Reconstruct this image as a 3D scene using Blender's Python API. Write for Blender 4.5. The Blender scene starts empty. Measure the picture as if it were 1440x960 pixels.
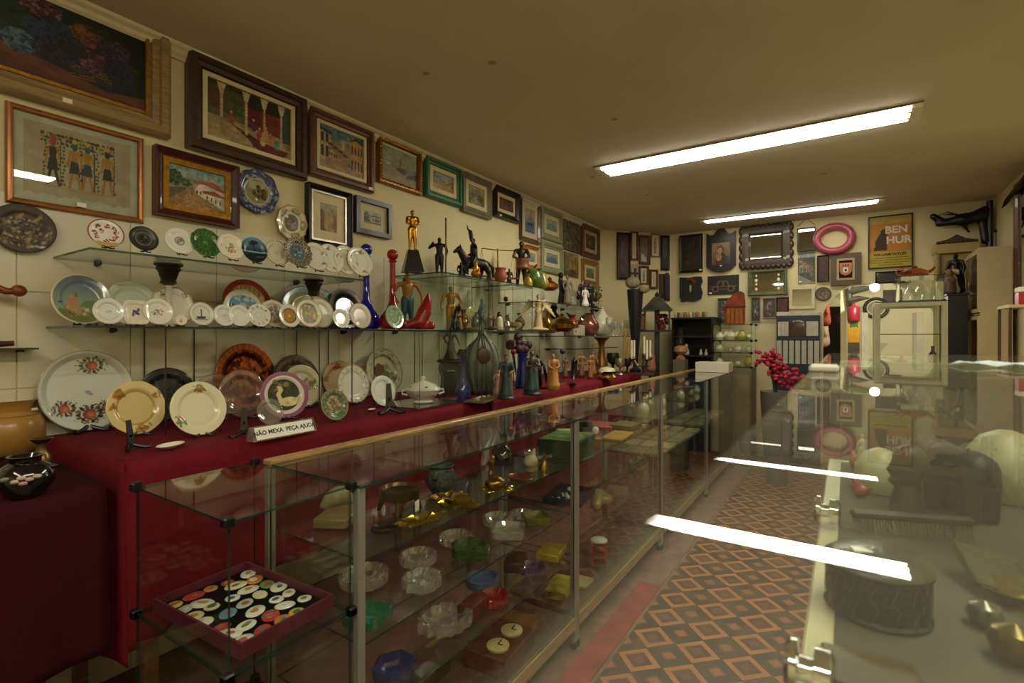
import bpy, math, random
import numpy as np
from mathutils import Vector, Matrix

random.seed(7)
PI = math.pi

# ------------------------------------------------------------------ camera, world, exposure
SC = bpy.context.scene
C = SC.collection
FPX, PX0, PY0, YAW, CAMH = 710.0, 720.0, 473.0, math.radians(33.5), 1.364
SA, CA = math.sin(YAW), math.cos(YAW)
cam_d = bpy.data.cameras.new('camera')
cam_d.sensor_width = 36.0
cam_d.lens = FPX / 1440 * 36
cam_d.shift_y = (PY0 - 480) / 1440
cam_d.clip_start = 0.005
cam_d.dof.use_dof = True
cam_d.dof.focus_distance = 3.0
cam_d.dof.aperture_fstop = 7.0
cam = bpy.data.objects.new('camera', cam_d)
cam.location = (0, 0, CAMH)
cam.rotation_euler = (PI / 2, 0, YAW)
C.objects.link(cam)
SC.camera = cam

w = bpy.data.worlds.new('world')
SC.world = w
w.use_nodes = True
w.node_tree.nodes['Background'].inputs[0].default_value = (0.9, 0.85, 0.7, 1)
w.node_tree.nodes['Background'].inputs[1].default_value = 0.02

SC.view_settings.view_transform = 'Standard'
SC.view_settings.look = 'None'
SC.view_settings.gamma = 1
SC.view_settings.use_curve_mapping = False
SC.view_settings.exposure = 0.0
SC.cycles.max_bounces = 8
SC.cycles.diffuse_bounces = 4
SC.cycles.glossy_bounces = 5
SC.cycles.transmission_bounces = 6
SC.cycles.transparent_max_bounces = 48
SC.cycles.sample_clamp_indirect = 4.0
SC.cycles.use_denoising = True
SC.cycles.caustics_reflective = False
SC.cycles.caustics_refractive = False
TUBE_STRENGTH = 36.0
TUBE_COLOR = (1.0, 0.935, 0.75)

# ------------------------------------------------------------------ the room's main measures (metres)
WX = -2.45          # left wall
RX = 1.14           # right wall
BY = 6.35           # back wall
FY = -2.2           # wall behind the camera
CEIL = CAMH + 1.27
H = CAMH

# a picture point's ray met with a plane of the room: gives a real place in metres
def ray(px, py):
    u = (px - PX0) / FPX
    v = (PY0 - py) / FPX
    return Vector((-SA + u * CA, CA + u * SA, v))
def PX(px, py, x):
    d = ray(px, py); return Vector((0, 0, H)) + d * (x / d.x)
def PY(px, py, y):
    d = ray(px, py); return Vector((0, 0, H)) + d * (y / d.y)
def PZ(px, py, z):
    d = ray(px, py); return Vector((0, 0, H)) + d * ((z - H) / d.z)
def dep(p):
    return -p[0] * SA + p[1] * CA
def mpp(p):
    return dep(p) / FPX
def ypx(px, x):
    """y where the line of sight through column px meets the plane x"""
    d = ray(px, 0); return d.y * x / d.x
def zpx(px, py, x):
    return PX(px, py, x).z

def lin(c):
    if isinstance(c, str):
        c = c.lstrip('#'); c = [int(c[i:i + 2], 16) / 255 for i in (0, 2, 4)]
    return tuple(((x / 12.92) if x <= 0.04045 else ((x + 0.055) / 1.055) ** 2.4) for x in c[:3])
def hexs(c):
    c = c.lstrip('#'); return np.array([int(c[i:i + 2], 16) / 255 for i in (0, 2, 4)])

# ------------------------------------------------------------------ materials
MATS = {}
def nt(name):
    m = bpy.data.materials.new(name); m.use_nodes = True
    t = m.node_tree
    for n in list(t.nodes): t.nodes.remove(n)
    return m, t, t.nodes, t.links
def mat(col, rough=0.5, metal=0.0, var=0.12, scale=18.0, bump=0.0, coat=0.0, spec=0.5, name=None, trans=0.0):
    """a plain surface with procedural mottling"""
    key = ('m', str(col), rough, metal, var, scale, bump, coat, spec, trans)
    if key in MATS: return MATS[key]
    m, t, N, L = nt(name or 'surface')
    out = N.new('ShaderNodeOutputMaterial'); b = N.new('ShaderNodeBsdfPrincipled')
    L.new(b.outputs[0], out.inputs[0])
    c = lin(col)
    tc = N.new('ShaderNodeTexCoord'); nz = N.new('ShaderNodeTexNoise')
    nz.inputs['Scale'].default_value = scale; nz.inputs['Detail'].default_value = 4
    L.new(tc.outputs['Object'], nz.inputs['Vector'])
    r = N.new('ShaderNodeValToRGB')
    r.color_ramp.elements[0].position = 0.3; r.color_ramp.elements[1].position = 0.7
    r.color_ramp.elements[0].color = (*[x * (1 - var) for x in c], 1)
    r.color_ramp.elements[1].color = (*[min(1, x * (1 + var)) for x in c], 1)
    L.new(nz.outputs['Fac'], r.inputs[0]); L.new(r.outputs[0], b.inputs['Base Color'])
    b.inputs['Roughness'].default_value = rough; b.inputs['Metallic'].default_value = metal
    b.inputs['Coat Weight'].default_value = coat; b.inputs['Coat Roughness'].default_value = 0.08
    b.inputs['Specular IOR Level'].default_value = spec
    if trans: b.inputs['Transmission Weight'].default_value = trans
    if bump:
        bp = N.new('ShaderNodeBump'); bp.inputs['Strength'].default_value = bump; bp.inputs['Distance'].default_value = 0.01
        L.new(nz.outputs['Fac'], bp.inputs['Height']); L.new(bp.outputs[0], b.inputs['Normal'])
    MATS[key] = m
    return m
def paint(rough=0.5, metal=0.0, coat=0.0, bump=0.0):
    """colours carried by the mesh's own Col attribute"""
    key = ('p', rough, metal, coat, bump)
    if key in MATS: return MATS[key]
    m, t, N, L = nt('painted_surface')
    out = N.new('ShaderNodeOutputMaterial'); b = N.new('ShaderNodeBsdfPrincipled')
    L.new(b.outputs[0], out.inputs[0])
    a = N.new('ShaderNodeAttribute'); a.attribute_name = 'Col'
    L.new(a.outputs['Color'], b.inputs['Base Color'])
    b.inputs['Roughness'].default_value = rough; b.inputs['Metallic'].default_value = metal
    b.inputs['Coat Weight'].default_value = coat; b.inputs['Coat Roughness'].default_value = 0.05
    if bump:
        nz = N.new('ShaderNodeTexNoise'); nz.inputs['Scale'].default_value = 60
        bp = N.new('ShaderNodeBump'); bp.inputs['Strength'].default_value = bump; bp.inputs['Distance'].default_value = 0.004
        tc = N.new('ShaderNodeTexCoord'); L.new(tc.outputs['Object'], nz.inputs['Vector'])
        L.new(nz.outputs['Fac'], bp.inputs['Height']); L.new(bp.outputs[0], b.inputs['Normal'])
    MATS[key] = m
    return m
def glass(tint=(0.968, 0.985, 0.97), dust_haze=0.0, rough=0.0, base=0.04, power=5.0, dcol=(0.6, 0.6, 0.5), kr=1.0):
    """thin clear pane: straight see-through plus mirror reflection that grows towards grazing angles, and a diffuse share for dusty film and painted haze"""
    key = ('g', tint, dust_haze, rough, base, power, dcol, kr)
    if key in MATS: return MATS[key]
    m, t, N, L = nt('clear_glass')
    out = N.new('ShaderNodeOutputMaterial')
    tr = N.new('ShaderNodeBsdfTransparent'); tr.inputs[0].default_value = (*tint, 1)
    gl = N.new('ShaderNodeBsdfGlossy'); gl.inputs['Roughness'].default_value = rough
    gl.inputs[0].default_value = (1, 1, 1, 1)
    lw = N.new('ShaderNodeLayerWeight'); lw.inputs[0].default_value = 0.5
    pw = N.new('ShaderNodeMath'); pw.operation = 'POWER'; pw.inputs[1].default_value = power
    ma = N.new('ShaderNodeMath'); ma.operation = 'MULTIPLY_ADD'; ma.inputs[1].default_value = (1 - base) * kr; ma.inputs[2].default_value = base
    L.new(lw.outputs['Facing'], pw.inputs[0]); L.new(pw.outputs[0], ma.inputs[0])
    mx = N.new('ShaderNodeMixShader'); L.new(ma.outputs[0], mx.inputs[0])
    src = tr
    if dust_haze:
        df = N.new('ShaderNodeBsdfDiffuse'); df.inputs[0].default_value = (*dcol, 1)
        m2 = N.new('ShaderNodeMixShader')
        nz = N.new('ShaderNodeTexNoise'); nz.inputs['Scale'].default_value = 3; nz.inputs['Detail'].default_value = 6
        tc = N.new('ShaderNodeTexCoord'); L.new(tc.outputs['Object'], nz.inputs['Vector'])
        mm = N.new('ShaderNodeMath'); mm.operation = 'MULTIPLY'; mm.inputs[1].default_value = 2 * dust_haze
        L.new(nz.outputs['Fac'], mm.inputs[0]); L.new(mm.outputs[0], m2.inputs[0])
        L.new(tr.outputs[0], m2.inputs[1]); L.new(df.outputs[0], m2.inputs[2]); src = m2
    L.new(src.outputs[0], mx.inputs[1]); L.new(gl.outputs[0], mx.inputs[2])
    L.new(mx.outputs[0], out.inputs[0])
    MATS[key] = m
    return m
def emit(col, strength):
    key = ('e', str(col), strength)
    if key in MATS: return MATS[key]
    m, t, N, L = nt('lamp_glow')
    out = N.new('ShaderNodeOutputMaterial'); e = N.new('ShaderNodeEmission')
    e.inputs[0].default_value = (*col, 1); e.inputs[1].default_value = strength
    L.new(e.outputs[0], out.inputs[0]); MATS[key] = m
    return m
def wood(c1, c2, rough=0.4, scale=6.0, axis=0, coat=0.2):
    key = ('w', str(c1), str(c2), rough, scale, axis)
    if key in MATS: return MATS[key]
    m, t, N, L = nt('wood')
    out = N.new('ShaderNodeOutputMaterial'); b = N.new('ShaderNodeBsdfPrincipled'); L.new(b.outputs[0], out.inputs[0])
    tc = N.new('ShaderNodeTexCoord'); mp = N.new('ShaderNodeMapping')
    s = [14, 14, 14]; s[axis] = 1.2
    mp.inputs['Scale'].default_value = s
    nz = N.new('ShaderNodeTexNoise'); nz.inputs['Scale'].default_value = scale; nz.inputs['Detail'].default_value = 6; nz.inputs['Distortion'].default_value = 0.6
    r = N.new('ShaderNodeValToRGB'); r.color_ramp.elements[0].position = 0.3; r.color_ramp.elements[1].position = 0.7
    r.color_ramp.elements[0].color = (*lin(c1), 1); r.color_ramp.elements[1].color = (*lin(c2), 1)
    L.new(tc.outputs['Object'], mp.inputs['Vector']); L.new(mp.outputs[0], nz.inputs['Vector'])
    L.new(nz.outputs['Fac'], r.inputs[0]); L.new(r.outputs[0], b.inputs['Base Color'])
    b.inputs['Roughness'].default_value = rough; b.inputs['Coat Weight'].default_value = coat
    MATS[key] = m
    return m

G_PANE = glass(base=0.018)
G_CLEAR = glass((0.97, 0.985, 0.97))
G_TOP = glass((0.95, 0.975, 0.955), dust_haze=0.015)
G_NEAR = glass((0.96, 0.98, 0.965), dust_haze=0.022, base=0.02, power=6.0, dcol=(0.75, 0.73, 0.6), kr=0.55)  # dusty film plus painted milky haze of the reflected ceiling
G_EDGE = glass((0.16, 0.27, 0.21), dust_haze=0.2, dcol=(0.06, 0.12, 0.09))
G_EDGE2 = glass((0.8, 0.88, 0.83), dust_haze=0.03)
CRYSTAL = glass((0.92, 0.95, 0.92), dust_haze=0.12, rough=0.02, base=0.16, power=2.0, dcol=(0.85, 0.87, 0.8))
def cglass(c, dust_haze=0.12, base=0.08, power=3.0):
    l = lin(c); return glass(l, dust_haze=dust_haze, rough=0.02, base=base, power=power, dcol=tuple(x * 0.8 for x in l))
ALU = mat('#a3a498', 0.35, 0.55, 0.06, 8)
CHROME = mat('#d8d8d4', 0.08, 1.0, 0.02)
BLACK = mat('#0b0b0c', 0.35, 0, 0.2)
BRASS = mat('#c79a3c', 0.22, 1.0, 0.25, 30)
OLDBRASS = mat('#8a6a30', 0.35, 1.0, 0.35, 30)
GOLD = mat('#d8a840', 0.2, 1.0, 0.1)
BRONZE = mat('#2a211a', 0.38, 0.6, 0.4, 30)
WHITEC = mat('#e9e6da', 0.15, 0, 0.03, coat=0.4)
LABELW = mat('#ece9dc', 0.7, 0, 0.04)
CERAM = paint(0.16, 0, 0.5)
MATTE = paint(0.6)
SATIN = paint(0.38, 0, 0.1)
OILP = paint(0.42, 0, 0.15, 0.25)
# ------------------------------------------------------------------ mesh helpers
def I4(): return Matrix.Identity(4)
class MB:
    """collects shapes; build() links them as one mesh object"""
    def __init__(s, T=None):
        s.v = []; s.f = []; s.c = []; s.mi = []; s.T = T; s.col = (0.8, 0.8, 0.8); s.cur = 0; s.usecol = False
    def _add(s, vs, fs, cols=None):
        b = len(s.v)
        for v in vs:
            v = Vector(v)
            s.v.append(tuple(s.T @ v) if s.T else tuple(v))
        s.c.extend(cols if cols is not None else [s.col] * len(vs))
        for f in fs:
            s.f.append(tuple(i + b for i in f)); s.mi.append(s.cur)
        return s
    def color(s, c):
        s.col = lin(c); s.usecol = True; return s
    def box(s, x0, x1, y0, y1, z0, z1, ch=0.0):
        if ch <= 0:
            v = [(x, y, z) for z in (z0, z1) for y in (y0, y1) for x in (x0, x1)]
            return s._add(v, [(0, 2, 3, 1), (4, 5, 7, 6), (0, 1, 5, 4), (2, 6, 7, 3), (0, 4, 6, 2), (1, 3, 7, 5)])
        # chamfered box: a convex hull of 24 points
        v = []
        for sx in (0, 1):
            for sy in (0, 1):
                for sz in (0, 1):
                    X = (x0, x1)[sx]; Y = (y0, y1)[sy]; Z = (z0, z1)[sz]
                    dx = ch if sx == 0 else -ch; dy = ch if sy == 0 else -ch; dz = ch if sz == 0 else -ch
                    v += [(X, Y + dy, Z + dz), (X + dx, Y, Z + dz), (X + dx, Y + dy, Z)]
        import bmesh
        bm = bmesh.new()
        for p in v: bm.verts.new(p)
        bmesh.ops.convex_hull(bm, input=bm.verts)
        bmesh.ops.dissolve_limit(bm, angle_limit=0.02, verts=bm.verts, edges=bm.edges)
        bm.verts.index_update()
        vs = [tuple(q.co) for q in bm.verts]; fs = [tuple(q.index for q in f.verts) for f in bm.faces]
        bm.free()
        return s._add(vs, fs)
    def lathe(s, prof, seg=24, c=(0, 0, 0), sx=1.0, sy=1.0, mod=None, cols=None):
        """prof: (r, z) from bottom to top; mod(theta, i) scales the radius"""
        vs = []; fs = []; cc = []
        n = len(prof)
        for i, (r, z) in enumerate(prof):
            for k in range(seg):
                a = 2 * PI * k / seg
                q = r * (mod(a, i) if mod else 1)
                vs.append((c[0] + q * math.cos(a) * sx, c[1] + q * math.sin(a) * sy, c[2] + z))
                if cols: cc.append(lin(cols[i]))
        for i in range(n - 1):
            for k in range(seg):
                k2 = (k + 1) % seg
                fs.append((i * seg + k, i * seg + k2, (i + 1) * seg + k2, (i + 1) * seg + k))
        if prof[0][0] > 1e-6: fs.append(tuple(reversed(range(seg))))
        if prof[-1][0] > 1e-6: fs.append(tuple((n - 1) * seg + k for k in range(seg)))
        if cols: s.usecol = True
        return s._add(vs, fs, cc if cols else None)
    def tube(s, pts, rad, seg=8, cap=True):
        pts = [Vector(p) for p in pts]
        if not isinstance(rad, (list, tuple)): rad = [rad] * len(pts)
        vs = []; fs = []
        up = None
        for i, p in enumerate(pts):
            d = (pts[min(i + 1, len(pts) - 1)] - pts[max(i - 1, 0)])
            if d.length < 1e-9: d = Vector((0, 0, 1))
            d.normalize()
            if up is None:
                up = d.orthogonal().normalized()
            else:
                up = (up - d * up.dot(d))
                up = up.normalized() if up.length > 1e-6 else d.orthogonal().normalized()
            w2 = d.cross(up)
            for k in range(seg):
                a = 2 * PI * k / seg
                vs.append(tuple(p + (up * math.cos(a) + w2 * math.sin(a)) * rad[i]))
        for i in range(len(pts) - 1):
            for k in range(seg):
                k2 = (k + 1) % seg
                fs.append((i * seg + k, i * seg + k2, (i + 1) * seg + k2, (i + 1) * seg + k))
        if cap:
            fs.append(tuple(reversed(range(seg)))); fs.append(tuple((len(pts) - 1) * seg + k for k in range(seg)))
        return s._add(vs, fs)
    def ell(s, c, r, seg=16, rings=10):
        if not isinstance(r, (list, tuple)): r = (r, r, r)
        vs = [(c[0], c[1], c[2] - r[2])]; fs = []
        for i in range(1, rings):
            a = -PI / 2 + PI * i / rings
            for k in range(seg):
                b = 2 * PI * k / seg
                vs.append((c[0] + r[0] * math.cos(a) * math.cos(b), c[1] + r[1] * math.cos(a) * math.sin(b), c[2] + r[2] * math.sin(a)))
        vs.append((c[0], c[1], c[2] + r[2]))
        for k in range(seg):
            k2 = (k + 1) % seg
            fs.append((0, 1 + k2, 1 + k))
            for i in range(rings - 2):
                fs.append((1 + i * seg + k, 1 + i * seg + k2, 1 + (i + 1) * seg + k2, 1 + (i + 1) * seg + k))
            fs.append((len(vs) - 1, 1 + (rings - 2) * seg + k, 1 + (rings - 2) * seg + k2))
        return s._add(vs, fs)
    def torus(s, c, R, r, axis='z', seg=32, sg=10, Ry=None):
        vs = []; fs = []
        Ry = Ry or R
        for i in range(seg):
            a = 2 * PI * i / seg
            for k in range(sg):
                b = 2 * PI * k / sg
                x = (R + r * math.cos(b)) * math.cos(a); y = (Ry + r * math.cos(b)) * math.sin(a); z = r * math.sin(b)
                p = {'z': (x, y, z), 'x': (z, x, y), 'y': (x, z, y)}[axis]
                vs.append((c[0] + p[0], c[1] + p[1], c[2] + p[2]))
        for i in range(seg):
            for k in range(sg):
                i2 = (i + 1) % seg; k2 = (k + 1) % sg
                q = (i * sg + k, i2 * sg + k, i2 * sg + k2, i * sg + k2)
                fs.append(q if axis != 'y' else q[::-1])
        return s._add(vs, fs)
    def prism(s, poly, z0, z1):
        n = len(poly)
        vs = [(x, y, z0) for x, y in poly] + [(x, y, z1) for x, y in poly]
        fs = [tuple(reversed(range(n))), tuple(range(n, 2 * n))]
        for i in range(n):
            j = (i + 1) % n
            fs.append((i, j, n + j, n + i))
        return s._add(vs, fs)
    def build(s, name, m, parent=None, smooth=True, angle=40):
        me = bpy.data.meshes.new(name)
        me.from_pydata(s.v, [], s.f)
        for mm in (m if isinstance(m, (list, tuple)) else [m]): me.materials.append(mm)
        if any(s.mi): me.polygons.foreach_set('material_index', s.mi)
        if s.usecol: setcol(me, np.array(s.c))
        if smooth:
            me.polygons.foreach_set('use_smooth', [True] * len(me.polygons))
            try: me.set_sharp_from_angle(angle=math.radians(angle))
            except Exception: pass
        me.update()
        return link(name, me, parent)
def setcol(me, arr):
    a = me.color_attributes.new('Col', 'FLOAT_COLOR', 'POINT')
    n = len(me.vertices)
    full = np.ones((n, 4), dtype=np.float32); full[:, :3] = arr[:n, :3]
    a.data.foreach_set('color', full.ravel())
def link(name, me, parent=None):
    o = bpy.data.objects.new(name, me)
    C.objects.link(o)
    if parent is not None: o.parent = parent
    return o
def tag(o, label, cat, group=None):
    o['label'] = label; o['category'] = cat
    if group: o['group'] = group
    return o
def thing(name, label, cat, loc=(0, 0, 0), rotz=0.0, group=None, M=None):
    o = bpy.data.objects.new(name, None)
    o.empty_display_size = 0.05
    C.objects.link(o)
    if M is not None: o.matrix_world = M
    else:
        o.location = loc; o.rotation_euler = (0, 0, rotz)
    return tag(o, label, cat, group)
def place(o, loc, rotz=0.0, M=None):
    if M is not None: o.matrix_world = M
    else:
        o.location = loc; o.rotation_euler = (0, 0, rotz)
    return o
def struct(o):
    o['kind'] = 'structure'; return o
def frameM(origin, right, up):
    r = Vector(right).normalized(); u = Vector(up).normalized(); n = r.cross(u)
    M = Matrix.Identity(4)
    for i in range(3):
        M[i][0] = r[i]; M[i][1] = u[i]; M[i][2] = n[i]; M[i][3] = origin[i]
    return M

# a scene of its own for evaluating modifiers and letters
TMP = bpy.data.scenes.new('workbench')
def evaluate(o):
    TMP.collection.objects.link(o)
    vl = TMP.view_layers[0]; vl.update()
    dg = vl.depsgraph; dg.update()
    me = bpy.data.meshes.new_from_object(o.evaluated_get(dg), depsgraph=dg)
    TMP.collection.objects.unlink(o); bpy.data.objects.remove(o)
    return me
def text_obj(name, s, size, m, parent, loc=(0, 0, 0), depth=0.0004, shear=0.0, sx=1.0, bold=0.0):
    cu = bpy.data.curves.new('lettering', 'FONT')
    cu.body = s; cu.size = size; cu.align_x = 'CENTER'; cu.align_y = 'CENTER'; cu.extrude = depth; cu.shear = shear; cu.offset = bold
    cu.resolution_u = 3
    me = evaluate(bpy.data.objects.new('lettering', cu))
    me.materials.clear(); me.materials.append(m)
    o = link(name, me, parent); o.location = loc; o.scale = (sx, 1, 1)
    return o

def capsule(mb, p0, r0, p1, r1, seg=12):
    p0 = Vector(p0); p1 = Vector(p1); d = p1 - p0; L = d.length
    if L < 1e-6:
        mb.ell(p0, r0, seg, 8); return
    d /= L
    pts = []; rad = []
    for a in (-90, -60, -30, 0):
        pts.append(p0 + d * (r0 * math.sin(math.radians(a)))); rad.append(max(1e-4, r0 * math.cos(math.radians(a))))
    for a in (0, 30, 60, 90):
        pts.append(p1 + d * (r1 * math.sin(math.radians(a)))); rad.append(max(1e-4, r1 * math.cos(math.radians(a))))
    mb.tube(pts, rad, seg)
def sculpt(name, prims, voxel, m, parent=None, smooth=3, scale=1.0, colored=True):
    """prims: ('c', p0, r0, p1, r1, colour) or ('e', centre, (rx,ry,rz), colour): fused into ONE continuous skin"""
    mb = MB()
    for p in prims:
        if p[0] == 'c': capsule(mb, p[1], p[2], p[3], p[4])
        else: mb.ell(p[1], p[2], 16, 10)
    me = bpy.data.meshes.new('clay'); me.from_pydata(mb.v, [], mb.f)
    o = bpy.data.objects.new('clay', me)
    r = o.modifiers.new('r', 'REMESH'); r.mode = 'VOXEL'; r.voxel_size = voxel
    if smooth:
        q = o.modifiers.new('s', 'SMOOTH'); q.factor = 0.5; q.iterations = smooth
    out = evaluate(o); bpy.data.meshes.remove(me)
    out.materials.clear(); out.materials.append(m)
    n = len(out.vertices)
    co = np.empty(n * 3, dtype=np.float32); out.vertices.foreach_get('co', co); co = co.reshape(-1, 3)
    if colored:
        best = np.full(n, 1e9); col = np.zeros((n, 3))
        for p in prims:
            if p[0] == 'c':
                a = np.array(p[1]); b = np.array(p[3]); ab = b - a
                tt = np.clip(((co - a) @ ab) / max(1e-9, ab @ ab), 0, 1)
                dd = np.linalg.norm(co - (a + tt[:, None] * ab), axis=1) - (p[2] + tt * (p[4] - p[2]))
                cc = p[5]
            else:
                rr = np.array(p[2]) if isinstance(p[2], (tuple, list)) else np.array([p[2]] * 3)
                q = (co - np.array(p[1])) / rr
                dd = (np.linalg.norm(q, axis=1) - 1) * rr.min()
                cc = p[3]
            k = dd < best
            best[k] = dd[k]; col[k] = lin(cc)
        setcol(out, col)
    if scale != 1.0:
        co = co * scale; out.vertices.foreach_set('co', co.ravel())
    out.polygons.foreach_set('use_smooth', [True] * len(out.polygons))
    out.update(); out.name = name
    return link(name, out, parent)

# ------------------------------------------------------------------ flat painting on point sets
class Pic:
    """colours computed for points (x, y); used for canvases and plates"""
    def __init__(s, X, Y, base='#808080', seed=1):
        s.X = X; s.Y = Y; s.c = np.tile(hexs(base), (len(X), 1)).astype(float); s.r = np.random.default_rng(seed)
    def _m(s, k, col, a=1.0):
        h = hexs(col) if isinstance(col, str) else np.array(col)
        s.c[k] = s.c[k] * (1 - a) + h * a
        return s
    def grad(s, c0, c1, y0=0.0, y1=1.0, axis='y'):
        t = np.clip(((s.Y if axis == 'y' else s.X) - y0) / (y1 - y0), 0, 1)[:, None]
        s.c = hexs(c0) * (1 - t) + hexs(c1) * t; return s
    def rect(s, x0, x1, y0, y1, col, a=1.0):
        return s._m((s.X >= x0) & (s.X <= x1) & (s.Y >= y0) & (s.Y <= y1), col, a)
    def ell(s, cx, cy, rx, ry, col, a=1.0, rot=0.0):
        dx = s.X - cx; dy = s.Y - cy
        c_, s_ = math.cos(rot), math.sin(rot)
        return s._m(((dx * c_ + dy * s_) / rx) ** 2 + ((-dx * s_ + dy * c_) / ry) ** 2 <= 1, col, a)
    def ring(s, r0, r1, col, a=1.0):
        q = np.hypot(s.X, s.Y)
        return s._m((q >= r0) & (q <= r1), col, a)
    def poly(s, pts, col, a=1.0):
        k = np.zeros(len(s.X), bool); n = len(pts)
        for i in range(n):
            x1, y1 = pts[i]; x2, y2 = pts[(i + 1) % n]
            if y1 == y2: continue
            q = ((y1 > s.Y) != (y2 > s.Y)) & (s.X < (x2 - x1) * (s.Y - y1) / (y2 - y1) + x1)
            k ^= q
        return s._m(k, col, a)
    def line(s, p, q, w_, col, a=1.0):
        p = np.array(p); q = np.array(q); d = q - p
        t = np.clip(((s.X - p[0]) * d[0] + (s.Y - p[1]) * d[1]) / max(1e-9, d @ d), 0, 1)
        return s._m(np.hypot(s.X - p[0] - t * d[0], s.Y - p[1] - t * d[1]) <= w_, col, a)
    def dots(s, n, x0, x1, y0, y1, size, cols, a=1.0, asp=1.0):
        for i in range(n):
            sz = size * s.r.uniform(0.5, 1.4)
            s.ell(s.r.uniform(x0, x1), s.r.uniform(y0, y1), sz, sz * asp, cols[s.r.integers(len(cols))], a, s.r.uniform(0, 3))
        return s
    def disc(s, n, cx, cy, rx, ry, size, cols, a=1.0):
        for i in range(n):
            t = s.r.uniform(0, 2 * PI); q = math.sqrt(s.r.uniform(0, 1)); sz = size * s.r.uniform(0.6, 1.3)
            s.ell(cx + rx * q * math.cos(t), cy + ry * q * math.sin(t), sz, sz, cols[s.r.integers(len(cols))], a)
        return s
    def noise(s, amt=0.08, cells=14, seed=3):
        g = np.random.default_rng(seed); acc = np.zeros(len(s.X)); k = cells; w_ = 1.0
        for o_ in range(3):
            L = g.uniform(-1, 1, (k * 4 + 3, k * 4 + 3))
            x = (np.clip(s.X, -1.5, 2.5) + 1.5) * k * 0.99; y = (np.clip(s.Y, -1.5, 2.5) + 1.5) * k * 0.99
            xi = x.astype(int); yi = y.astype(int); fx = x - xi; fy = y - yi
            acc += w_ * (L[yi, xi] * (1 - fx) * (1 - fy) + L[yi, xi + 1] * fx * (1 - fy) + L[yi + 1, xi] * (1 - fx) * fy + L[yi + 1, xi + 1] * fx * fy)
            k *= 2; w_ *= 0.6
        s.c = np.clip(s.c * (1 + amt * acc[:, None]), 0, 1); return s
    def out(s):
        c = np.clip(s.c, 0, 1)
        return np.where(c <= 0.04045, c / 12.92, ((c + 0.055) / 1.055) ** 2.4)
DIM = 0.85   # tones all painted sheets down evenly
def canvas(name, w_, h_, fn, m, parent, z=0.0, res=70, seed=1, x0=None, y0=None):
    """flat printed or painted sheet of size w_ x h_, centred, facing local +Z, with a real edge"""
    nx = max(8, int(res * max(1, w_ / h_) ** 0.5)); ny = max(8, int(res * max(1, h_ / w_) ** 0.5))
    if w_ > h_: ny = max(8, int(nx * h_ / w_))
    else: nx = max(8, int(ny * w_ / h_))
    gx, gy = np.meshgrid(np.linspace(0, 1, nx), np.linspace(0, 1, ny))
    gx = gx.ravel(); gy = gy.ravel()
    p = Pic(gx, gy, seed=seed); fn(p); cols = p.out() * DIM
    vs = [((a - 0.5) * w_, (b - 0.5) * h_, z) for a, b in zip(gx, gy)]
    fs = [(j * nx + i, j * nx + i + 1, (j + 1) * nx + i + 1, (j + 1) * nx + i) for j in range(ny - 1) for i in range(nx - 1)]
    me = bpy.data.meshes.new(name); me.from_pydata(vs, [], fs); me.materials.append(m)
    setcol(me, cols); me.update()
    return link(name, me, parent)

# ------------------------------------------------------------------ framed pictures
def sweep_frame(w_, h_, prof):
    """prof: (inset from the outer edge, height) points swept round a mitred rectangle"""
    mb = MB(); n = len(prof); vs = []; fs = []
    for (sx, sy) in ((-1, -1), (1, -1), (1, 1), (-1, 1)):
        for (d, z) in prof: vs.append((sx * (w_ / 2 - d), sy * (h_ / 2 - d), z))
    for k in range(4):
        k2 = (k + 1) % 4
        for i in range(n):
            i2 = (i + 1) % n
            fs.append((k * n + i, k2 * n + i, k2 * n + i2, k * n + i2))
    mb._add(vs, fs)
    return mb
PROFS = {
    'flat': lambda b, t: [(0, 0), (0, t), (b, t), (b, 0)],
    'scoop': lambda b, t: [(0, 0), (0, t), (0.12 * b, t), (0.3 * b, 0.8 * t), (0.7 * b, 0.45 * t), (0.85 * b, 0.5 * t), (b, 0.45 * t), (b, 0)],
    'round': lambda b, t: [(0, 0), (0, 0.6 * t), (0.2 * b, 0.95 * t), (0.5 * b, t), (0.8 * b, 0.9 * t), (b, 0.5 * t), (b, 0)],
    'step': lambda b, t: [(0, 0), (0, 0.8 * t), (0.15 * b, t), (0.5 * b, t), (0.55 * b, 0.7 * t), (0.85 * b, 0.6 * t), (0.88 * b, 0.4 * t), (b, 0.4 * t), (b, 0)],
}
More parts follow.
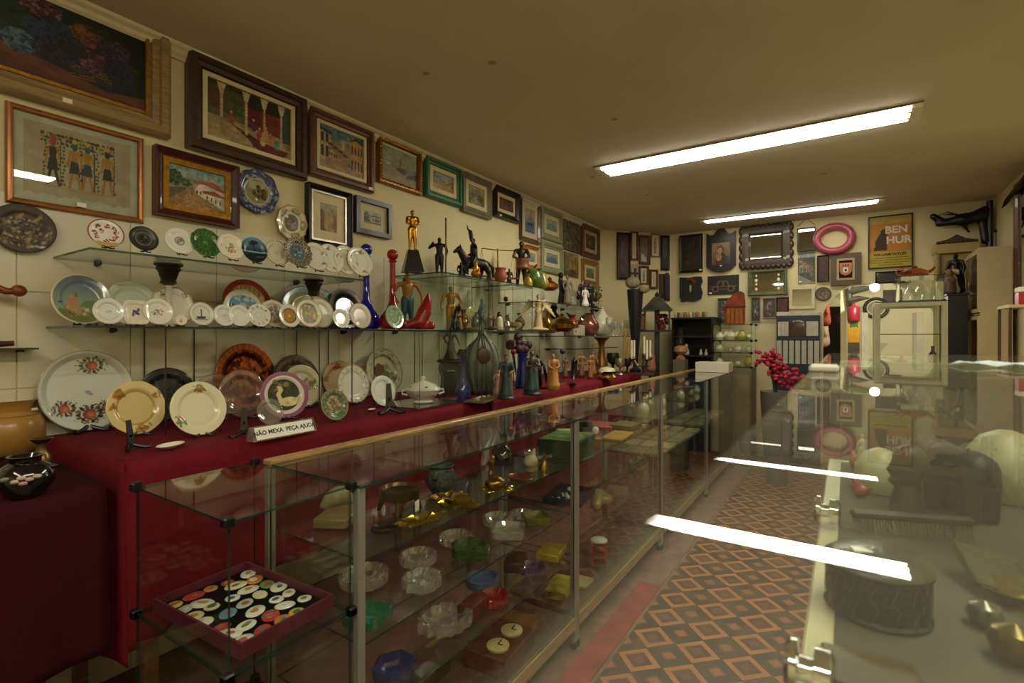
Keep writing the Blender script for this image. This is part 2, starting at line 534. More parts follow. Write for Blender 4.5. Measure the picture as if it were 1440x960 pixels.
def picture(label, M, w_, h_, border, fmat, fn, prof='scoop', t=0.03, mats=None, liner=None, glazed=False, tagpos=None, res=60, seed=1, cmat=None, beads=None, cat='picture', name='framed_picture', frame_label=None, group=None):
    """mats: (width, material) passe-partout; liner: (width, material) inner fillet"""
    r = thing(name, label, cat, M=M, group=group)
    if border > 0:
        sweep_frame(w_, h_, PROFS[prof](border, t)).build('frame', fmat, r, smooth=False)
    iw = w_ - 2 * border; ih = h_ - 2 * border
    z = t * 0.3
    if beads:
        k = 0
        bm = MB(); n1 = int(w_ / beads); n2 = int(h_ / beads)
        for i in range(n1):
            for sy in (-1, 1): bm.ell(((i + .5) / n1 * w_ - w_ / 2, sy * (h_ / 2 - border * .45), t * .9), (beads * .42, beads * .3, beads * .25), 8, 5)
        for i in range(n2):
            for sx in (-1, 1): bm.ell((sx * (w_ / 2 - border * .45), (i + .5) / n2 * h_ - h_ / 2, t * .9), (beads * .3, beads * .42, beads * .25), 8, 5)
        b = bm.build('bead_moulding', GOLD, r); b['kind'] = 'stuff'
    if liner:
        lw_, lm = liner
        sweep_frame(iw, ih, PROFS['flat'](lw_, t * 0.55)).build('liner', lm, r, smooth=False)
        iw -= 2 * lw_; ih -= 2 * lw_
    if mats:
        mw, mm = mats
        sweep_frame(iw, ih, PROFS['flat'](mw, z + 0.002)).build('mount', mm, r, smooth=False)
        iw -= 2 * mw; ih -= 2 * mw
    if border == 0:
        MB().box(-w_ / 2, w_ / 2, -h_ / 2, h_ / 2, 0, z - 0.0005).build('stretcher', mat('#6b5b40', 0.8), r, smooth=False)
    canvas('image', iw, ih, fn, cmat or OILP, r, z=z, res=res, seed=seed)
    if glazed:
        g = MB(); g.box(-(w_ / 2 - border), w_ / 2 - border, -(h_ / 2 - border), h_ / 2 - border, z + 0.006, z + 0.008)
        g.build('glass_pane', G_CLEAR, r, smooth=False)
    if tagpos:
        tx, ty = tagpos
        MB().box(tx * w_ / 2 - .014, tx * w_ / 2 + .014, ty * h_ / 2 - .008, ty * h_ / 2 + .008, t * .4, t + .002).build('price_tag', LABELW, r, smooth=False)
    return r
def wallL(pl, tl, bl, pr, off=0.0):
    """left-wall rectangle from its left edge column, top and bottom rows there and its right edge column"""
    x = WX + 0.02
    y0 = ypx(pl, x); y1 = ypx(pr, x); z1 = zpx(pl, tl, x); z0 = zpx(pl, bl, x)
    return frameM((WX + 0.002 + off, (y0 + y1) / 2, (z0 + z1) / 2), (0, 1, 0), (0, 0, 1)), y1 - y0, z1 - z0
def wallB(pl, pr, tl, bl, y=None, col=None):
    y = (BY if y is None else y) - 0.02
    pm = (pl + pr) / 2 if col is None else col
    a = PY(pl, tl, y); b = PY(pr, tl, y); z1 = PY(pm, tl, y).z; z0 = PY(pm, bl, y).z
    return frameM(((a.x + b.x) / 2, y + 0.018, (z0 + z1) / 2), (1, 0, 0), (0, 0, 1)), b.x - a.x, z1 - z0

# ------------------------------------------------------------------ plates and their stands
def plate(label, M, R, fn, ratio=1.0, rim=0.0, lobes=0, lobe_amp=0.0, depth=0.14, seg=72, rings=22, m=None, name='plate', cat='plate', seed=1, square=False, group=None, well=0.62):
    """disc facing local +Z; fn paints it in coordinates -1..1"""
    vs = []; X = []; Y = []
    def prof(q):
        # flat well, sloping shoulder, rim
        if q < well: return -depth * R * 0.55
        t_ = min(1, (q - well) / 0.12)
        return -depth * R * 0.55 * (1 - t_) + (q - well) * depth * R * 0.8
    m_ = m or CERAM
    for side in (0, 1):
        for i in range(rings + 1):
            q = i / rings
            for k in range(seg):
                a = 2 * PI * k / seg
                e = 1 + (lobe_amp * math.cos(lobes * a) * max(0, (q - .5) * 2) if lobes else 0)
                if square:
                    cc, ss = abs(math.cos(a)), abs(math.sin(a)); p_ = 5
                    e = 1 / ((cc ** p_ + ss ** p_) ** (1 / p_))
                x = q * e * math.cos(a) * ratio; y = q * e * math.sin(a)
                z = prof(q) - (0 if side == 0 else R * 0.035 + 0.001)
                vs.append((x * R, y * R, z)); X.append(q * math.cos(a)); Y.append(q * math.sin(a))
    fs = []; n = (rings + 1) * seg
    for i in range(rings):
        for k in range(seg):
            k2 = (k + 1) % seg
            a, b, c_, d = i * seg + k, (i + 1) * seg + k, (i + 1) * seg + k2, i * seg + k2
            fs.append((a, b, c_, d)); fs.append((n + d, n + c_, n + b, n + a))
    for k in range(seg):
        k2 = (k + 1) % seg
        fs.append((rings * seg + k, n + rings * seg + k, n + rings * seg + k2, rings * seg + k2))
    p = Pic(np.array(X), np.array(Y), '#e6e4d8', seed); fn(p)
    cols = p.out(); base = cols[rings * seg:(rings + 1) * seg].mean(axis=0)
    cols[n:] = base
    me = bpy.data.meshes.new(name); me.from_pydata(vs, [], fs); me.materials.append(m_)
    setcol(me, cols)
    me.polygons.foreach_set('use_smooth', [True] * len(me.polygons)); me.update()
    o = link(name, me); o.matrix_world = M
    return tag(o, label, cat, group)
def stand_mesh(s):
    """little easel: two curved front feet with hooks and a rear prop; s = height"""
    mb = MB()
    for sg in (-1, 1):
        mb.tube([(sg * .10 * s, 0, -.02 * s), (sg * .16 * s, 0.25 * s, .02 * s), (sg * .22 * s, .34 * s, .10 * s)], [.035 * s, .04 * s, .03 * s], 6)
        mb.tube([(sg * .1 * s, -.02 * s, .0), (sg * .3 * s, .06 * s, .03 * s), (sg * .42 * s, .32 * s, .02 * s), (sg * .46 * s, .40 * s, .09 * s)], [.05 * s, .045 * s, .035 * s, .03 * s], 6)
    return mb
def easel(label, loc, rotz, s, m=None, group=None, tall=True):
    """black easel stand: upright back, two curled feet in front, prop behind. front = local +X"""
    o = thing('plate_stand', label, 'plate stand', loc, rotz, group)
    mb = MB()
    if tall:
        mb.prism([(-.13 * s, .10 * s), (.13 * s, .10 * s), (.075 * s, s), (-.075 * s, s)], -.025 * s, .025 * s)
        T = Matrix(((0, 0, 1, 0), (1, 0, 0, 0), (0, 1, 0, 0), (0, 0, 0, 1)))
        mb.v = [tuple(T @ Vector(v)) for v in mb.v]
        b = mb.build('upright', m or BLACK, o, smooth=False)
        b.rotation_euler = (0, math.radians(-10), 0)
    for sg in (-1, 1):
        f = MB()
        f.tube([(-.02 * s, sg * .04 * s, .16 * s), (.10 * s, sg * .18 * s, .09 * s), (.22 * s, sg * .34 * s, .035 * s), (.30 * s, sg * .42 * s, .06 * s), (.31 * s, sg * .44 * s, .15 * s)],
               [.07 * s, .065 * s, .055 * s, .05 * s, .035 * s], 8)
        f.build('foot', m or BLACK, o)
    p = MB(); p.tube([(-.02 * s, 0, .2 * s if not tall else .5 * s), (-.28 * s, 0, .015 * s)], .03 * s, 6); p.build('prop', m or BLACK, o)
    return o
STANDS = [True]
def splate(label, px, pyb, hp, z, fn, wp=None, lean=14, stand=True, turn=0.0, lift=None, R=None, **kw):
    """plate leaning on its stand: column px, lowest row pyb, height hp in picture rows, on the surface at height z"""
    b = PZ(px, pyb, z) if abs(z - H) > 0.08 else None
    if b is None: b = PX(px, pyb, kw.pop('x'))
    else: kw.pop('x', None)
    b = Vector((b.x, b.y, z + 0.006))
    s = mpp(b)
    la = math.radians(lean)
    R = hp * s / 2 / math.cos(la) if R is None else R
    if b.x - 2 * R * math.sin(la) < WX + .015:
        la = math.radians(7)
        if b.x - 2 * R * math.sin(la) < WX + .015:
            xx = WX + .02 + 2 * R * math.sin(la); q = PX(px, pyb, xx); b = Vector((xx, q.y, z + .006))
    ratio = 1.0
    if wp:
        # how wide a round plate facing the aisle would look here
        c1 = b + Vector((0, -R, 0)); c2 = b + Vector((0, R, 0))
        f = lambda p: PX0 + FPX * (p.x * CA + p.y * SA) / dep(p)
        ratio = wp / abs(f(c2) - f(c1))
    nrm = Vector((math.cos(turn), math.sin(turn), 0)); rt = Vector((-math.sin(turn), math.cos(turn), 0))
    up = Vector((0, 0, 1)) * math.cos(la) - nrm * math.sin(la)
    c = b + up * R
    M = frameM(c + nrm * 0.008, rt, up)
    o = plate(label, M, R, fn, ratio=ratio, **kw)
    if stand:
        sh = 'dark stand under the ' + label
        easel(' '.join(sh.split()[:16]), b + nrm * .02 * R + Vector((0, 0, -0.006)), turn, R * 0.8, tall=False)
    return o

# ------------------------------------------------------------------ glass panes and boxes
def pane(mb, a, b):
    """thin box between opposite corners; its narrow sides take material 1"""
    x0, y0, z0 = [min(p, q) for p, q in zip(a, b)]; x1, y1, z1 = [max(p, q) for p, q in zip(a, b)]
    v = [(x, y, z) for z in (z0, z1) for y in (y0, y1) for x in (x0, x1)]
    fs = [((0, 2, 3, 1), 2), ((4, 5, 7, 6), 2), ((0, 1, 5, 4), 1), ((2, 6, 7, 3), 1), ((0, 4, 6, 2), 0), ((1, 3, 7, 5), 0)]
    dims = (x1 - x0, y1 - y0, z1 - z0); th = dims.index(min(dims))
    base = len(mb.v)
    for q in v: mb.v.append(q); mb.c.append((1, 1, 1))
    for f, ax in fs:
        mb.f.append(tuple(i + base for i in f)); mb.mi.append(0 if ax == th else 1)
def panes(name, a, b, parent, g=None, e=None):
    mb = MB(); pane(mb, a, b)
    return mb.build(name, [g or G_PANE, e or G_EDGE], parent, smooth=False)
def glass_cube(label, x0, x1, y0, y1, z0, z1, t=0.004, connectors=True, top=True, back=True, front=True, group=None, shelves=(), name='glass_cube', csize=0.013):
    r = thing(name, label, 'display cube', ((x0 + x1) / 2, (y0 + y1) / 2, z0), group=group)
    cx, cy = (x0 + x1) / 2, (y0 + y1) / 2
    a, b = x0 - cx, x1 - cx; c_, d = y0 - cy, y1 - cy; h_ = z1 - z0
    panes('bottom_pane', (a, c_, 0), (b, d, t), r)
    if top: panes('top_pane', (a, c_, h_ - t), (b, d, h_), r)
    panes('end_pane', (a, c_, t), (b, c_ + t, h_ - t), r)
    panes('end_pane', (a, d - t, t), (b, d, h_ - t), r)
    if back: panes('back_pane', (a, c_ + t, t), (a + t, d - t, h_ - t), r)
    if front: panes('front_pane', (b - t, c_ + t, t), (b, d - t, h_ - t), r)
    for s_ in shelves: panes('shelf', (a + t, c_ + t, s_ - z0), (b - t, d - t, s_ - z0 + t), r)
    if connectors:
        for X in (a, b):
            for Y in (c_, d):
                for Z in (0, h_):
                    k = csize
                    MB().box(X - k, X + k, Y - k, Y + k, Z - k, Z + k, k * .3).build('connector', BLACK, r, smooth=False)
    return r
# ------------------------------------------------------------------ the setting
PLASTER = mat('#ded2a6', 0.75, 0, 0.05, 2.5, bump=0.03, name='cream_plaster')
CEILM = mat('#d8cfb8', 0.8, 0, 0.06, 1.6, bump=0.02, name='ceiling_paint')
_N, _L = CEILM.node_tree.nodes, CEILM.node_tree.links
_v = _N.new('ShaderNodeTexVoronoi'); _v.inputs['Scale'].default_value = 2.6; _w = _N.new('ShaderNodeTexNoise'); _w.inputs['Scale'].default_value = 9
_s = _N.new('ShaderNodeMapRange'); _s.inputs[1].default_value = .035; _s.inputs[2].default_value = .06; _s.inputs[3].default_value = .55; _s.inputs[4].default_value = 0
_x = _N.new('ShaderNodeMix'); _x.data_type = 'RGBA'; _x.inputs[7].default_value = (*lin('#4a3f30'), 1)
_tc = [n for n in _N if n.type == 'TEX_COORD'][0]; _rp = [n for n in _N if n.type == 'VALTORGB'][0]; _bs = [n for n in _N if n.type == 'BSDF_PRINCIPLED'][0]
_L.new(_tc.outputs['Object'], _v.inputs['Vector']); _L.new(_v.outputs['Distance'], _s.inputs[0]); _L.new(_s.outputs[0], _x.inputs[0]); _L.new(_rp.outputs[0], _x.inputs[6]); _L.new(_x.outputs[2], _bs.inputs['Base Color'])
_N.remove(_w)
def floor_cement():
    m, t, N, L = nt('worn_red_cement')
    out = N.new('ShaderNodeOutputMaterial'); b = N.new('ShaderNodeBsdfPrincipled'); L.new(b.outputs[0], out.inputs[0])
    tc = N.new('ShaderNodeTexCoord'); nz = N.new('ShaderNodeTexNoise'); nz.inputs['Scale'].default_value = 5; nz.inputs['Detail'].default_value = 8; nz.inputs['Roughness'].default_value = .7
    r = N.new('ShaderNodeValToRGB'); e = r.color_ramp.elements
    e[0].position = .3; e[0].color = (*lin('#5a4238'), 1); e[1].position = .7; e[1].color = (*lin('#9b7464'), 1)
    L.new(tc.outputs['Object'], nz.inputs['Vector']); L.new(nz.outputs['Fac'], r.inputs[0]); L.new(r.outputs[0], b.inputs['Base Color'])
    b.inputs['Roughness'].default_value = .55
    return m
floor = struct(MB().box(WX - .1, RX + .1, FY - .1, BY + 2.2, -0.12, -0.004).build('floor', floor_cement(), smooth=False))
MB().box(-0.955, -0.845, -1.0, 2.75, -0.004, 0.0).build('red_border', mat('#8c3f36', .5, 0, .3, 9), floor, smooth=False)
MB().box(-0.955, -0.845, 2.75, BY, -0.004, 0.0).build('grey_border', mat('#7d6358', .6, 0, .25, 9), floor, smooth=False)
# patterned cement tiles laid on the diagonal
def tile_mat(cols):
    m, t, N, L = nt('patterned_cement_tile')
    out = N.new('ShaderNodeOutputMaterial'); b = N.new('ShaderNodeBsdfPrincipled'); L.new(b.outputs[0], out.inputs[0])
    tc = N.new('ShaderNodeTexCoord'); sp = N.new('ShaderNodeSeparateXYZ'); L.new(tc.outputs['Object'], sp.inputs[0])
    ax = N.new('ShaderNodeMath'); ax.operation = 'ABSOLUTE'; L.new(sp.outputs[0], ax.inputs[0])
    ay = N.new('ShaderNodeMath'); ay.operation = 'ABSOLUTE'; L.new(sp.outputs[1], ay.inputs[0])
    mx = N.new('ShaderNodeMath'); mx.operation = 'MAXIMUM'; L.new(ax.outputs[0], mx.inputs[0]); L.new(ay.outputs[0], mx.inputs[1])
    sc = N.new('ShaderNodeMath'); sc.operation = 'MULTIPLY'; sc.inputs[1].default_value = 1 / 0.0685; L.new(mx.outputs[0], sc.inputs[0])
    r = N.new('ShaderNodeValToRGB'); r.color_ramp.interpolation = 'CONSTANT'
    e = r.color_ramp.elements
    e[0].position = 0; e[0].color = (*lin(cols[0][1]), 1); e[1].position = cols[1][0]; e[1].color = (*lin(cols[1][1]), 1)
    for p, c in cols[2:]:
        q = e.new(p); q.color = (*lin(c), 1)
    L.new(sc.outputs[0], r.inputs[0])
    nz = N.new('ShaderNodeTexNoise'); nz.inputs['Scale'].default_value = 7; nz.inputs['Detail'].default_value = 8
    gp = N.new('ShaderNodeNewGeometry'); L.new(gp.outputs['Position'], nz.inputs['Vector'])
    mu = N.new('ShaderNodeMix'); mu.data_type = 'RGBA'; mu.blend_type = 'MIX'; 
    w2 = N.new('ShaderNodeMapRange'); w2.inputs[1].default_value = .35; w2.inputs[2].default_value = .75; w2.inputs[3].default_value = 0; w2.inputs[4].default_value = .55
    L.new(nz.outputs['Fac'], w2.inputs[0]); L.new(w2.outputs[0], mu.inputs[0])
    L.new(r.outputs[0], mu.inputs[6]); mu.inputs[7].default_value = (*lin('#7c5a44'), 1)
    L.new(mu.outputs[2], b.inputs['Base Color']); b.inputs['Roughness'].default_value = .42
    return m
TS = 0.137
tmA = tile_mat([(0, '#9a6440'), (.30, '#6e3a2a'), (.42, '#3a2c22'), (.95, '#5b4434')])
tmB = tile_mat([(0, '#6b3a2b'), (.30, '#4d2c22'), (.55, '#53362a'), (.62, '#b0764a'), (.95, '#7a5338')])
def tile_me(m, half):
    h_ = TS / 2 - .0008
    mb = MB()
    if not half: mb.box(-h_, h_, -h_, h_, -.004, 0.0)
    else: mb.prism([(h_, -h_), (h_, h_), (-h_, h_)], -.004, 0.0)
    me = bpy.data.meshes.new('tile'); me.from_pydata(mb.v, [], mb.f); me.materials.append(m); me.update()
    return me
tms = {(k, h_): tile_me(m, h_) for k, m in ((0, tmA), (1, tmB)) for h_ in (False, True)}
ax0, ay0 = -0.73, 2.365
e1 = Vector((1, 1, 0)).normalized() * TS; e2 = Vector((1, -1, 0)).normalized() * TS
nt_ = 0
for i in range(-12, 60):
    for j in range(-60, 30):
        c_ = Vector((ax0, ay0, 0)) + e1 * (i + .5) + e2 * (j + .5)
        if c_.x < -0.84 or c_.x > 0.06 or c_.y < 1.45 or c_.y > BY - .05: continue
        half = c_.x < -0.82
        o = link('tile', tms[((i + j) % 2, half)], floor)
        # local axes of a tile run along the two diagonals
        o.location = c_; o.rotation_euler = (0, 0, -PI / 4)
        nt_ += 1

# left wall with large glazed tiles below and cream paint above
wall_left = struct(MB().box(WX - .1, WX, FY, 5.58, 0, CEIL).build('wall_left', PLASTER, smooth=False))
TILEW = mat('#d9d4bb', 0.3, 0, 0.07, 3.0, bump=0.02, coat=0.15, name='glazed_wall_tile')
ty = .522 - .34 * 5; rows = [H + .505 - .345 * k for k in range(7)]
tcache = {}
while ty < 5.5:
    y1 = min(ty + .34, 5.57)
    for k in range(6):
        zt, zb = rows[k], max(0.0, rows[k + 1])
        if zt - zb < .02: continue
        key = (round(y1 - ty, 3), round(zt - zb, 3))
        if key not in tcache:
            mb = MB(); g_ = .0016; hw, hh = key[0] / 2 - g_, key[1] / 2 - g_
            mb.box(0, .005, -hw, hw, -hh, hh, .0012)
            me = bpy.data.meshes.new('wall_tile'); me.from_pydata(mb.v, [], mb.f); me.materials.append(TILEW); me.update(); tcache[key] = me
        o = link('wall_tile', tcache[key], wall_left); o.location = (WX, (ty + y1) / 2, (zt + zb) / 2)
    ty += .34
# canted wall between the left wall and the back wall
WA, WB = Vector((WX, 5.58, 0)), Vector((-1.83, BY, 0))
dAB = (WB - WA).normalized(); nAB = Vector((dAB.y, -dAB.x, 0))
mb = MB(); q = nAB * -.1
mb.prism([(WA.x, WA.y), (WA.x + q.x, WA.y + q.y), (WB.x + q.x, WB.y + q.y), (WB.x, WB.y)], 0, CEIL)
struct(mb.build('wall_corner', PLASTER, smooth=False))
def wallA(pl, pr, tp, bt):
    def hit(px, py):
        d = ray(px, py); o_ = Vector((0, 0, H)); p0 = WA + nAB * .02
        t_ = (p0 - o_).dot(nAB) / d.dot(nAB); return o_ + d * t_
    a, b = hit(pl, tp), hit(pr, tp); c0, c1 = hit((pl + pr) / 2, tp), hit((pl + pr) / 2, bt)
    ctr = (a + b) / 2; ctr.z = (c0.z + c1.z) / 2
    return frameM(ctr - nAB * .018, dAB, (0, 0, 1)), (Vector((a.x, a.y, 0)) - Vector((b.x, b.y, 0))).length, c0.z - c1.z
# back wall with a flat-topped arch into a back room
def bx(px, py): p = PY(px, py, BY); return (p.x, p.z)
jl = bx(1157, 440)[0]; jr = bx(1316, 440)[0]
arch = [(jl, 0), (jl, bx(1157, 440)[1]), bx(1162, 428), bx(1172, 417), bx(1184, 407), bx(1197, 401), bx(1212, 399), bx(1252, 397), bx(1270, 404), bx(1290, 416), bx(1306, 430), (jr, bx(1316, 446)[1]), (jr, 0)]
poly = [(WB.x - .02, 0), (jl, 0)] + arch[1:-1] + [(jr, 0), (RX + .1, 0), (RX + .1, CEIL), (WB.x - .02, CEIL)]
mb = MB()
import bmesh
def prism_tri(poly, T, t0, t1):
    bm = bmesh.new(); vs = [bm.verts.new((x, y, 0)) for x, y in poly]; f = bm.faces.new(vs)
    r_ = bmesh.ops.extrude_face_region(bm, geom=[f])
    for g in r_['geom']:
        if isinstance(g, bmesh.types.BMVert): g.co.z = t1
    for v in vs: v.co.z = t0
    bmesh.ops.triangulate(bm, faces=bm.faces[:]); bmesh.ops.recalc_face_normals(bm, faces=bm.faces[:])
    m_ = MB(); bm.verts.index_update()
    m_.v = [tuple(T @ v.co) for v in bm.verts]; m_.c = [(1, 1, 1)] * len(m_.v); m_.f = [tuple(v.index for v in f.verts) for f in bm.faces]; m_.mi = [0] * len(m_.f)
    bm.free(); return m_
TB = frameM((0, BY, 0), (1, 0, 0), (0, 0, 1))
struct(prism_tri(poly, TB, -.12, 0).build('wall_back', PLASTER, smooth=False))
struct(MB().box(RX, RX + .1, FY, BY, 0, CEIL).build('wall_right', PLASTER, smooth=False))
struct(MB().box(WX - .1, RX + .1, FY - .1, FY, 0, CEIL).build('wall_front', PLASTER, smooth=False))
struct(MB().box(WX - .1, RX + .1, FY - .1, BY + .12, CEIL, CEIL + .1).build('ceiling', CEILM, smooth=False))
# crown moulding along the left wall
mb = MB(); pr = [(0, 0), (.012, 0), (.016, .012), (.028, .022), (.034, .036), (.05, .046), (.055, .058), (0, .058)]
vs = [(WX + a, y, CEIL - .058 + b) for y in (FY, 5.58) for a, b in pr]; n = len(pr)
mb._add(vs, [(i, (i + 1) % n, n + (i + 1) % n, n + i) for i in range(n)])
struct(mb.build('trim_1', mat('#d9cfae', .7, 0, .05), smooth=False))
# back room behind the arch
BR0, BR1, BRY = -.75, 1.7, 8.3
WHITEP = mat('#e4dfc4', .8, 0, .04, 3)
struct(MB().box(BR0, BR1, BRY, BRY + .08, 0, 2.5).build('wall_back_room', WHITEP, smooth=False))
struct(MB().box(BR0 - .08, BR0, BY + .12, BRY, 0, 2.5).build('wall_back_room_left', WHITEP, smooth=False))
struct(MB().box(BR1, BR1 + .08, BY + .12, BRY, 0, 2.5).build('wall_back_room_right', WHITEP, smooth=False))
struct(MB().box(BR0 - .08, BR1 + .08, BY + .12, BRY + .08, 2.5, 2.56).build('ceiling_back_room', WHITEP, smooth=False))

# ceiling lights: white trays with a glowing cover
TRAY = mat('#f0ead6', .35, 0, .02)
def fixture(label, x0, x1, y0, y1, rz=0.0, k=1.0):
    zc = CEIL
    r = thing('ceiling_light', label, 'ceiling light', ((x0 + x1) / 2, (y0 + y1) / 2, zc), rz)
    hx, hy = (x1 - x0) / 2, (y1 - y0) / 2
    MB().box(-hx, hx, -hy, hy, -.006, -.001).build('back_plate', TRAY, r, smooth=False)
    for sg in (-1, 1):
        mb = MB(); T = [(hy * sg, 0), (hy * sg, -.012), (hy * .82 * sg, -.006), (hy * .82 * sg, 0)]
        vs = [(x, a, b) for x in (-hx, hx) for a, b in T]
        mb._add(vs, [(0, 1, 5, 4), (1, 2, 6, 5), (2, 3, 7, 6), (3, 0, 4, 7), (0, 3, 2, 1), (4, 5, 6, 7)]); mb.build('side_rim', TRAY, r, smooth=False)
    for sg in (-1, 1):
        s = MB(); s.box(sg * hx - .05 if sg > 0 else sg * hx, sg * hx if sg > 0 else sg * hx + .05, -hy * .8, hy * .8, -.022, -.006)
        e = s.build('end_cap', TRAY, r, smooth=False)
        for q in (-.4, .4): MB().box(sg * (hx - .055) - .008, sg * (hx - .055) + .008, q * hy - .013, q * hy + .013, -.026, -.010).build('lamp_socket', mat('#b89a60', .5), e, smooth=False)
    # opal cover: it glows as a whole
    MB().box(-hx + .055, hx - .055, -hy * .8, hy * .8, -.022, -.0065).build('opal_cover', emit(TUBE_COLOR, TUBE_STRENGTH * k), r, smooth=False)
    return r
fixture('long ceiling light nearest the camera, with its end socket showing', -1.58, .35, 3.49, 3.73)
fixture('long ceiling light farther back, in front of the wall of mirrors', -1.34, .30, 5.73, 5.85, k=.45)
fixture('long ceiling light overhead, seen as a streak in the papyrus picture glass', .45 - .96, .45 + .96, .44 - .09, .44 + .09, PI / 2)
fixture('added ceiling light behind the camera, brightening the shop front and near left', -1.5, .4, -1.06, -.94)  # unseen lamp added to brighten the near left side and front wall
# ------------------------------------------------------------------ tables under red cloths
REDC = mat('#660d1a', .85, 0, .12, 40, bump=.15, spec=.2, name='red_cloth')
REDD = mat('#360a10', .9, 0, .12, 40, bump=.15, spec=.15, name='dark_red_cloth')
TWOOD = wood('#5a3d24', '#8a6238', axis=1)
def table(label, x0, x1, y0, y1, z):
    r = thing('trestle_table', label, 'table', ((x0 + x1) / 2, (y0 + y1) / 2, 0))
    a, b = (x1 - x0) / 2, (y1 - y0) / 2
    MB().box(-a + .02, a - .02, -b + .02, b - .02, z - .03, z - .008, .004).build('table_top', TWOOD, r, smooth=False)
    for sx in (-1, 1):
        for sy in (-1, 1):
            MB().box(sx * (a - .06) - .02, sx * (a - .06) + .02, sy * (b - .08) - .02, sy * (b - .08) + .02, 0, z - .03, .003).build('leg', TWOOD, r, smooth=False)
    for sx in (-1, 1): MB().box(sx * (a - .06) - .012, sx * (a - .06) + .012, -b + .1, b - .1, z - .11, z - .03).build('apron', TWOOD, r, smooth=False)
    return r
def cloth(label, x0, x1, y0, y1, z, hem, m, left=True, right=False, seed=1, fold=.016):
    """cloth over a table: top sheet, front drape towards the aisle, end drape"""
    rr = random.Random(seed)
    r = thing('tablecloth', label, 'tablecloth', ((x0 + x1) / 2, (y0 + y1) / 2, z))
    cx, cy = (x0 + x1) / 2, (y0 + y1) / 2
    nx, ny, nd = 14, max(20, int((y1 - y0) / .03)), 18
    ph = [rr.uniform(0, 6) for _ in range(6)]
    def wob(y, d): return fold * (d ** .7) * (math.sin(y * 21 + ph[0]) + .7 * math.sin(y * 37 + ph[1]) + .5 * math.sin(y * 11 + ph[2]))
    vs = []; fs = []
    W_ = nx + nd + 1
    for j in range(ny + 1):
        y = y0 + (y1 - y0) * j / ny
        for i in range(nx + 1):
            x = x0 + (x1 - x0) * i / nx
            vs.append((x - cx, y - cy, .0015 * math.sin(x * 30 + y * 9 + ph[3]) + .002 - (.006 if i == nx else 0)))
        for k in range(1, nd + 1):
            d = k / nd
            hl = hem[0] + (hem[1] - hem[0]) * ((y - y0) / (y1 - y0)) + .015 * math.sin(y * 7 + ph[4])
            vs.append((x1 - cx + .008 + wob(y, d) * min(1, (y - y0) / .1, (y1 - y) / .1) + .03 * d, y - cy, -.01 - d * hl))
    for j in range(ny):
        for i in range(W_ - 1):
            a = j * W_ + i; fs.append((a, a + 1, a + W_ + 1, a + W_))
    mb = MB(); mb._add(vs, fs)
    b = mb.build('top_and_front', m, r, angle=180)
    so = b.modifiers.new('thickness', 'SOLIDIFY'); so.thickness = .002
    ends = ([y0] if left else []) + ([y1] if right else [])
    for ye in ends:
        sg = -1 if ye == y0 else 1
        vs = []; fs = []; n = 24
        for i in range(n + 1):
            x = x0 + (x1 - x0) * i / n
            for k in range(nd + 1):
                d = k / nd
                vs.append((x - cx + ((.008 + .03 * d) if i == n else 0), ye - cy + sg * (fold * (d ** .7) * (math.sin(x * 23 + ph[5]) + 1.2) + .02 * d) * (1 - (i / n) ** 4), .002 - .01 * (k > 0) - d * hem[2]))
        for i in range(n):
            for k in range(nd):
                a = i * (nd + 1) + k; fs.append((a, a + 1, a + nd + 2, a + nd + 1) if sg > 0 else (a, a + nd + 1, a + nd + 2, a + 1))
        mb = MB(); mb._add(vs, fs)
        e = mb.build('end_drape', m, r, angle=180)
        so = e.modifiers.new('thickness', 'SOLIDIFY'); so.thickness = .002
    return r
TZ = H - .364       # long table surface
TF = -1.72          # its front edge
table('long table under the bright red cloth, nearer half', WX + .01, TF - .01, .60, 2.36, TZ)
table('long table under the bright red cloth, farther half', WX + .01, TF - .01, 2.37, 4.92, TZ)
cloth('bright red cloth under the plates and the lettered sign', WX + .012, TF, .588, 2.35, TZ, (.50, .36, .56), REDC, True, False, 3)
cloth('bright red cloth under the carved figures farther down the wall', WX + .012, TF, 2.365, 4.92, TZ, (.36, .36, .36), REDC, False, True, 5)
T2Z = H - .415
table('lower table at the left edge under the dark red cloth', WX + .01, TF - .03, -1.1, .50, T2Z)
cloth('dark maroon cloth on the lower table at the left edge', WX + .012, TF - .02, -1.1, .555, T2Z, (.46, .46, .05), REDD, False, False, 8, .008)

# ------------------------------------------------------------------ glass shelves on the left wall
S1 = H + .295; S2 = H + .037; S3 = H + .388; S4 = H + .285; S5 = H - .06
GT = .008
def shelf(label, x1, y0, y1, z, supports=()):
    r = thing('glass_shelf', label, 'shelf', (WX, (y0 + y1) / 2, z))
    panes('glass_plate', (.006, y0 - (y0 + y1) / 2, -GT), (x1 - WX, y1 - (y0 + y1) / 2, 0), r, G_TOP)
    for yy in supports:
        y = yy - (y0 + y1) / 2
        MB().tube([(0, y, -.014), (.03, y, -.014), (.05, y, -.012)], [.010, .008, .004], 8).build('bracket', BLACK, r)
    return r
shelf('upper glass shelf on the left wall holding a row of plates', -2.08, .62, 1.77, S1, (.75, 1.6))
lsh = shelf('lower glass shelf on the left wall crowded with two rows of plates', -2.06, .60, 2.16, S2, (.8, 1.9))
for px, x in ((203, WX + .014), (273, WX + .014), (417, WX + .014), (462, WX + .014), (233, -2.075), (449, -2.075), (495, -2.075), (583, -2.075)): y = ypx(px, x) - 1.38; MB().tube([(x - WX, y, TZ + .003 - S2), (x - WX, y, -GT)], .003, 6).build('support_rod', mat('#3a3d34', .35, .5), lsh)
shelf('glass shelf of small figures beyond the plates, level with the red glazed fish', -2.03, 2.165, 3.72, S2, (2.3, 3.5))
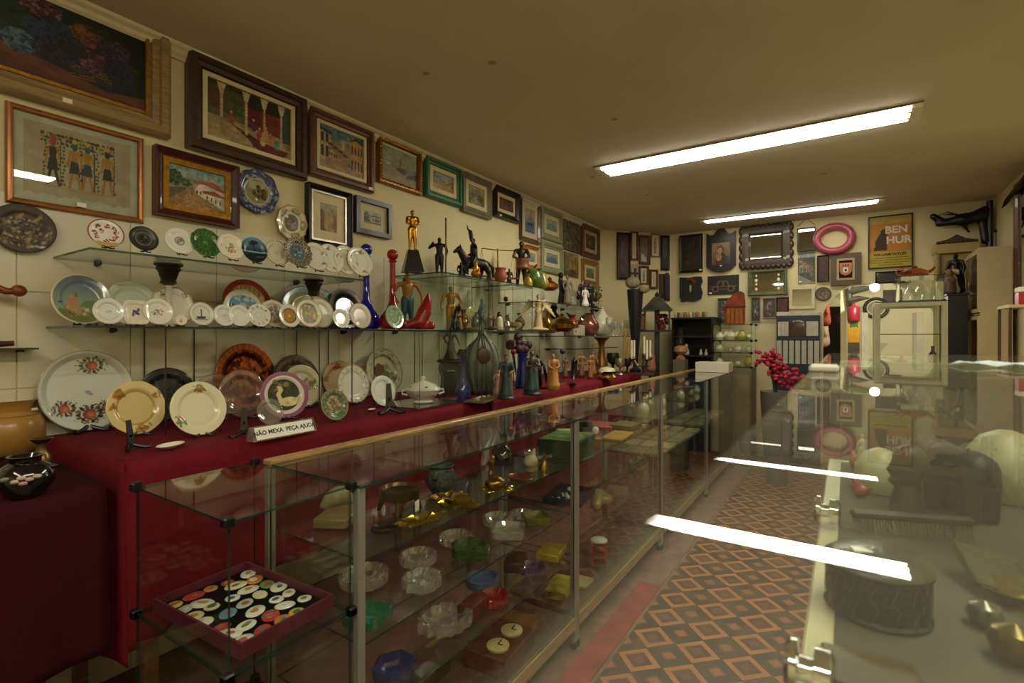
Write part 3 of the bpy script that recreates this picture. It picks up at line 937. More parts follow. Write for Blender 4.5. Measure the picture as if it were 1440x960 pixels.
shelf('high glass shelf carrying the horseman and other dark statues', -2.01, 2.28, 3.45, S3, (2.4, 3.3))
shelf('glass shelf under the bride and groom figures', -2.05, 3.48, 4.75, S4, (3.6, 4.6))
shelf('far glass shelf under the white drop-shaped vase', -1.93, 3.73, 5.45, S2 - .03, (3.8, 5.0))
shelf('small far glass shelf above the tall candlesticks', -2.1, 4.25, 5.3, H - .115, (4.3, 5.2))
CAP = mat('#1f1a18', .45, 0, .3, 20)
def pillar(label, y, x=-2.24):
    r = thing('shelf_pillar', label, 'shelf support', (x, y, S2 + .001)); h_ = S1 - GT - S2 - .001
    MB().lathe([(.02, 0), (.02, .01), (.012, .02), (.011, h_ - .09), (.014, h_ - .085)], 16).build('column', mat('#cfcab4', .4), r)
    MB().lathe([(.014, h_ - .085), (.03, h_ - .075), (.025, h_ - .065), (.036, h_ - .03), (.044, h_ - .022), (.04, h_ - .012), (.05, h_ - .006), (.05, h_)], 20).build('capital', CAP, r)
pillar('dark-capped pillar between the glass shelves, the one nearer the left edge', ypx(237, -2.24))
pillar('dark-capped pillar between the glass shelves, behind the blue-rimmed oval dish', ypx(441, -2.24))
for i, (a, b, lb) in enumerate([(2.72, 3.02, 'glass cube under the figure shelf, around the grey leaf-shaped carving'),
                                (3.35, 3.62, 'glass cube under the figure shelf, beside the terracotta lady')]):
    glass_cube(lb, -2.43, -2.12, a, b, TZ + .008, S2 - GT - .001, connectors=False)
glass_cube('glass cube holding the white porcelain tureen on the red cloth', -2.06, -1.735, 1.80, 2.17, TZ + .008, S2 - GT - .001, connectors=False, top=False)
glass_cube('glass cube below the horseman statue', -2.42, -2.04, 2.42, 2.80, S2 + .001, S3 - GT - .001, connectors=False)
glass_cube('glass cube below the kneeling drummer statue', -2.42, -2.04, 3.09, 3.37, S2 + .001, S3 - GT - .001, connectors=False)

# ------------------------------------------------------------------ the row of aluminium and glass display cases
XF, XB = -.985, -1.39
CZ = H - .36        # top of the cases
RAILW = wood('#8a6a40', '#c09a62', axis=1)
BOARDM = wood('#4a3a2a', '#6b5540', .6, axis=1)
def case(label, y0, y1, shelves, first=False):
    r = thing('display_case', label, 'display case', ((XF + XB) / 2, (y0 + y1) / 2, 0))
    a = (XF - XB) / 2; b = (y1 - y0) / 2
    pw = .022
    for sy in (-1, 1):
        for sx in (-1, 1):
            y = sy * (b - pw / 2)
            x = sx * (a - pw / 2)
            mb = MB(); mb.box(x - pw / 2, x + pw / 2, y - pw / 2, y + pw / 2, .02, CZ - .012, .002)
            # groove of the extrusion
            p = mb.build('post', ALU, r, smooth=False)
            MB().box(x - pw / 2 - .004, x + pw / 2 + .004, y - pw / 2, y + pw / 2, 0, .03, .003).build('rubber_foot', BLACK, p, smooth=False)
    # bottom board and wooden rails
    MB().box(-a + .004, a - .004, -b + pw, b - pw, .115, .135).build('bottom_board', BOARDM, r, smooth=False)
    MB().box(a - .016, a + .004, -b + pw, b - pw, .09, .142, .002).build('front_rail', RAILW, r, smooth=False)
    MB().box(-a, -a + .02, -b + pw, b - pw, .09, .142, .002).build('rear_rail', RAILW, r, smooth=False)
    MB().box(-a - .008, -a + .034, -b, b, CZ - .014, CZ + .008, .002).build('wooden_top_rail', RAILW, r, smooth=False)
    panes('glass_top', (-a + .034, -b + .001, CZ - .010), (a + .008, b - .001, CZ - .002), r, G_TOP)
    panes('front_pane', (a - .008, -b + pw, .142), (a - .003, b - pw, CZ - .012), r)
    panes('end_pane', (-a + pw, -b + .003, .142), (a - pw, -b + .008, CZ - .012), r)
    panes('end_pane', (-a + pw, b - .008, .142), (a - pw, b - .003, CZ - .012), r)
    for z, fx in shelves:
        panes('glass_shelf', (-a + .02, -b + .03, z - .006), (fx * a - .02, b - .03, z), r, G_TOP)
    return r
C1, C2, C3 = .805, .595, .385
case('first glass display case in the aisle, filled with ashtrays and brass dishes', .815, 2.005, ((C1, 1), (C2, 1), (C3, 1)))
case('second glass display case, with the green game box and clutter', 2.007, 3.232, ((.795, 1), (.595, .7), (.385, .8)))
case('third glass display case, with trays of flat pale boxes', 3.234, 4.50, ((.795, .55), (.575, 1), (.33, .8)))
case('last glass display case, under the long white carton', 4.502, 5.70, ((.795, .55), (.575, 1), (.33, .8)))
# stack of glass cubes at the near end
QX0, QX1, QY0, QY1 = -1.42, -1.0, .512, .805
for z0, z1, lb in ((.70, 1.004, 'top glass cube at the near end of the cases, around the tray of badges'),
                   (.38, .699, 'middle glass cube at the near end of the cases, with the large cut-glass bowl'),
                   (.06, .379, 'bottom glass cube at the near end of the cases, near the floor')):
    gc = glass_cube(lb, QX0, QX1, QY0, QY1, z0, z1, t=.005, csize=.011)
for x in (-.17, .17):
    for y in (-.11, .11): MB().lathe([(.016, -.06), (.016, -.008), (.012, -.001)], 12, (x, y, 0)).build('foot', BLACK, gc)
# ------------------------------------------------------------------ painted motifs
def houses(p, seed, x0, x1, yb, yt, n, walls, roof='#7d4a30', left=True):
    r = random.Random(seed); x = x0
    for i in range(n):
        w_ = (x1 - x0) / n; f = i / max(1, n - 1); k = (1 - f * .6) if left else (.4 + f * .6)
        top = yb + (yt - yb) * k
        p.poly([(x, yb * (1 if k > .7 else 1)), (x + w_, yb + (.02 if left else 0)), (x + w_, top * .97), (x, top)], walls[i % len(walls)])
        p.poly([(x - .01, top), (x + w_ + .01, top * .97), (x + w_, top + .05), (x + .02, top + .07)], roof)
        for q in range(2):
            wx = x + w_ * (.2 + .4 * q)
            p.rect(wx, wx + w_ * .2, yb + (top - yb) * .1, yb + (top - yb) * .45, '#3b2c22')
            p.rect(wx, wx + w_ * .18, yb + (top - yb) * .6, yb + (top - yb) * .85, '#4a3a2c')
        x += w_
def flowers_fn(p):
    p.grad('#0d1420', '#1c2a36'); p.c[:] = hexs('#132028') * (p.X[:, None] * .9 + .1) * .6 + hexs('#3f6a66') * (1 - p.X[:, None]) * .75
    p.poly([(0, .30), (.35, .22), (.7, .10), (1, .16), (1, 0), (0, 0)], '#a2582c'); p.poly([(0, .2), (.5, .04), (1, .05), (1, 0), (0, 0)], '#7a3520', .7)
    p.poly([(.52, .14), (.75, .2), (.72, .34), (.45, .30)], '#6a4a22')
    for i in range(9): p.line((.47 + .03 * i, .15 + .01 * i), (.46 + .035 * i, .31), .004, '#2a1c10')
    for i in range(5): p.line((.46, .16 + .035 * i), (.74, .2 + .03 * i), .004, '#b08a48')
    for cx, cy, rx, ry, cs in [(.27, .82, .13, .12, ['#a86a7c', '#7a4250', '#c08a92', '#4a2a38']), (.36, .6, .2, .16, ['#22304e', '#2c4468', '#131c34', '#3b5a80']),
                              (.57, .72, .11, .13, ['#b0643a', '#cf8a55', '#7a3f24']), (.14, .36, .10, .14, ['#3f6a8c', '#5d8aa8', '#26486a', '#7fa6b4']),
                              (.36, .36, .14, .10, ['#3c3050', '#5c4468', '#241e38']), (.62, .42, .10, .13, ['#9a5468', '#b87a88', '#5e2e40']),
                              (.8, .40, .11, .13, ['#222c58', '#364a80', '#141a38']), (.76, .66, .12, .12, ['#544060', '#76587e', '#2c2238']), (.48, .48, .1, .08, ['#343a20', '#20301c'])]:
        p.ell(cx, cy, rx, ry, cs[-1]); p.disc(150, cx, cy, rx, ry, .014, cs)
    for a, b, q in [(.14, .72, .8), (.08, .55, 2.6), (.7, .18, -.5), (.86, .3, .7), (.66, .82, .3), (.9, .5, -.4), (.52, .24, .2)]:
        p.ell(a, b, .09, .035, '#2b3a1e', .9, q); p.ell(a, b + .008, .06, .012, '#4c5a2c', .8, q)
    p.noise(.18, 10); p.c *= .66
def papyrus_fn(p):
    p.c[:] = hexs('#c8c9b4')
    e = .012 * np.sin(p.X * 70) + .01 * np.sin(p.X * 31)
    p._m((p.X > .07) & (p.X < .94) & (p.Y > .10 + e) & (p.Y < .93 + e * .4), '#b8a88c')
    for i in range(60):
        x = p.r.uniform(.07, .94); p.rect(x, x + .005, .12, .91, '#a8967a' if i % 2 else '#c3b498', .35)
    p.rect(.2, .80, .20, .215, '#b8923a')
    for rw in range(3):
        for i in range(44):
            x = .2 + .6 * i / 44; y = .83 - rw * .045
            if p.r.uniform() < .9: p.ell(x, y + p.r.uniform(-.006, .006), p.r.uniform(.004, .009), p.r.uniform(.012, .026), ['#20241c', '#20241c', '#8a8a20', '#28452f'][p.r.integers(4)])
    for cx in (.225, .345, .37, .505, .62, .645, .79):
        for i in range(11): p.ell(cx + p.r.uniform(-.012, .012), .25 + i * .045, .007, .016, '#23271f')
    sk = '#b07c2c'
    for cx, a, hd, body in [(.285, 1, '#a33a2a', '#191a1c'), (.455, -1, '#2f5560', '#24302c'), (.56, 1, '#284a5c', '#283f52'), (.73, -1, '#1c1c1c', '#22281f')]:
        p.ell(cx, .74, .025, .055, hd); p.ell(cx, .80, .022, .03, '#a8402e' if a == 1 and cx < .4 else '#c9a636')
        p.poly([(cx - .035, .68), (cx + .035, .68), (cx + .02, .52), (cx - .02, .52)], sk if cx > .3 else body)
        p.poly([(cx - .03, .55), (cx + .03, .55), (cx + .045, .40), (cx - .045, .40)], body)
        p.line((cx - .02, .4), (cx - .04, .23), .012, sk if cx > .3 else body); p.line((cx + .02, .4), (cx + .05, .23), .012, sk if cx > .3 else body)
        p.line((cx + .035, .67), (cx + .06 * 1, .50), .009, sk); p.line((cx - .035, .67), (cx - .055, .48), .009, sk)
        p.line((cx + .06, .7), (cx + .06, .22), .004, '#1e211c')
    p.noise(.06, 12)
def orient_fn(p):
    p.c[:] = hexs('#a58e60'); p.rect(0, 1, .42, 1, '#33291a'); p.rect(.02, .24, .5, .95, '#5a3c1c'); p.rect(.12, .42, .46, .92, '#4e4a22')
    p.rect(.0, .42, .40, .5, '#5f5a34'); p.rect(.44, .9, .38, .84, '#5e1814'); p.rect(.46, .9, .74, 1, '#201a14'); p.rect(.9, 1, .3, 1, '#3c4a42')
    p.rect(.62, .9, .4, .75, '#7e2a18')
    p.poly([(.2, .38), (.55, .22), (.98, .06), (.6, .0), (.45, .18)], '#4a1712'); p.poly([(.48, .2), (.98, .14), (.9, .0), (.52, .05)], '#6a1a18')
    for x in (.16, .44, .66, .88):
        p.rect(x - .014, x + .014, .22 if x > .3 else .4, .95, '#cbb78a'); p.poly([(x - .05, 1), (x + .05, 1), (x + .02, .82), (x - .02, .82)], '#d2c096')
        for i in range(9): p.line((x - .014, .3 + i * .06), (x + .014, .33 + i * .06), .004, '#94825a')
    p.disc(70, .36, .62, .07, .1, .012, ['#35501f', '#4c6a2a', '#23381a'])
    for x, y, c_ in [(.27, .42, '#8c4a22'), (.53, .42, '#5d2c54'), (.6, .3, '#b04630'), (.68, .36, '#c9a768'), (.74, .26, '#c98c3a'), (.82, .22, '#4d8a80'), (.64, .2, '#d2b060')]:
        p.ell(x, y, .035, .09, c_); p.ell(x, y + .12, .016, .024, '#caa884')
    p.dots(60, .02, .4, .05, .36, .02, ['#b39c6c', '#9a845a'], .5); p.noise(.16, 14)
def village_fn(p):
    p.grad('#a89a76', '#6f8f92', .45, 1); p.dots(25, 0, 1, .75, 1, .07, ['#b9c2b4', '#8fa8a4', '#c8c8b6'], .35, .5)
    p.poly([(0, .42), (.3, .5), (.3, .3), (0, .12)], '#6a5a4a'); p.disc(80, .1, .68, .12, .2, .03, ['#2f4420', '#45602c', '#22331a']); p.disc(50, .3, .62, .1, .1, .025, ['#3c5526', '#54703a'])
    p.poly([(.28, .42), (.55, .42), (1, .02), (0, .0), (0, .14)], '#9a7748'); p.poly([(.36, .42), (.46, .42), (.75, .0), (.15, 0)], '#b08a54')
    p.poly([(.44, .5), (.58, .72), (.72, .62), (1, .55), (1, .08), (.5, .38)], '#d8cdb4')
    p.poly([(.42, .7), (.62, .73), (.62, .66), (.44, .62)], '#a85a34'); p.poly([(.6, .72), (.78, .78), (1, .6), (.98, .54), (.62, .66)], '#a35232'); p.poly([(.58, .5), (.8, .54), (1, .44), (1, .4), (.6, .44)], '#9c4c2e')
    for x in (.48, .54, .66, .74, .82, .9): p.rect(x, x + .025, .4 if x < .6 else .3 - (x - .66) * .4, .47 if x < .6 else .40 - (x - .66) * .4, '#4b3526')
    p.poly([(.3, .5), (.44, .55), (.44, .42), (.3, .44)], '#a87458'); p.rect(.395, .41, .3, .42, '#3c4450')
    p.dots(90, .1, .8, .0, .3, .015, ['#8a6536', '#c29c60', '#7a5a34'], .6); p.noise(.12, 16)
def colonial_fn(p):
    p.grad('#a5824e', '#46747a', .5, .9); p.dots(14, .2, .8, .7, 1, .06, ['#a8b4a0', '#7f9c98'], .5, .6)
    p.poly([(.2, .35), (.62, .42), (.78, .1), (.9, .0), (0, 0), (0, .2)], '#a4865c')
    p.poly([(0, .9), (.25, .85), (.25, .28), (0, .15)], '#b8a078'); houses(p, 4, .2, .62, .3, .58, 4, ['#b99a6c', '#a5835a'], '#5b3020')
    p.poly([(0, .95), (.28, .88), (.26, .82), (0, .88)], '#4a2f20')
    for x in (.04, .14): p.rect(x, x + .06, .62, .82, '#2b2a22'); p.rect(x, x + .06, .28, .52, '#33281c')
    p.poly([(.66, .82), (.82, .95), (1, .86), (1, 0), (.9, .02), (.66, .40)], '#b48a56'); p.poly([(.62, .8), (.82, .98), (1, .9), (1, .82), (.82, .9)], '#4c3322')
    for x in (.72, .8, .88, .95): p.rect(x, x + .03, .55, .76, '#33291d'); p.rect(x, x + .03, .16, .4, '#3a2a1c')
    p.rect(.5, .56, .55, .8, '#b0a083'); p.poly([(.48, .8), (.58, .8), (.53, .95)], '#6a6a60'); p.ell(.72, .2, .02, .08, '#4a5568'); p.ell(.66, .22, .018, .06, '#6a4030')
    p.noise(.16, 14)
def pastel_fn(p):
    p.grad('#b08e52', '#a9aaa0', .4, 1); p.poly([(0, 0), (0, .78), (.22, .7), (.25, .2), (.4, 0)], '#6e5640'); p.rect(.55, .8, .4, .82, '#b5a070'); p.ell(.66, .82, .12, .08, '#9c8a68')
    p.poly([(.75, 0), (1, 0), (1, .66), (.8, .62)], '#8c6a40'); p.poly([(.25, .2), (.55, .4), (.9, .0), (.3, 0)], '#c9a25c', .8); p.dots(50, .1, .9, .1, .7, .03, ['#a8844c', '#c4a868', '#8a6a48'], .4); p.noise(.15, 8)
def print_fn(p):
    p.grad('#7c765c', '#b4b49c', .3, 1); p.disc(60, .15, .5, .15, .4, .04, ['#3c4430', '#5c6248']); p.poly([(.35, .2), (1, .1), (1, .62), (.6, .7), (.35, .55)], '#b3ad96'); p.poly([(.33, .55), (.6, .75), (1, .65), (1, .58), (.6, .66)], '#5c5a4e')
    for x in (.5, .62, .74, .86): p.rect(x, x + .06, .25, .48, '#4a4a40')
    p.rect(0, 1, 0, .18, '#8a8064'); p.noise(.15, 10)
def boats_fn(p):
    p.grad('#98835a', '#9aa590', .3, 1); p.dots(30, 0, 1, .55, 1, .08, ['#b3b59a', '#8c9c92'], .3, .5); p.rect(0, 1, .4, .47, '#80806a')
    p.poly([(.42, .36), (.66, .28), (.7, .38), (.62, .46), (.5, .46), (.42, .42)], '#4a3626'); p.line((.53, .45), (.53, .76), .008, '#4b3b2a'); p.poly([(.53, .7), (.46, .45), (.53, .45)], '#7c6a50', .7)
    p.poly([(.66, .2), (.97, .24), (1, .40), (.84, .36), (.7, .28)], '#3c3226'); p.dots(40, 0, 1, .0, .3, .04, ['#a98f62', '#877048'], .5, .4); p.ell(.2, .48, .08, .015, '#c4c2ac'); p.noise(.1, 10)
def street_fn(p, sky='#8fa6a2', wl=('#b99a78', '#a8b0a4', '#c2a070')):
    p.grad('#b8904c', sky, .4, .8); houses(p, 3, 0, .62, .3, .85, 4, list(wl), '#7d5038'); houses(p, 5, .66, 1, .3, .6, 3, ['#a88462', '#c8b890'], '#7d4a38', False)
    p.poly([(.3, .34), (.7, .34), (1, 0), (.1, 0)], '#b98c44'); p.dots(30, .1, .9, 0, .3, .03, ['#a87c3a', '#cfa860'], .5); p.noise(.15, 12)
def pond_fn(p):
    p.grad('#6a6a44', '#b5ac88', .3, 1); p.poly([(.1, 0), (.9, 0), (.6, .45), (.4, .45)], '#9a9472'); p.disc(80, .2, .5, .25, .15, .03, ['#4e5432', '#6e6c44', '#8c8656']); p.disc(70, .8, .45, .2, .18, .03, ['#43482a', '#7a7448'])
    for x in (.35, .52, .7): p.line((x, .5), (x, .8), .008, '#5a5238'); p.disc(16, x, .82, .06, .05, .02, ['#56603a', '#6e7048'])
    p.noise(.15, 10)
def darkint_fn(p):
    p.c[:] = hexs('#4d2a1c'); p.rect(0, 1, .55, 1, '#6a3424'); p.rect(.1, .9, .1, .5, '#7a4a34'); p.dots(40, .1, .9, .1, .8, .05, ['#8c5c44', '#3a1f16', '#a47860'], .6); p.noise(.2, 10)
def ship_fn(p, hull='#2c3440'):
    p.grad('#4f6e86', '#b2a58c', .35, .7); p.poly([(.2, .42), (.85, .44), (.72, .32), (.3, .32)], hull); p.line((.5, .4), (.52, .8), .012, '#5a4a3c'); p.poly([(.3, .45), (.5, .72), (.5, .45)], '#9a8c7a'); p.poly([(.54, .76), (.54, .46), (.82, .48)], '#8a8276')
    p.dots(40, 0, 1, 0, .32, .05, ['#3f607c', '#6c8698', '#50708a'], .5, .3); p.noise(.12, 10)
def marine_fn(p):
    p.grad('#6c8c8c', '#b4bda8', .2, 1); p.dots(60, 0, 1, .1, .6, .06, ['#7f9c94', '#93a893', '#5f8088', '#a8b098'], .5, .35); p.poly([(.1, .5), (.4, .62), (.7, .52), (.5, .45)], '#7c8a70'); p.noise(.12, 10)
def sea_fn(p):
    p.grad('#3f6888', '#aab4b0', .15, 1); p.dots(70, 0, 1, 0, .5, .05, ['#4f7894', '#7398a8', '#3a5a78', '#a8bcb8'], .6, .35); p.poly([(.3, .5), (.75, .5), (.66, .44), (.36, .44)], '#4c4a48'); p.line((.5, .5), (.5, .75), .012, '#6a5a4c'); p.noise(.12, 10)
def forest_fn(p):
    p.grad('#4a4630', '#74705a', 0, 1); p.disc(200, .5, .6, .5, .45, .035, ['#23261a', '#3a3e2a', '#5a5a40', '#8a866c', '#1c1c14']); p.rect(0, 1, 0, .2, '#57503a'); p.dots(20, .2, .8, .05, .3, .03, ['#8c7a58', '#33301f']); p.noise(.2, 12)
def autumn_fn(p):
    p.c[:] = hexs('#4c3426'); p.disc(120, .45, .55, .4, .45, .04, ['#7a4a34', '#9a7258', '#3a261c', '#8c6a50', '#5c5044']); p.disc(20, .5, .5, .15, .2, .04, ['#b4907a', '#a87a6a']); p.noise(.2, 10)
def ochre_fn(p):
    p.grad('#7a5428', '#a08a54'); p.poly([(.1, .2), (.3, .8), (.5, .3)], '#8a8a5a'); p.poly([(.5, .3), (.7, .9), (.9, .2)], '#a87838'); p.rect(.3, .7, 0, .3, '#6c4a24'); p.noise(.25, 8)
def tree_fn(p):
    p.grad('#7c7444', '#9fb0a0', .2, 1); p.disc(70, .35, .62, .3, .28, .05, ['#5f7658', '#88a088', '#3f5a44']); p.line((.35, .1), (.38, .6), .02, '#5a4028'); p.poly([(.7, 0), (.8, .5), (1, .4), (1, 0)], '#8c5a30'); p.noise(.15, 10)
def dark_fn(c0, c1, spots, n=40):
    def f(p):
        p.grad(c0, c1); p.disc(n, .5, .5, .3, .4, .06, spots, .7); p.noise(.25, 8)
    return f

# ------------------------------------------------------------------ pictures on the left wall
OCHREF = wood('#7c6440', '#a48858', axis=0); MAHOG = wood('#3a1a14', '#5a2a1e', axis=0); DKWOOD = wood('#2c1a10', '#4a3020', axis=0); BRN = wood('#4a2a18', '#75492a', axis=0)
GILT = mat('#b98a34', .3, .85, .3, 40); SILV = mat('#a8a494', .3, .9, .15, 30); CREAM = mat('#d6c8a0', .7, 0, .06); LINEN = mat('#c8bfa0', .85, 0, .1, 60); EBONY = mat('#1c1714', .35, 0, .2)
def padd(M, w_, h_):  # helper to unpack
    return dict(M=M, w_=w_, h_=h_)
x_ = WX + .02
M, a, b = wallL(-60, -10, 110, 237)
z1 = zpx(237, 38, x_); z0 = zpx(236, 196, x_); M[2][3] = (z0 + z1) / 2
picture('large dark oil painting of a basket of hydrangeas in an ochre frame', M, a, z1 - z0, .075, OCHREF, flowers_fn, 'step', .05, liner=(.012, GILT), tagpos=(-.12, -.90), res=150)
M, a, b = wallL(8, 140, 283, 203)
picture('papyrus sheet with Egyptian figures behind glass in a copper-brown frame', M, a, b, .022, mat('#9c6438', .25, .5, .15, 20), papyrus_fn, 'round', .022, glazed=True, tagpos=(0, -.82), res=170, cmat=MATTE)
M, a, b = wallL(262, 68, 207, 429)
picture('courtyard scene with columns and red carpet in a heavy dark frame', M, a, b, .065, DKWOOD, orient_fn, 'step', .05, liner=(.02, CREAM), res=130)
M, a, b = wallL(216, 203, 301, 334)
picture('village lane with white houses in a mahogany and gilt frame', M, a, b, .035, MAHOG, village_fn, 'scoop', .04, liner=(.022, GILT), res=110)
M, a, b = wallL(434, 148, 245, 524)
picture('old town street with church tower in a brown frame with cream fillet', M, a, b, .05, BRN, colonial_fn, 'step', .04, liner=(.018, CREAM), tagpos=(.85, -.9), res=90)
M, a, b = wallL(431, 256, 342, 492)
picture('small ochre townscape in wide cream mount and silver-black frame', M, a, b, .028, EBONY, pastel_fn, 'scoop', .045, liner=(.01, SILV), mats=(.05, CREAM), cmat=MATTE)
M, a, b = wallL(499, 274, 326, 549)
picture('small print of a long house in grey mount and black frame', M, a, b, .028, EBONY, print_fn, 'flat', .035, mats=(.045, LINEN), cmat=MATTE)
M, a, b = wallL(531, 188, 255, 592)
picture('stranded sailing boats in a carved gilt frame', M, a, b, .035, mat('#8a5c28', .3, .7, .2), boats_fn, 'round', .035, beads=.02)
M, a, b = wallL(597, 218, 275, 647)
picture('village street in a bright green frame', M, a, b, .05, mat('#2f6a44', .45, 0, .2), street_fn, 'step', .045, liner=(.03, CREAM))
M, a, b = wallL(649, 240, 296, 689)
picture('misty pond with trees in a dull grey-gold frame', M, a, b, .05, mat('#7d7862', .45, .3, .15), pond_fn, 'scoop', .04, liner=(.03, CREAM))
M, a, b = wallL(695, 259, 303, 729)
picture('small dark red interior scene in a black frame', M, a, b, .05, EBONY, darkint_fn, 'scoop', .045, mats=(.03, CREAM), tagpos=(-.7, -.92))
M, a, b = wallL(732, 275, 336, 759)
picture('upright picture of a single sailing ship on blue water', M, a, b, .035, BRN, ship_fn, 'scoop', .035, mats=(.05, LINEN))
PGREEN = mat('#8a9274', .5, 0, .12)
M, a, b = wallL(761, 289, 334, 790)
picture('pale coastal view in a grey-green frame, the upper of the pair', M, a, b, .06, PGREEN, marine_fn, 'step', .035, liner=(.04, CREAM))
M, a, b = wallL(735, 342, 376, 758)
picture('small picture in an orange wood frame behind the drummer statue', M, a, b, .04, wood('#8c5420', '#b9803c'), marine_fn, 'scoop', .035, liner=(.03, CREAM))
M, a, b = wallL(761, 338, 381, 791)
picture('blue sea picture in a grey-green frame, the lower of the pair', M, a, b, .06, PGREEN, sea_fn, 'step', .035, liner=(.04, CREAM))
M, a, b = wallL(793, 307, 350, 816)
picture('unframed dark canvas of a tangled forest', M, a, b, 0, None, forest_fn, t=.06)
M, a, b = wallL(818, 313, 359, 842)
picture('russet autumn portrait picture in a broad brown frame', M, a, b, .06, BRN, autumn_fn, 'step', .04, liner=(.04, mat('#b09a78', .7)))
M, a, b = wallL(795, 353, 387, 814)
picture('small unframed ochre canvas below the forest picture', M, a, b, 0, None, ochre_fn, t=.05)
M, a, b = wallL(819, 363, 400, 840)
picture('tree landscape in a golden brown frame above the bride figure', M, a, b, .06, wood('#7a5626', '#a47c3e'), tree_fn, 'scoop', .04, liner=(.03, CREAM))
# canted wall
def picA(label, pl, pr, tp, bt, border, fm, fn, **k):
    M, a, b = wallA(pl, pr, tp, bt); return picture(label, M, a, b, border, fm, fn, **k)
picA('tall dark red figure picture, leftmost on the canted wall', 868, 886, 327, 393, .025, EBONY, dark_fn('#3a1a18', '#4c2a28', ['#6a4a44', '#241414', '#7a5a50']))
picA('narrow green-gold picture high on the canted wall', 887, 897, 325, 366, .025, BRN, tree_fn, liner=(.02, CREAM))
picA('brown textured panel picture high on the canted wall', 899, 914, 331, 372, .03, BRN, dark_fn('#4f4226', '#6a5a34', ['#5a4a2a', '#3c301c']))
picA('pale sketch sheet pinned beside the corner', 916, 928, 329, 361, .012, mat('#8c7c5c', .6), print_fn, mats=(.03, CREAM))
picA('little grey marine view in a dark frame, left of two', 899, 912, 374, 401, .028, BRN, marine_fn, liner=(.02, CREAM))
picA('little grey landscape in a dark frame, right of two', 914, 925, 379, 406, .028, BRN, print_fn, liner=(.02, CREAM))
picA('dark upright glass picture next to the room corner', 930, 941, 331, 380, .03, EBONY, dark_fn('#20241f', '#6b6650', ['#1c1f1a', '#4f4a3a']))
picA('narrow dark carved panel beside the lantern roof', 928, 934, 385, 420, .012, DKWOOD, dark_fn('#33201a', '#4a3228', ['#5c4034', '#241612']))
M, a, b = wallA(935, 942, 383, 423)
r = thing('carved_relief', 'narrow arched dark carved panel nearest the corner', 'wall panel', M=M)
pp = [(-a / 2, -b / 2), (a / 2, -b / 2), (a / 2, b * .35)] + [(a / 2 * math.cos(t), b * .35 + b * .15 * math.sin(t)) for t in (.5, 1.05, 1.57, 2.1, 2.64)] + [(-a / 2, b * .35)]
MB().prism(pp, 0, .02).build('board', DKWOOD, r, smooth=False); MB().prism([(x * .7, y * .85) for x, y in pp], .02, .028).build('relief', mat('#2c3034', .5, 0, .4, 50), r, smooth=False)
M, a, b = wallA(889, 898, 371, 404)
r = thing('crucifix', 'small dark crucifix on a pale board', 'crucifix', M=M)
MB().box(-a / 2, a / 2, -b / 2, b / 2, 0, .012).build('board', mat('#b5a884', .6), r, smooth=False)
MB().box(-.012, .012, -b * .3, b * .32, .012, .026).build('upright', BLACK, r, smooth=False); MB().box(-.06, .06, b * .06, b * .06 + .024, .012, .025).build('crossbar', BLACK, r, smooth=False)

# round pieces hung on the left wall
def relief_fn(p):
    p.c[:] = hexs('#3c342a'); p.disc(260, 0, -.15, .9, .62, .05, ['#6a5a44', '#2a241d', '#8c7858', '#4a3e30']); p.ell(-.1, .5, .2, .06, '#8a6e48', 1, .9); p.ell(.45, .5, .2, .06, '#8a6e48', 1, .9); p.ring(.93, 1.1, '#3a2a20'); p.rect(.35, .6, -.75, -.66, '#b4ad98'); p.noise(.2, 10)
c_ = PX(33, 321, WX + .03)
plate('dark oval relief plaque with leaping fish hung at the far left', frameM((WX + .03, c_.y, c_.z), (0, 1, 0), (0, 0, 1)), 34 * mpp(c_), relief_fn, ratio=1.06, depth=.05, m=paint(.4, .3), name='wall_plaque', cat='wall plaque', rings=30)
def bluescene_fn(p):
    p.c[:] = hexs('#8f97a8'); p.ring(.7, 1.2, '#39446a'); p.disc(240, 0, 0, 1, 1, .05, ['#2c3660', '#5a658c', '#a8a89c', '#46527c']); p.ell(0, 0, .58, .58, '#c8c2a4'); p.ell(0, 0, .54, .54, '#8a8a64'); p.rect(-.4, .4, .1, .45, '#a8a888'); p.disc(50, .12, -.05, .32, .3, .07, ['#4c4a24', '#5f5230', '#2f3018', '#6e5c34']); p.rect(-.1, .02, -.4, -.3, '#e8e4d4')
c_ = PX(363, 269, WX + .03)
plate('scalloped blue-rimmed plate with a brown scene hung on the wall', frameM((WX + .03, c_.y, c_.z), (0, 1, 0), (0, 0, 1)), 31 * mpp(c_), bluescene_fn, ratio=.98, lobes=8, lobe_amp=.035, depth=.12, name='wall_plate', rings=28)
def gallant_fn(p):
    p.c[:] = hexs('#d8d0b4'); p.ring(.92, 1.2, '#b79a66'); p.ell(0, 0, .5, .52, '#c8b88c'); p.ell(0, 0, .46, .48, '#4c5232'); p.disc(30, .02, -.05, .25, .3, .09, ['#8a5068', '#5c6238', '#a87a80', '#3a4026', '#b06c8c']); p.rect(-.36, -.2, .25, .4, '#ece8d8')
    for k in range(5):
        a_ = 1.2 + k * 2 * PI / 5
        p.ell(.73 * math.cos(a_), .73 * math.sin(a_), .15, .3, '#5a4428', 1, a_); p.ell(.73 * math.cos(a_), .73 * math.sin(a_), .11, .25, '#b8a478', 1, a_)
c_ = PX(411, 313, WX + .03)
plate('cream openwork plate with a couple in the centre hung on the wall', frameM((WX + .03, c_.y, c_.z), (0, 1, 0), (0, 0, 1)), 24.5 * mpp(c_), gallant_fn, ratio=.96, lobes=10, lobe_amp=.03, name='wall_plate', rings=28)
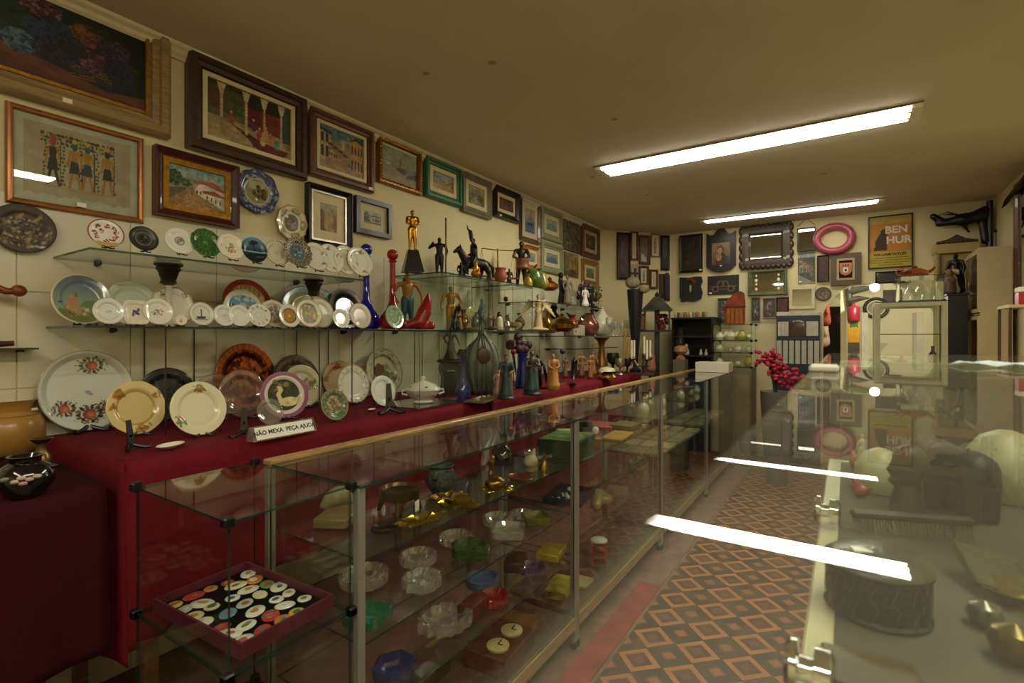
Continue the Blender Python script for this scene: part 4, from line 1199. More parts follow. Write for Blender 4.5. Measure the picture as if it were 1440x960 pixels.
# ------------------------------------------------------------------ plates: painters
def spray(p, cx, cy, s, cols, n=14, leaf=('#5c6a34', '#6f7a44')):
    for i in range(n // 2): p.ell(cx + p.r.uniform(-s, s) * 1.5, cy + p.r.uniform(-s, s) * 1.1, s * .4, s * .2, leaf[i % 2], .9, p.r.uniform(0, 3))
    p.disc(n, cx, cy, s, s * .8, s * .32, cols)
def white_fn(p): p.c[:] = hexs('#e2e3d6'); p.ring(.6, .62, '#c9cabc')
def crest_fn(p): white_fn(p); p.ell(0, 0, .32, .32, '#8a8c84'); p.ell(0, 0, .26, .26, '#cfd0c4'); p.disc(14, 0, 0, .2, .2, .06, ['#6a6c68', '#8c8e86'])
def oriental_fn(p):
    p.c[:] = hexs('#e6e2d8'); p.ring(.95, 1.1, '#8a3a34')
    for cx, cy in [(-.4, .45), (.1, .55), (.5, .4), (-.6, .0), (-.5, -.35), (.5, -.2), (.3, -.45), (.0, -.5), (.55, .1), (-.2, .15)]: p.disc(12, cx, cy, .16, .14, .05, ['#a83a34', '#c46a54', '#8c2a2c', '#4a5a80', '#b0553c'])
    p.rect(-.8, .8, -.9, -.62, '#b8a45c')
def pewter_fn(p): p.c[:] = hexs('#4b4c48'); p.ring(.5, .56, '#7c7d76'); p.ring(.9, 1.1, '#33342f'); p.ell(0, 0, .3, .34, '#33342f'); p.disc(16, 0, 0, .25, .3, .07, ['#6c6d66', '#2c2d2a']); p.ring(.7, .73, '#6b6c64')
def leaf_fn(p):
    p.c[:] = hexs('#3c6a34'); th = np.arctan2(p.Y, p.X); q = np.hypot(p.X, p.Y)
    p._m((np.sin(th * 18 + q * 5) > .5) & (q > .15), '#254a24'); p.ring(0, .15, '#5c8a4c'); p.noise(.2, 10)
def posy_fn(p): p.c[:] = hexs('#e4dfc8'); spray(p, 0, -.25, .22, ['#c48a7a', '#b86c6a', '#d8b49a'], 16); spray(p, .1, .1, .15, ['#b9927a', '#8c9a80']); p.ring(.94, 1.1, '#c9bc94')
def palm_fn(p):
    p.grad('#1c3048', '#5d94b4', -.2, .9); p.rect(-1, 1, -1, -.15, '#16222e'); p.rect(-1, 1, -.2, -.1, '#8ab0b8'); p.disc(14, 0, .55, .3, .12, .1, ['#101a18', '#17241f']); p.line((0, .5), (.05, 0), .03, '#0f1614'); p.ell(.4, -.5, .3, .06, '#3c5a70')
def beadrim_fn(p): p.c[:] = hexs('#dedbc6'); p.ring(.55, .57, '#b8ae88'); p.ell(0, 0, .15, .15, '#cac4a8'); th = np.arctan2(p.Y, p.X); p._m((np.hypot(p.X, p.Y) > .9) & (np.sin(th * 34) > 0), '#94743c')
def lattice_fn(p):
    p.c[:] = hexs('#3d3a34'); th = np.arctan2(p.Y, p.X); q = np.hypot(p.X, p.Y)
    p._m((q > .58) & ((np.abs(np.sin(th * 14 + q * 9)) < .38) | (np.abs(np.sin(th * 14 - q * 9)) < .38)), '#a89c84'); p.ring(.5, .58, '#8c8474'); p.ell(0, 0, .5, .5, '#4c6a70')
    for i, y in enumerate((.22, .02, -.18)): p.dots(9, -.34, .34, y - .02, y + .02, .05, ['#b8c8c0', '#16282e'], 1, .6)
def rosebud_fn(p): p.c[:] = hexs('#d9dccd'); 
def roses_fn(seed):
    def f(p):
        p.c[:] = hexs('#dadccd'); p.ring(.95, 1.1, '#c9c2a0')
        g = random.Random(seed)
        for k in range(4):
            a_ = k * PI / 2 + g.uniform(0, 1.5); spray(p, .72 * math.cos(a_), .72 * math.sin(a_), .14, ['#a87466', '#c49a86', '#8c5a50'], 10)
    return f
def castle_fn(p):
    p.grad('#8a9a7a', '#5c6a86', -.3, .9); p.ring(.93, 1.2, '#cfc4a4'); k = np.hypot(p.X, p.Y) < .93
    c0 = p.c.copy()
    p.rect(-1, .0, -.2, -.08, '#7d93a0'); p.poly([(-.1, -.3), (.1, -.05), (.5, .0), (.8, -.2), (.9, -.5), (0, -.6)], '#5d7a50'); p.rect(-1, 1, -1, -.4, '#6c7648'); p.poly([(-.55, -.45), (-.42, .1), (-.3, .02), (-.2, .2), (-.12, .15), (-.05, -.3), (.1, -.5)], '#a8784a'); p.rect(-.36, -.28, .05, .18, '#b88c50'); p.rect(-.2, -.12, .1, .27, '#4c6a3c'); p.rect(-.9, -.6, -.14, -.11, '#3c4a60')
    p.dots(24, -.6, .2, -.7, -.3, .05, ['#8c9a60', '#c9b88a', '#4c6238', '#a8804c']); p.c[~k] = hexs('#cfc4a4')
def celadon_fn(p): p.c[:] = hexs('#c2d0ba'); p.ring(.94, 1.1, '#d5ddcb'); p.ring(.64, .67, '#b0c0a8')
def shell_fn(p): p.c[:] = hexs('#dfdfce'); p.ring(.93, 1.2, '#b8a878'); p.ring(.6, .62, '#b8b496'); spray(p, -.5, .62, .12, ['#7c6a5c', '#a89070'], 8); spray(p, .55, .6, .12, ['#7c6a5c', '#a89070'], 8)
def plaid_fn(p):
    p.c[:] = hexs('#c8b878')
    for i in range(-5, 6):
        p.rect(i * .18 - .03, i * .18 + .03, -1, 1, ['#4a5a34', '#8a3a2c'][i % 2], .6); p.rect(-1, 1, i * .18 - .03, i * .18 + .03, ['#6a7a40', '#b8862c'][i % 2], .6)
    p.dots(8, -.5, .5, -.5, .2, .16, ['#c08a2c', '#b05a28', '#8a8a3c'], .8); p.ring(.8, 1.2, '#8c2c28'); p.ring(.76, .8, '#b8563c')
def view_fn(p):
    p.c[:] = hexs('#e0dfcc'); k = (p.X / .78) ** 2 + ((p.Y - .15) / .55) ** 2 < 1; c0 = p.c.copy()
    p.rect(-1, 1, .15, .8, '#6a9cc0'); p.dots(8, -.6, .6, .4, .7, .14, ['#d5dcd8'], .8, .5); p.rect(-1, 1, -.5, .12, '#5a8a4c'); p.poly([(-.8, .1), (-.5, .35), (-.2, .1)], '#4c7a58'); p.rect(-.1, .2, -.1, .3, '#c4c8b4'); p.dots(20, -.7, .7, -.4, .1, .08, ['#487a3c', '#6a9a4c', '#3c6644']); p.c[~k] = c0[~k]
def bluerim_fn(p): p.c[:] = hexs('#b9b694'); p.ring(.78, 1.2, '#6f9498'); p.disc(20, .5, .75, .3, .1, .04, ['#3c5a60', '#4c6a70']); p.noise(.06, 6)
def blackplate_fn(p): p.c[:] = hexs('#14181a'); p.ring(.6, .64, '#2c3834'); spray(p, 0, -.2, .3, ['#8a8c7c', '#a89c8a', '#5c6a5c'], 26)
def plain2_fn(p): p.c[:] = hexs('#dedccb'); p.ring(.95, 1.1, '#b5a070')
def quimper_fn(p): p.c[:] = hexs('#ddd9c6'); p.disc(10, -.12, -.05, .14, .2, .07, ['#5c3c48', '#8c4a38', '#3c4a78']); p.disc(12, .1, .1, .14, .26, .07, ['#3c4a70', '#4c5c8c', '#8a4a3c'])
def greyflower_fn(p): p.c[:] = hexs('#e0dfd0'); p.disc(20, 0, -.05, .4, .22, .06, ['#6a6a54', '#a89a74', '#8c8c70', '#c4a878']); p.ring(.95, 1.1, '#c9c0a0')
def boat_fn(p): p.c[:] = hexs('#d9dace'); p.ring(.93, 1.2, '#b9a878'); p.ring(.6, .64, '#b0b4a8'); p.poly([(-.4, -.2), (.4, -.2), (.25, -.4), (-.3, -.4)], '#3c444c'); p.line((0, -.2), (.03, .4), .05, '#50565c'); p.rect(-.5, .5, -.5, -.38, '#7c8c84')
def faint_fn(p): p.c[:] = hexs('#dddfd4'); p.ring(.6, .64, '#b9bcc0'); p.disc(8, .1, -.05, .3, .12, .06, ['#9aa6c4', '#b4bccb'])
def dotring_fn(p):
    p.c[:] = hexs('#dcdccd')
    for k in range(11): p.ell(.76 * math.cos(k * .571), .76 * math.sin(k * .571), .09, .06, '#77745f', 1, k * .571)
    p.ring(.3, .36, '#b4b4a0'); p.ring(.52, .55, '#c4c4b4')
def kids_fn(p): p.c[:] = hexs('#d3cbb4'); p.ring(.72, .77, '#a89478'); p.disc(60, 0, -.05, .6, .6, .1, ['#a06c78', '#8c8a6c', '#b89c8c', '#7a5c68', '#6c7c78', '#c4b49c'])
def medal_fn(p):
    p.c[:] = hexs('#dedccb'); p.ell(0, 0, .64, .64, '#6c4c20'); p.ell(0, 0, .58, .58, '#b58a3c'); th = np.arctan2(p.Y, p.X); q = np.hypot(p.X, p.Y); p._m((q < .55) & (np.sin(th * 12) * np.sin(q * 26) > .25), '#8a6224'); p.ell(0, 0, .12, .12, '#d8b868')
def garden_fn(p): p.c[:] = hexs('#e0dcc6'); p.ell(-.05, 0, .72, .72, '#8a9a80'); p.disc(70, -.05, 0, .62, .62, .11, ['#c4a030', '#a8a060', '#7c94a8', '#b8805c', '#d0bc5c', '#6c8a5c', '#9a8cac']); p.ring(.94, 1.1, '#b89c64')
def redmark_fn(p): p.c[:] = hexs('#e3e2d6'); p.ring(.7, .72, '#cfcfc2'); p.rect(-.26, .26, -.22, .2, '#b0402e'); p.rect(-.2, .2, -.03, .02, '#d8a08c')
def greenrelief_fn(p): p.c[:] = hexs('#7c9c74'); th = np.arctan2(p.Y, p.X); q = np.hypot(p.X, p.Y); p._m((q > .5) & (np.sin(th * 22) > .3), '#9ab48c'); p.ring(.46, .52, '#5c7c5c'); p.ring(.96, 1.1, '#8c7c54'); p.noise(.15, 8)
def bigfruit_fn(p):
    p.c[:] = hexs('#d4d8cc'); p.ring(.975, 1.1, '#a8ac9c')
    def fruit(cx, cy, s, big):
        for k in range(14):
            a_ = k * .449; p.ell(cx + s * 1.5 * math.cos(a_) * .9, cy + s * 1.0 * math.sin(a_), s * .34, s * .22, ['#5f5c34', '#3e2f28', '#77743f', '#4a2f2c'][k % 4], .95, a_)
        for k in range(10): p.ell(cx + s * 2.1 * math.cos(k * .63), cy + s * 1.3 * math.sin(k * .63), s * .12, s * .12, '#4a3a34')
        p.ell(cx, cy, s * .8, s * .75, '#7e4a4c'); p.ell(cx + s * .15, cy - s * .1, s * .6, s * .55, '#b8604a'); p.ell(cx + s * .2, cy - s * .1, s * .3, s * .3, '#c97c58')
    fruit(.12, .62, .16, 1); fruit(-.48, -.42, .15, 1); fruit(.04, -.6, .18, 1); fruit(.4, -.46, .13, 1); p.dots(5, -.0, .1, -.12, -.02, .04, ['#9aa0a4'])
def soup_fn(p): p.c[:] = hexs('#dcc88c'); p.ell(0, 0, .64, .64, '#d4be80'); p.ring(.6, .66, '#b49c5c'); spray(p, -.55, .55, .17, ['#a8582c', '#b9803c', '#8c6a3c'], 14); spray(p, .72, .42, .13, ['#a86a34', '#b4783c'], 10); spray(p, .1, -.8, .2, ['#a8743c', '#8c5a34', '#b08c4c'], 16); spray(p, -.78, .1, .13, ['#a86a34', '#b4783c'], 10)
def creamfl_fn(p): p.c[:] = hexs('#e2dcb8'); p.ring(.62, .64, '#cfc8a4'); spray(p, .1, .74, .15, ['#b8603c', '#c9803c', '#7c8c5c'], 16); spray(p, -.66, -.38, .17, ['#b86c44', '#c88c4c', '#6c8a64'], 16)
def swan_fn(p):
    p.c[:] = hexs('#d8cfc2'); p.ring(.84, 1.1, '#8e5a78'); p.ell(0, 0, .68, .68, '#333a2c'); p.disc(40, 0, .1, .6, .5, .08, ['#3f4a34', '#28301f', '#4a5840'], .7); p.dots(5, -.4, .3, .4, .6, .09, ['#8a8248'], .8, 1.6)
    sw = '#d8c890'
    p.ell(.2, -.3, .42, .2, sw); p.poly([(.3, -.2), (.7, -.1), (.6, -.3), (.5, -.45)], '#c9b478'); p.line((-.15, -.25), (-.22, .05), .09, sw); p.line((-.22, .05), (-.08, .22), .08, sw); p.ell(-.14, .3, .12, .1, sw); p.line((-.22, .3), (-.34, .22), .04, '#a8642c'); p.dots(8, .1, .5, -.42, -.18, .06, ['#bfa96c', '#e4d8a8'], .8)
def copper_fn(p): p.c[:] = hexs('#7a3c20'); p.ring(.8, 1.1, '#8f4a26'); p.ring(.76, .8, '#4c2412'); p.disc(160, 0, 0, .72, .72, .07, ['#5c2c18', '#94502c', '#3c1c10', '#a8623a']); th = np.arctan2(p.Y, p.X); p._m((np.hypot(p.X, p.Y) > .82) & (np.sin(th * 40) > .2), '#a86236')
def darkbrown_fn(p): p.c[:] = hexs('#5c4c38'); p.ring(.9, 1.1, '#3c3024'); p.disc(60, 0, .2, .7, .6, .1, ['#4c4030', '#6c5c44', '#38301f'], .8)
def dkgreen_fn(p): p.c[:] = hexs('#1d2320'); p.disc(60, 0, .1, .8, .7, .1, ['#2c3630', '#141a18', '#3a423a'], .8)
def paisley_fn(p): p.c[:] = hexs('#c9c09c'); spray(p, .3, 0, .3, ['#7c5c48', '#8c6a54', '#a89078'], 20)
def turkey_fn(p):
    p.c[:] = hexs('#bdb49c'); p.ring(.68, .73, '#6a6050'); p.disc(160, 0, 0, 1, 1, .05, ['#b4aa90', '#8c8068', '#c9c2aa', '#7c6c58'], .8); p.ell(0, 0, .62, .62, '#c4bca0'); p.disc(40, .2, -.1, .4, .4, .08, ['#8c8464', '#a09878', '#6c6c4c']); p.ell(-.2, .0, .28, .36, '#4c3828'); p.ell(-.22, .05, .2, .28, '#6a4c38'); p.ell(.1, -.2, .22, .24, '#5c6a34'); p.ell(.02, .2, .07, .12, '#7a3c30'); p.ring(.95, 1.1, '#8a7a60')
def peach_fn(p): p.c[:] = hexs('#c9ac88'); spray(p, -.1, .7, .2, ['#a85c38', '#b8744c'], 14); spray(p, -.8, .1, .18, ['#a8623c', '#b87c50'], 12)
def tinyrose_fn(p):
    p.c[:] = hexs('#dedccb'); p.ring(.14, .17, '#a8a48c'); p.ring(.92, 1.1, '#c2b088')
    for k in range(16): p.disc(4, .84 * math.cos(k * .393), .84 * math.sin(k * .393), .06, .05, .03, ['#a88c70', '#b89a84', '#94907c'])
def malachite_fn(p): p.c[:] = hexs('#5d6a4c'); p.ring(.62, .95, '#4c6a58'); th = np.arctan2(p.Y, p.X); q = np.hypot(p.X, p.Y); p._m((q > .65) & (q < .92) & (np.sin(th * 16) > .3), '#7c7c54'); p.ring(.95, 1.1, '#a88c60'); p.disc(60, 0, 0, .55, .55, .1, ['#8c6a4c', '#a8846c', '#5c5a40', '#b89a84', '#4c5c44']); p.rect(-.3, .4, -.85, -.6, '#3c7c5c')
def glassy_fn(p): p.c[:] = hexs('#cfcabc'); p.disc(10, 0, 0, .5, .5, .1, ['#8c7c70', '#5c4c48', '#b8aca0'])

# plates on the upper glass shelf
S1P = [
    ('white plate with red oriental figures', 150, 350, 40, oriental_fn, {'wp': 52}), ('dark pewter plate with embossed centre', 203, 355, 35, pewter_fn, {'m': paint(.35, .7)}),
    ('white plate with a grey crest in the centre', 254, 359, 37, crest_fn, {}), ('green cabbage-leaf plate', 291, 363, 40, leaf_fn, {'lobes': 12, 'lobe_amp': .02}),
    ('cream scalloped plate with a pink posy', 326, 367, 38, posy_fn, {'lobes': 8, 'lobe_amp': .025}), ('blue night plate with a palm tree', 359, 371, 36, palm_fn, {}),
    ('white plate with a gold beaded rim', 391, 375, 36, beadrim_fn, {'lobes': 34, 'lobe_amp': .015}), ('pewter lattice-rimmed plate with lettering in the centre', 421, 377, 42, lattice_fn, {'lobes': 14, 'lobe_amp': .03, 'm': paint(.35, .4)})]
for lb, px, pb, hp, fn, k in S1P: splate(lb + ' on the upper glass shelf', px, pb, hp, S1, fn, **k)
for i, (px, pb, hp, w) in enumerate([(446, 382, 40, 'nearest'), (467, 385, 41, 'second'), (489, 388, 42, 'third'), (508, 390, 42, 'last')]):
    splate(w + ' of four overlapping rose-sprigged white plates on the upper glass shelf', px, pb, hp, S1, roses_fn(i + 3), turn=-.0, group='rose-sprigged plates', stand=(i in (0, 3)))
# plates on the lower glass shelf: back row, then front row (x: how far from the wall they stand)
S2B = [('oval seascape plate with a castle', 117, 457, 72, castle_fn, 86, -2.28), ('large pale green plate', 187, 456, 62, celadon_fn, None, -2.30), ('white scalloped plate with brown sprigs', 245, 455, 55, shell_fn, None, -2.24),
       ('red-rimmed plaid plate', 351, 457, 68, plaid_fn, None, -2.34), ('white plate painted with a sunny landscape', 344, 456, 53, view_fn, None, -2.26), ('large oval dish with a blue-grey rim', 441, 457, 60, bluerim_fn, 82, -2.36),
       ('black plate with a pale flower spray', 490, 457, 57, blackplate_fn, None, -2.34), ('plain white plate beside the white glass cup', 508, 456, 36, plain2_fn, None, -2.2)]
for lb, px, pb, hp, fn, wp, x in S2B: splate(lb + ', back row of the lower glass shelf', px, pb, hp, S2, fn, wp=wp, x=x, lean=12, lobes=(10 if 'scallop' in lb else 0), lobe_amp=.03)
S2F = [('small plain white plate', 153, 456, 36, faint_fn), ('white plate with a grey flower spray', 223, 457, 38, greyflower_fn), ('tiny saucer with a flower', 254, 456, 15, posy_fn), ('small plate with a dark boat', 284, 457, 33, boat_fn),
       ('small plate with a faint blue mark', 316, 457, 30, faint_fn), ('small blank white plate', 337, 457, 30, white_fn), ('small plate with a ring of dark leaves', 365, 457, 32, dotring_fn), ('plate crowded with pink and grey figures', 386, 457, 38, kids_fn),
       ('small plate with a gold medallion', 408, 457, 32, medal_fn), ('plate with yellow and green garden scene', 436, 457, 40, garden_fn), ('white plate partly behind the garden plate', 452, 457, 42, plain2_fn), ('small white plate with a red square', 480, 458, 27, redmark_fn)]
for lb, px, pb, hp, fn in S2F: splate(lb + ', front row of the lower glass shelf', px, pb, hp, S2, fn, x=-2.10 if 'behind' not in lb and 'crowded' not in lb else -2.15, lean=12)
splate('square white dish with two painted figures, front row of the lower glass shelf', 192, 457, 34, S2, quimper_fn, x=-2.10, lean=12, square=True, wp=36)
splate('small green relief plate standing past the end of the plate rows', 556, 459, 33, S2, greenrelief_fn, x=-2.06, lean=12)
# plates leaning on the long table
TS_ = TZ + .004
splate('very large oval white platter with red and olive fruit on the red cloth', 125, 605, 107, TS_, bigfruit_fn, wp=136, lean=16, rings=60, seg=120, well=.8)
splate('yellow soup plate with autumn flowers on the red cloth', 195, 612, 73, TS_, soup_fn, wp=84, lean=15, rings=40, seg=90, lobes=10, lobe_amp=.008)
splate('cream dinner plate with two flower sprays on the red cloth', 283, 613, 73, TS_, creamfl_fn, wp=79, lean=15, rings=40, seg=90)
splate('dark green landscape plate half hidden behind the yellow plate', 236, 584, 67, TS_, dkgreen_fn, lean=12)
splate('large embossed copper plate leaning at the wall', 348, 577, 91, TS_, copper_fn, lean=12, m=paint(.28, .9), rings=40, wp=84)
splate('glass plate with wavy relief in front of the copper plate', 345, 588, 66, TS_, glassy_fn, lean=14, m=glass((.86, .80, .74), dust_haze=.10, rough=.05, base=.1, power=2.5, dcol=(.7, .55, .45)), wp=66)
splate('clear glass plate behind the cream dinner plate', 306, 590, 62, TS_, glassy_fn, lean=12, m=glass((.88, .84, .80), dust_haze=.08, rough=.05, base=.08, power=2.5, dcol=(.6, .5, .42)))
splate('brown plate leaning behind the swan plate', 420, 572, 71, TS_, darkbrown_fn, lean=12)
splate('pale plate with brown paisley between the swan plate and the brown one', 428, 573, 58, TS_, paisley_fn, lean=13)
splate('pink-rimmed plate painted with a white swan', 404, 589, 64, TS_, swan_fn, lean=15, rings=44, seg=90, wp=67)
splate('small clear glass dish with an engraved centre beside the lettered sign', 382, 599, 36, TS_, glassy_fn, lean=20, m=glass((.85, .84, .80), dust_haze=.14, rough=.05, base=.1, power=2.2, dcol=(.6, .56, .52)))
splate('small green and brown relief plate on a stand', 473, 592, 43, TS_, malachite_fn, lean=15, rings=30)
splate('peach plate with orange flowers behind the white ones', 478, 557, 50, TS_, peach_fn, lean=12)
splate('white plate with a rim of tiny roses', 500, 568, 53, TS_, tinyrose_fn, lean=13)
splate('brown transferware plate with a turkey', 544, 556, 65, TS_, turkey_fn, lean=12, rings=34)
splate('small plain white plate in front of the turkey plate', 541, 572, 42, TS_, white_fn, lean=14)
# empty easels and flat dishes
def at_table(px, py): p = PZ(px, py, TS_); return p
for px, py, hp, lb in [(186, 632, 42, 'empty black easel in front of the yellow soup plate'), (343, 613, 40, 'empty black easel beside the lettered sign'), (548, 581, 42, 'empty black easel in front of the turkey plate')]:
    p = at_table(px, py); easel(lb, p, .35 if px < 300 else -.5, hp * mpp(p))
for px, py, wpx, lb in [(240, 630, 44, 'small oval white dish lying on the red cloth'), (523, 577, 17, 'tiny white dish lying near the turkey plate')]:
    p = at_table(px, py); s = wpx * mpp(p) / 2
    o = MB().lathe([(.3 * s, 0), (.7 * s, .08 * s), (s, .26 * s), (.97 * s, .27 * s), (.65 * s, .12 * s), (0, .08 * s)], 32, sx=.6).build('small_dish', WHITEC); place(o, p, .5); tag(o, lb, 'dish')
# lettered tent sign
p = PZ(398, 612, TS_); s = mpp(p)
r = thing('table_sign', 'white tent sign with lettering on the red cloth', 'sign', (p.x, p.y, TS_), .04)
w2 = .115; hh = .048
mb = MB(); mb.prism([(-.02, 0), (.025, 0), (.004, hh), (-.004, hh)], -w2 - .012, w2 + .012)
T = Matrix(((1, 0, 0, 0), (0, 0, 1, 0), (0, 1, 0, 0), (0, 0, 0, 1))); mb.v = [tuple(T @ Vector(v)) for v in mb.v]; mb.f = [f[::-1] for f in mb.f]
mb.build('acrylic_holder', glass((.93, .94, .92), dust_haze=.12, dcol=(.7, .7, .66)), r, smooth=False)
fM = frameM((.0155, 0, hh * .5), (0, 1, 0), Vector((-.021, 0, hh)))
cd = MB(); cd.box(-w2, w2, -hh * .46, hh * .46, 0, .0012); card = cd.build('card', LABELW, r, smooth=False); card.matrix_local = fM
tx = text_obj('lettering', 'NÃO MEXA  PEÇA AJUDA', .0215, mat('#2f3a30', .7), card, (0, 0, .0014), bold=.0006)
# ------------------------------------------------------------------ figures: one continuous skin each, unit height 1, facing +X
def human(col='#2a211a', skin=None, hair=None, arms=None, legs=None, dress=None, lean=0.0, robe=None, trousers=None, headdy=0.0, broad=1.0):
    sk = skin or col; hr = hair or col; tr = trousers or col
    P = []
    ln = lambda z: lean * (z - .5)
    P.append(('e', (.005 + ln(.93), headdy, .925), (.058, .048, .07), sk)); P.append(('e', (-.012 + ln(.94), headdy, .95), (.058, .052, .055), hr)); P.append(('e', (.06 + ln(.92), headdy, .918), (.012, .01, .014), sk))
    P.append(('c', (ln(.86), 0, .85), .03, (ln(.9), headdy, .89), .03, sk))
    P.append(('c', (ln(.78), 0, .77), .085 * broad, (ln(.62), 0, .62), .068 * broad, col))
    for s in (-1, 1): P.append(('c', (ln(.8), s * .05, .80), .05, (ln(.8), s * .115 * broad, .805), .042, col))
    P.append(('c', (ln(.55), -.03, .54), .08, (ln(.55), .03, .54), .08, tr))
    arms = arms or {}
    for s, k in ((-1, 'r'), (1, 'l')):
        a = arms.get(k, ((.02, s * .17, .63), (.08, s * .15, .50)))
        sh = (ln(.8), s * .125 * broad, .80)
        P.append(('c', sh, .04, a[0], .032, col)); P.append(('c', a[0], .032, a[1], .024, sk if skin else col)); P.append(('e', a[1], (.03, .024, .032), sk))
    legs = legs or {}
    if not dress:
        for s, k in ((-1, 'r'), (1, 'l')):
            l = legs.get(k, ((.015, s * .06, .29), (0, s * .065, .05)))
            P.append(('c', (ln(.52), s * .045, .52), .075, l[0], .05, tr)); P.append(('c', l[0], .05, l[1], .032, tr)); P.append(('c', (l[1][0] - .01, l[1][1], l[1][2] - .025), .025, (l[1][0] + .09, l[1][1] + s * .02, l[1][2] - .03), .02, sk if skin else tr))
    else:
        w_, c2 = dress
        P.append(('c', (0, 0, .6), .075, (0, 0, .32), (.075 + w_) / 2, c2)); P.append(('c', (0, 0, .32), (.075 + w_) / 2, (0, 0, w_ * .75), w_, c2))
    if robe:
        for s in (-1, 1): P.append(('c', (-.03, s * .09, .8), .04, (-.06, s * .12, .1), .06, robe))
    return P
def flatten_base(o, z=0.0):
    me = o.data
    for v in me.vertices:
        if v.co.z < z: v.co.z = z
    return o
def figure(name, label, cat, pos, hgt, prims, m, rotz=0.0, vox=.016, base=None, group=None, smooth=2, flat=True):
    r = thing(name, label, cat, pos, rotz, group)
    lift = 0.0
    if base:
        bw, bh, bm, kind = base
        if kind == 'box': MB().box(-bw, bw, -bw, bw, 0, bh, .08 * bw).build('plinth', bm, r, smooth=False)
        elif kind == 'pyr':
            mb = MB(); v = [(-bw, -bw, 0), (bw, -bw, 0), (bw, bw, 0), (-bw, bw, 0)] + [(x * .5, y * .5, bh) for x, y in ((-bw, -bw), (bw, -bw), (bw, bw), (-bw, bw))]
            mb._add(v, [(3, 2, 1, 0), (4, 5, 6, 7), (0, 1, 5, 4), (1, 2, 6, 5), (2, 3, 7, 6), (3, 0, 4, 7)]); mb.build('plinth', bm, r, smooth=False)
        else: MB().lathe([(bw, 0), (bw, bh * .6), (bw * .8, bh)], 24).build('plinth', bm, r)
        lift = bh
    o = sculpt('figure', prims, vox, m, r, smooth)
    if flat: flatten_base(o)
    o.scale = (hgt - lift,) * 3; o.location = (0, 0, lift - .0005)
    return r
def sp(px, py, z, x=None):
    """place on a shelf: column px, base row py; x gives the distance from the wall when the surface is at eye level"""
    if x is not None:
        q = PX(px, py, x); return Vector((x, q.y, z))
    q = PZ(px, py, z); return Vector((q.x, q.y, z))
def hpx(pos, n): return n * mpp(pos)
SB = mat('#1c1815', .35, .3, .25, 20)
# --- high shelf
XS = -2.2
def hs(px, py): return sp(px, py, S3 + .001, XS)
p = hs(580, 386)
figure('statuette', 'slim gilt standing statuette on a dark wedge pedestal', 'statue', p, hpx(p, 88), human('#b98a34', arms={'r': ((.06, -.15, .66), (.13, -.02, .6)), 'l': ((.06, .15, .66), (.13, .02, .58))}), mat('#c08c30', .22, 1, .15), -.6, base=(hpx(p, 14), hpx(p, 31), mat('#2c2926', .25, .2, .2), 'pyr'))
p = hs(618, 383)
r = figure('statue', 'dark bronze boy holding a tall rod', 'statue', p, hpx(p, 55), human('#201a16', arms={'r': ((-.08, -.27, .74), (.05, -.16, .86)), 'l': ((.06, .2, .64), (.12, .18, .52))}, broad=1.15), SB, -.9, vox=.018)
h_ = hpx(p, 80); MB().tube([(.06, .17 * hpx(p, 55), 0), (.055, .172 * hpx(p, 55), h_ * .5), (.05, .17 * hpx(p, 55), h_)], [.005, .0045, .006], 8).build('rod', OLDBRASS, r)
# horseman with banner
p = hs(666, 384)
hc = '#15120f'
hp_ = [('c', (-.22, 0, .34), .115, (.14, 0, .36), .12, hc), ('c', (.18, 0, .40), .09, (.32, 0, .60), .06, hc), ('c', (.31, 0, .62), .05, (.42, .0, .54), .032, hc), ('e', (.3, .02, .68), (.015, .012, .03), hc),
       ('c', (.17, .06, .30), .05, (.26, .07, .20), .034, hc), ('c', (.26, .07, .2), .03, (.16, .07, .13), .02, hc), ('c', (.16, -.06, .30), .05, (.17, -.06, .15), .03, hc), ('c', (.17, -.06, .15), .028, (.18, -.06, .02), .022, hc),
       ('c', (-.24, .06, .30), .065, (-.3, .07, .16), .036, hc), ('c', (-.3, .07, .16), .03, (-.26, .07, .02), .022, hc), ('c', (-.22, -.06, .30), .065, (-.22, -.07, .16), .036, hc), ('c', (-.22, -.07, .16), .03, (-.18, -.07, .02), .022, hc),
       ('c', (-.32, 0, .40), .03, (-.44, 0, .30), .035, hc), ('c', (-.44, 0, .3), .035, (-.45, 0, .12), .02, hc),
       ('c', (-.02, 0, .46), .07, (.0, 0, .68), .075, hc), ('c', (0, 0, .7), .03, (0, 0, .76), .03, hc), ('e', (.01, 0, .80), (.045, .04, .052), hc),
       ('c', (0, .08, .68), .034, (.1, .14, .72), .028, hc), ('c', (.1, .14, .72), .026, (.16, .14, .84), .022, hc), ('c', (0, -.08, .68), .034, (-.02, -.13, .56), .028, hc), ('c', (-.02, -.13, .56), .026, (.08, -.06, .52), .022, hc),
       ('c', (0, .06, .46), .05, (.09, .13, .36), .04, hc), ('c', (.09, .13, .36), .036, (.05, .14, .2), .026, hc), ('c', (0, -.06, .46), .05, (.09, -.13, .36), .04, hc), ('c', (.09, -.13, .36), .036, (.05, -.14, .2), .026, hc)]
r = thing('equestrian_statue', 'black horseman statue raising a banner', 'statue', p, math.radians(248))
o = sculpt('horse_and_rider', hp_, .014, SB, r, 2); k = hpx(p, 62); o.scale = (k / .86,) * 3
fl = MB(); fl.tube([(.15, .14, .74), (.22, .15, 1.02)], .008, 6); fl.tube([(.21, .15, .96), (.235, .15, 1.06)], [.02, .002], 4); f = fl.build('banner_pole', SB, r); f.scale = (k / .86,) * 3
bn = MB(); vs = [(.165 + .012 * i, .14 + .02 * math.sin(i), .78 + .0 * i) for i in range(5)]
bn.v = []; n = 6
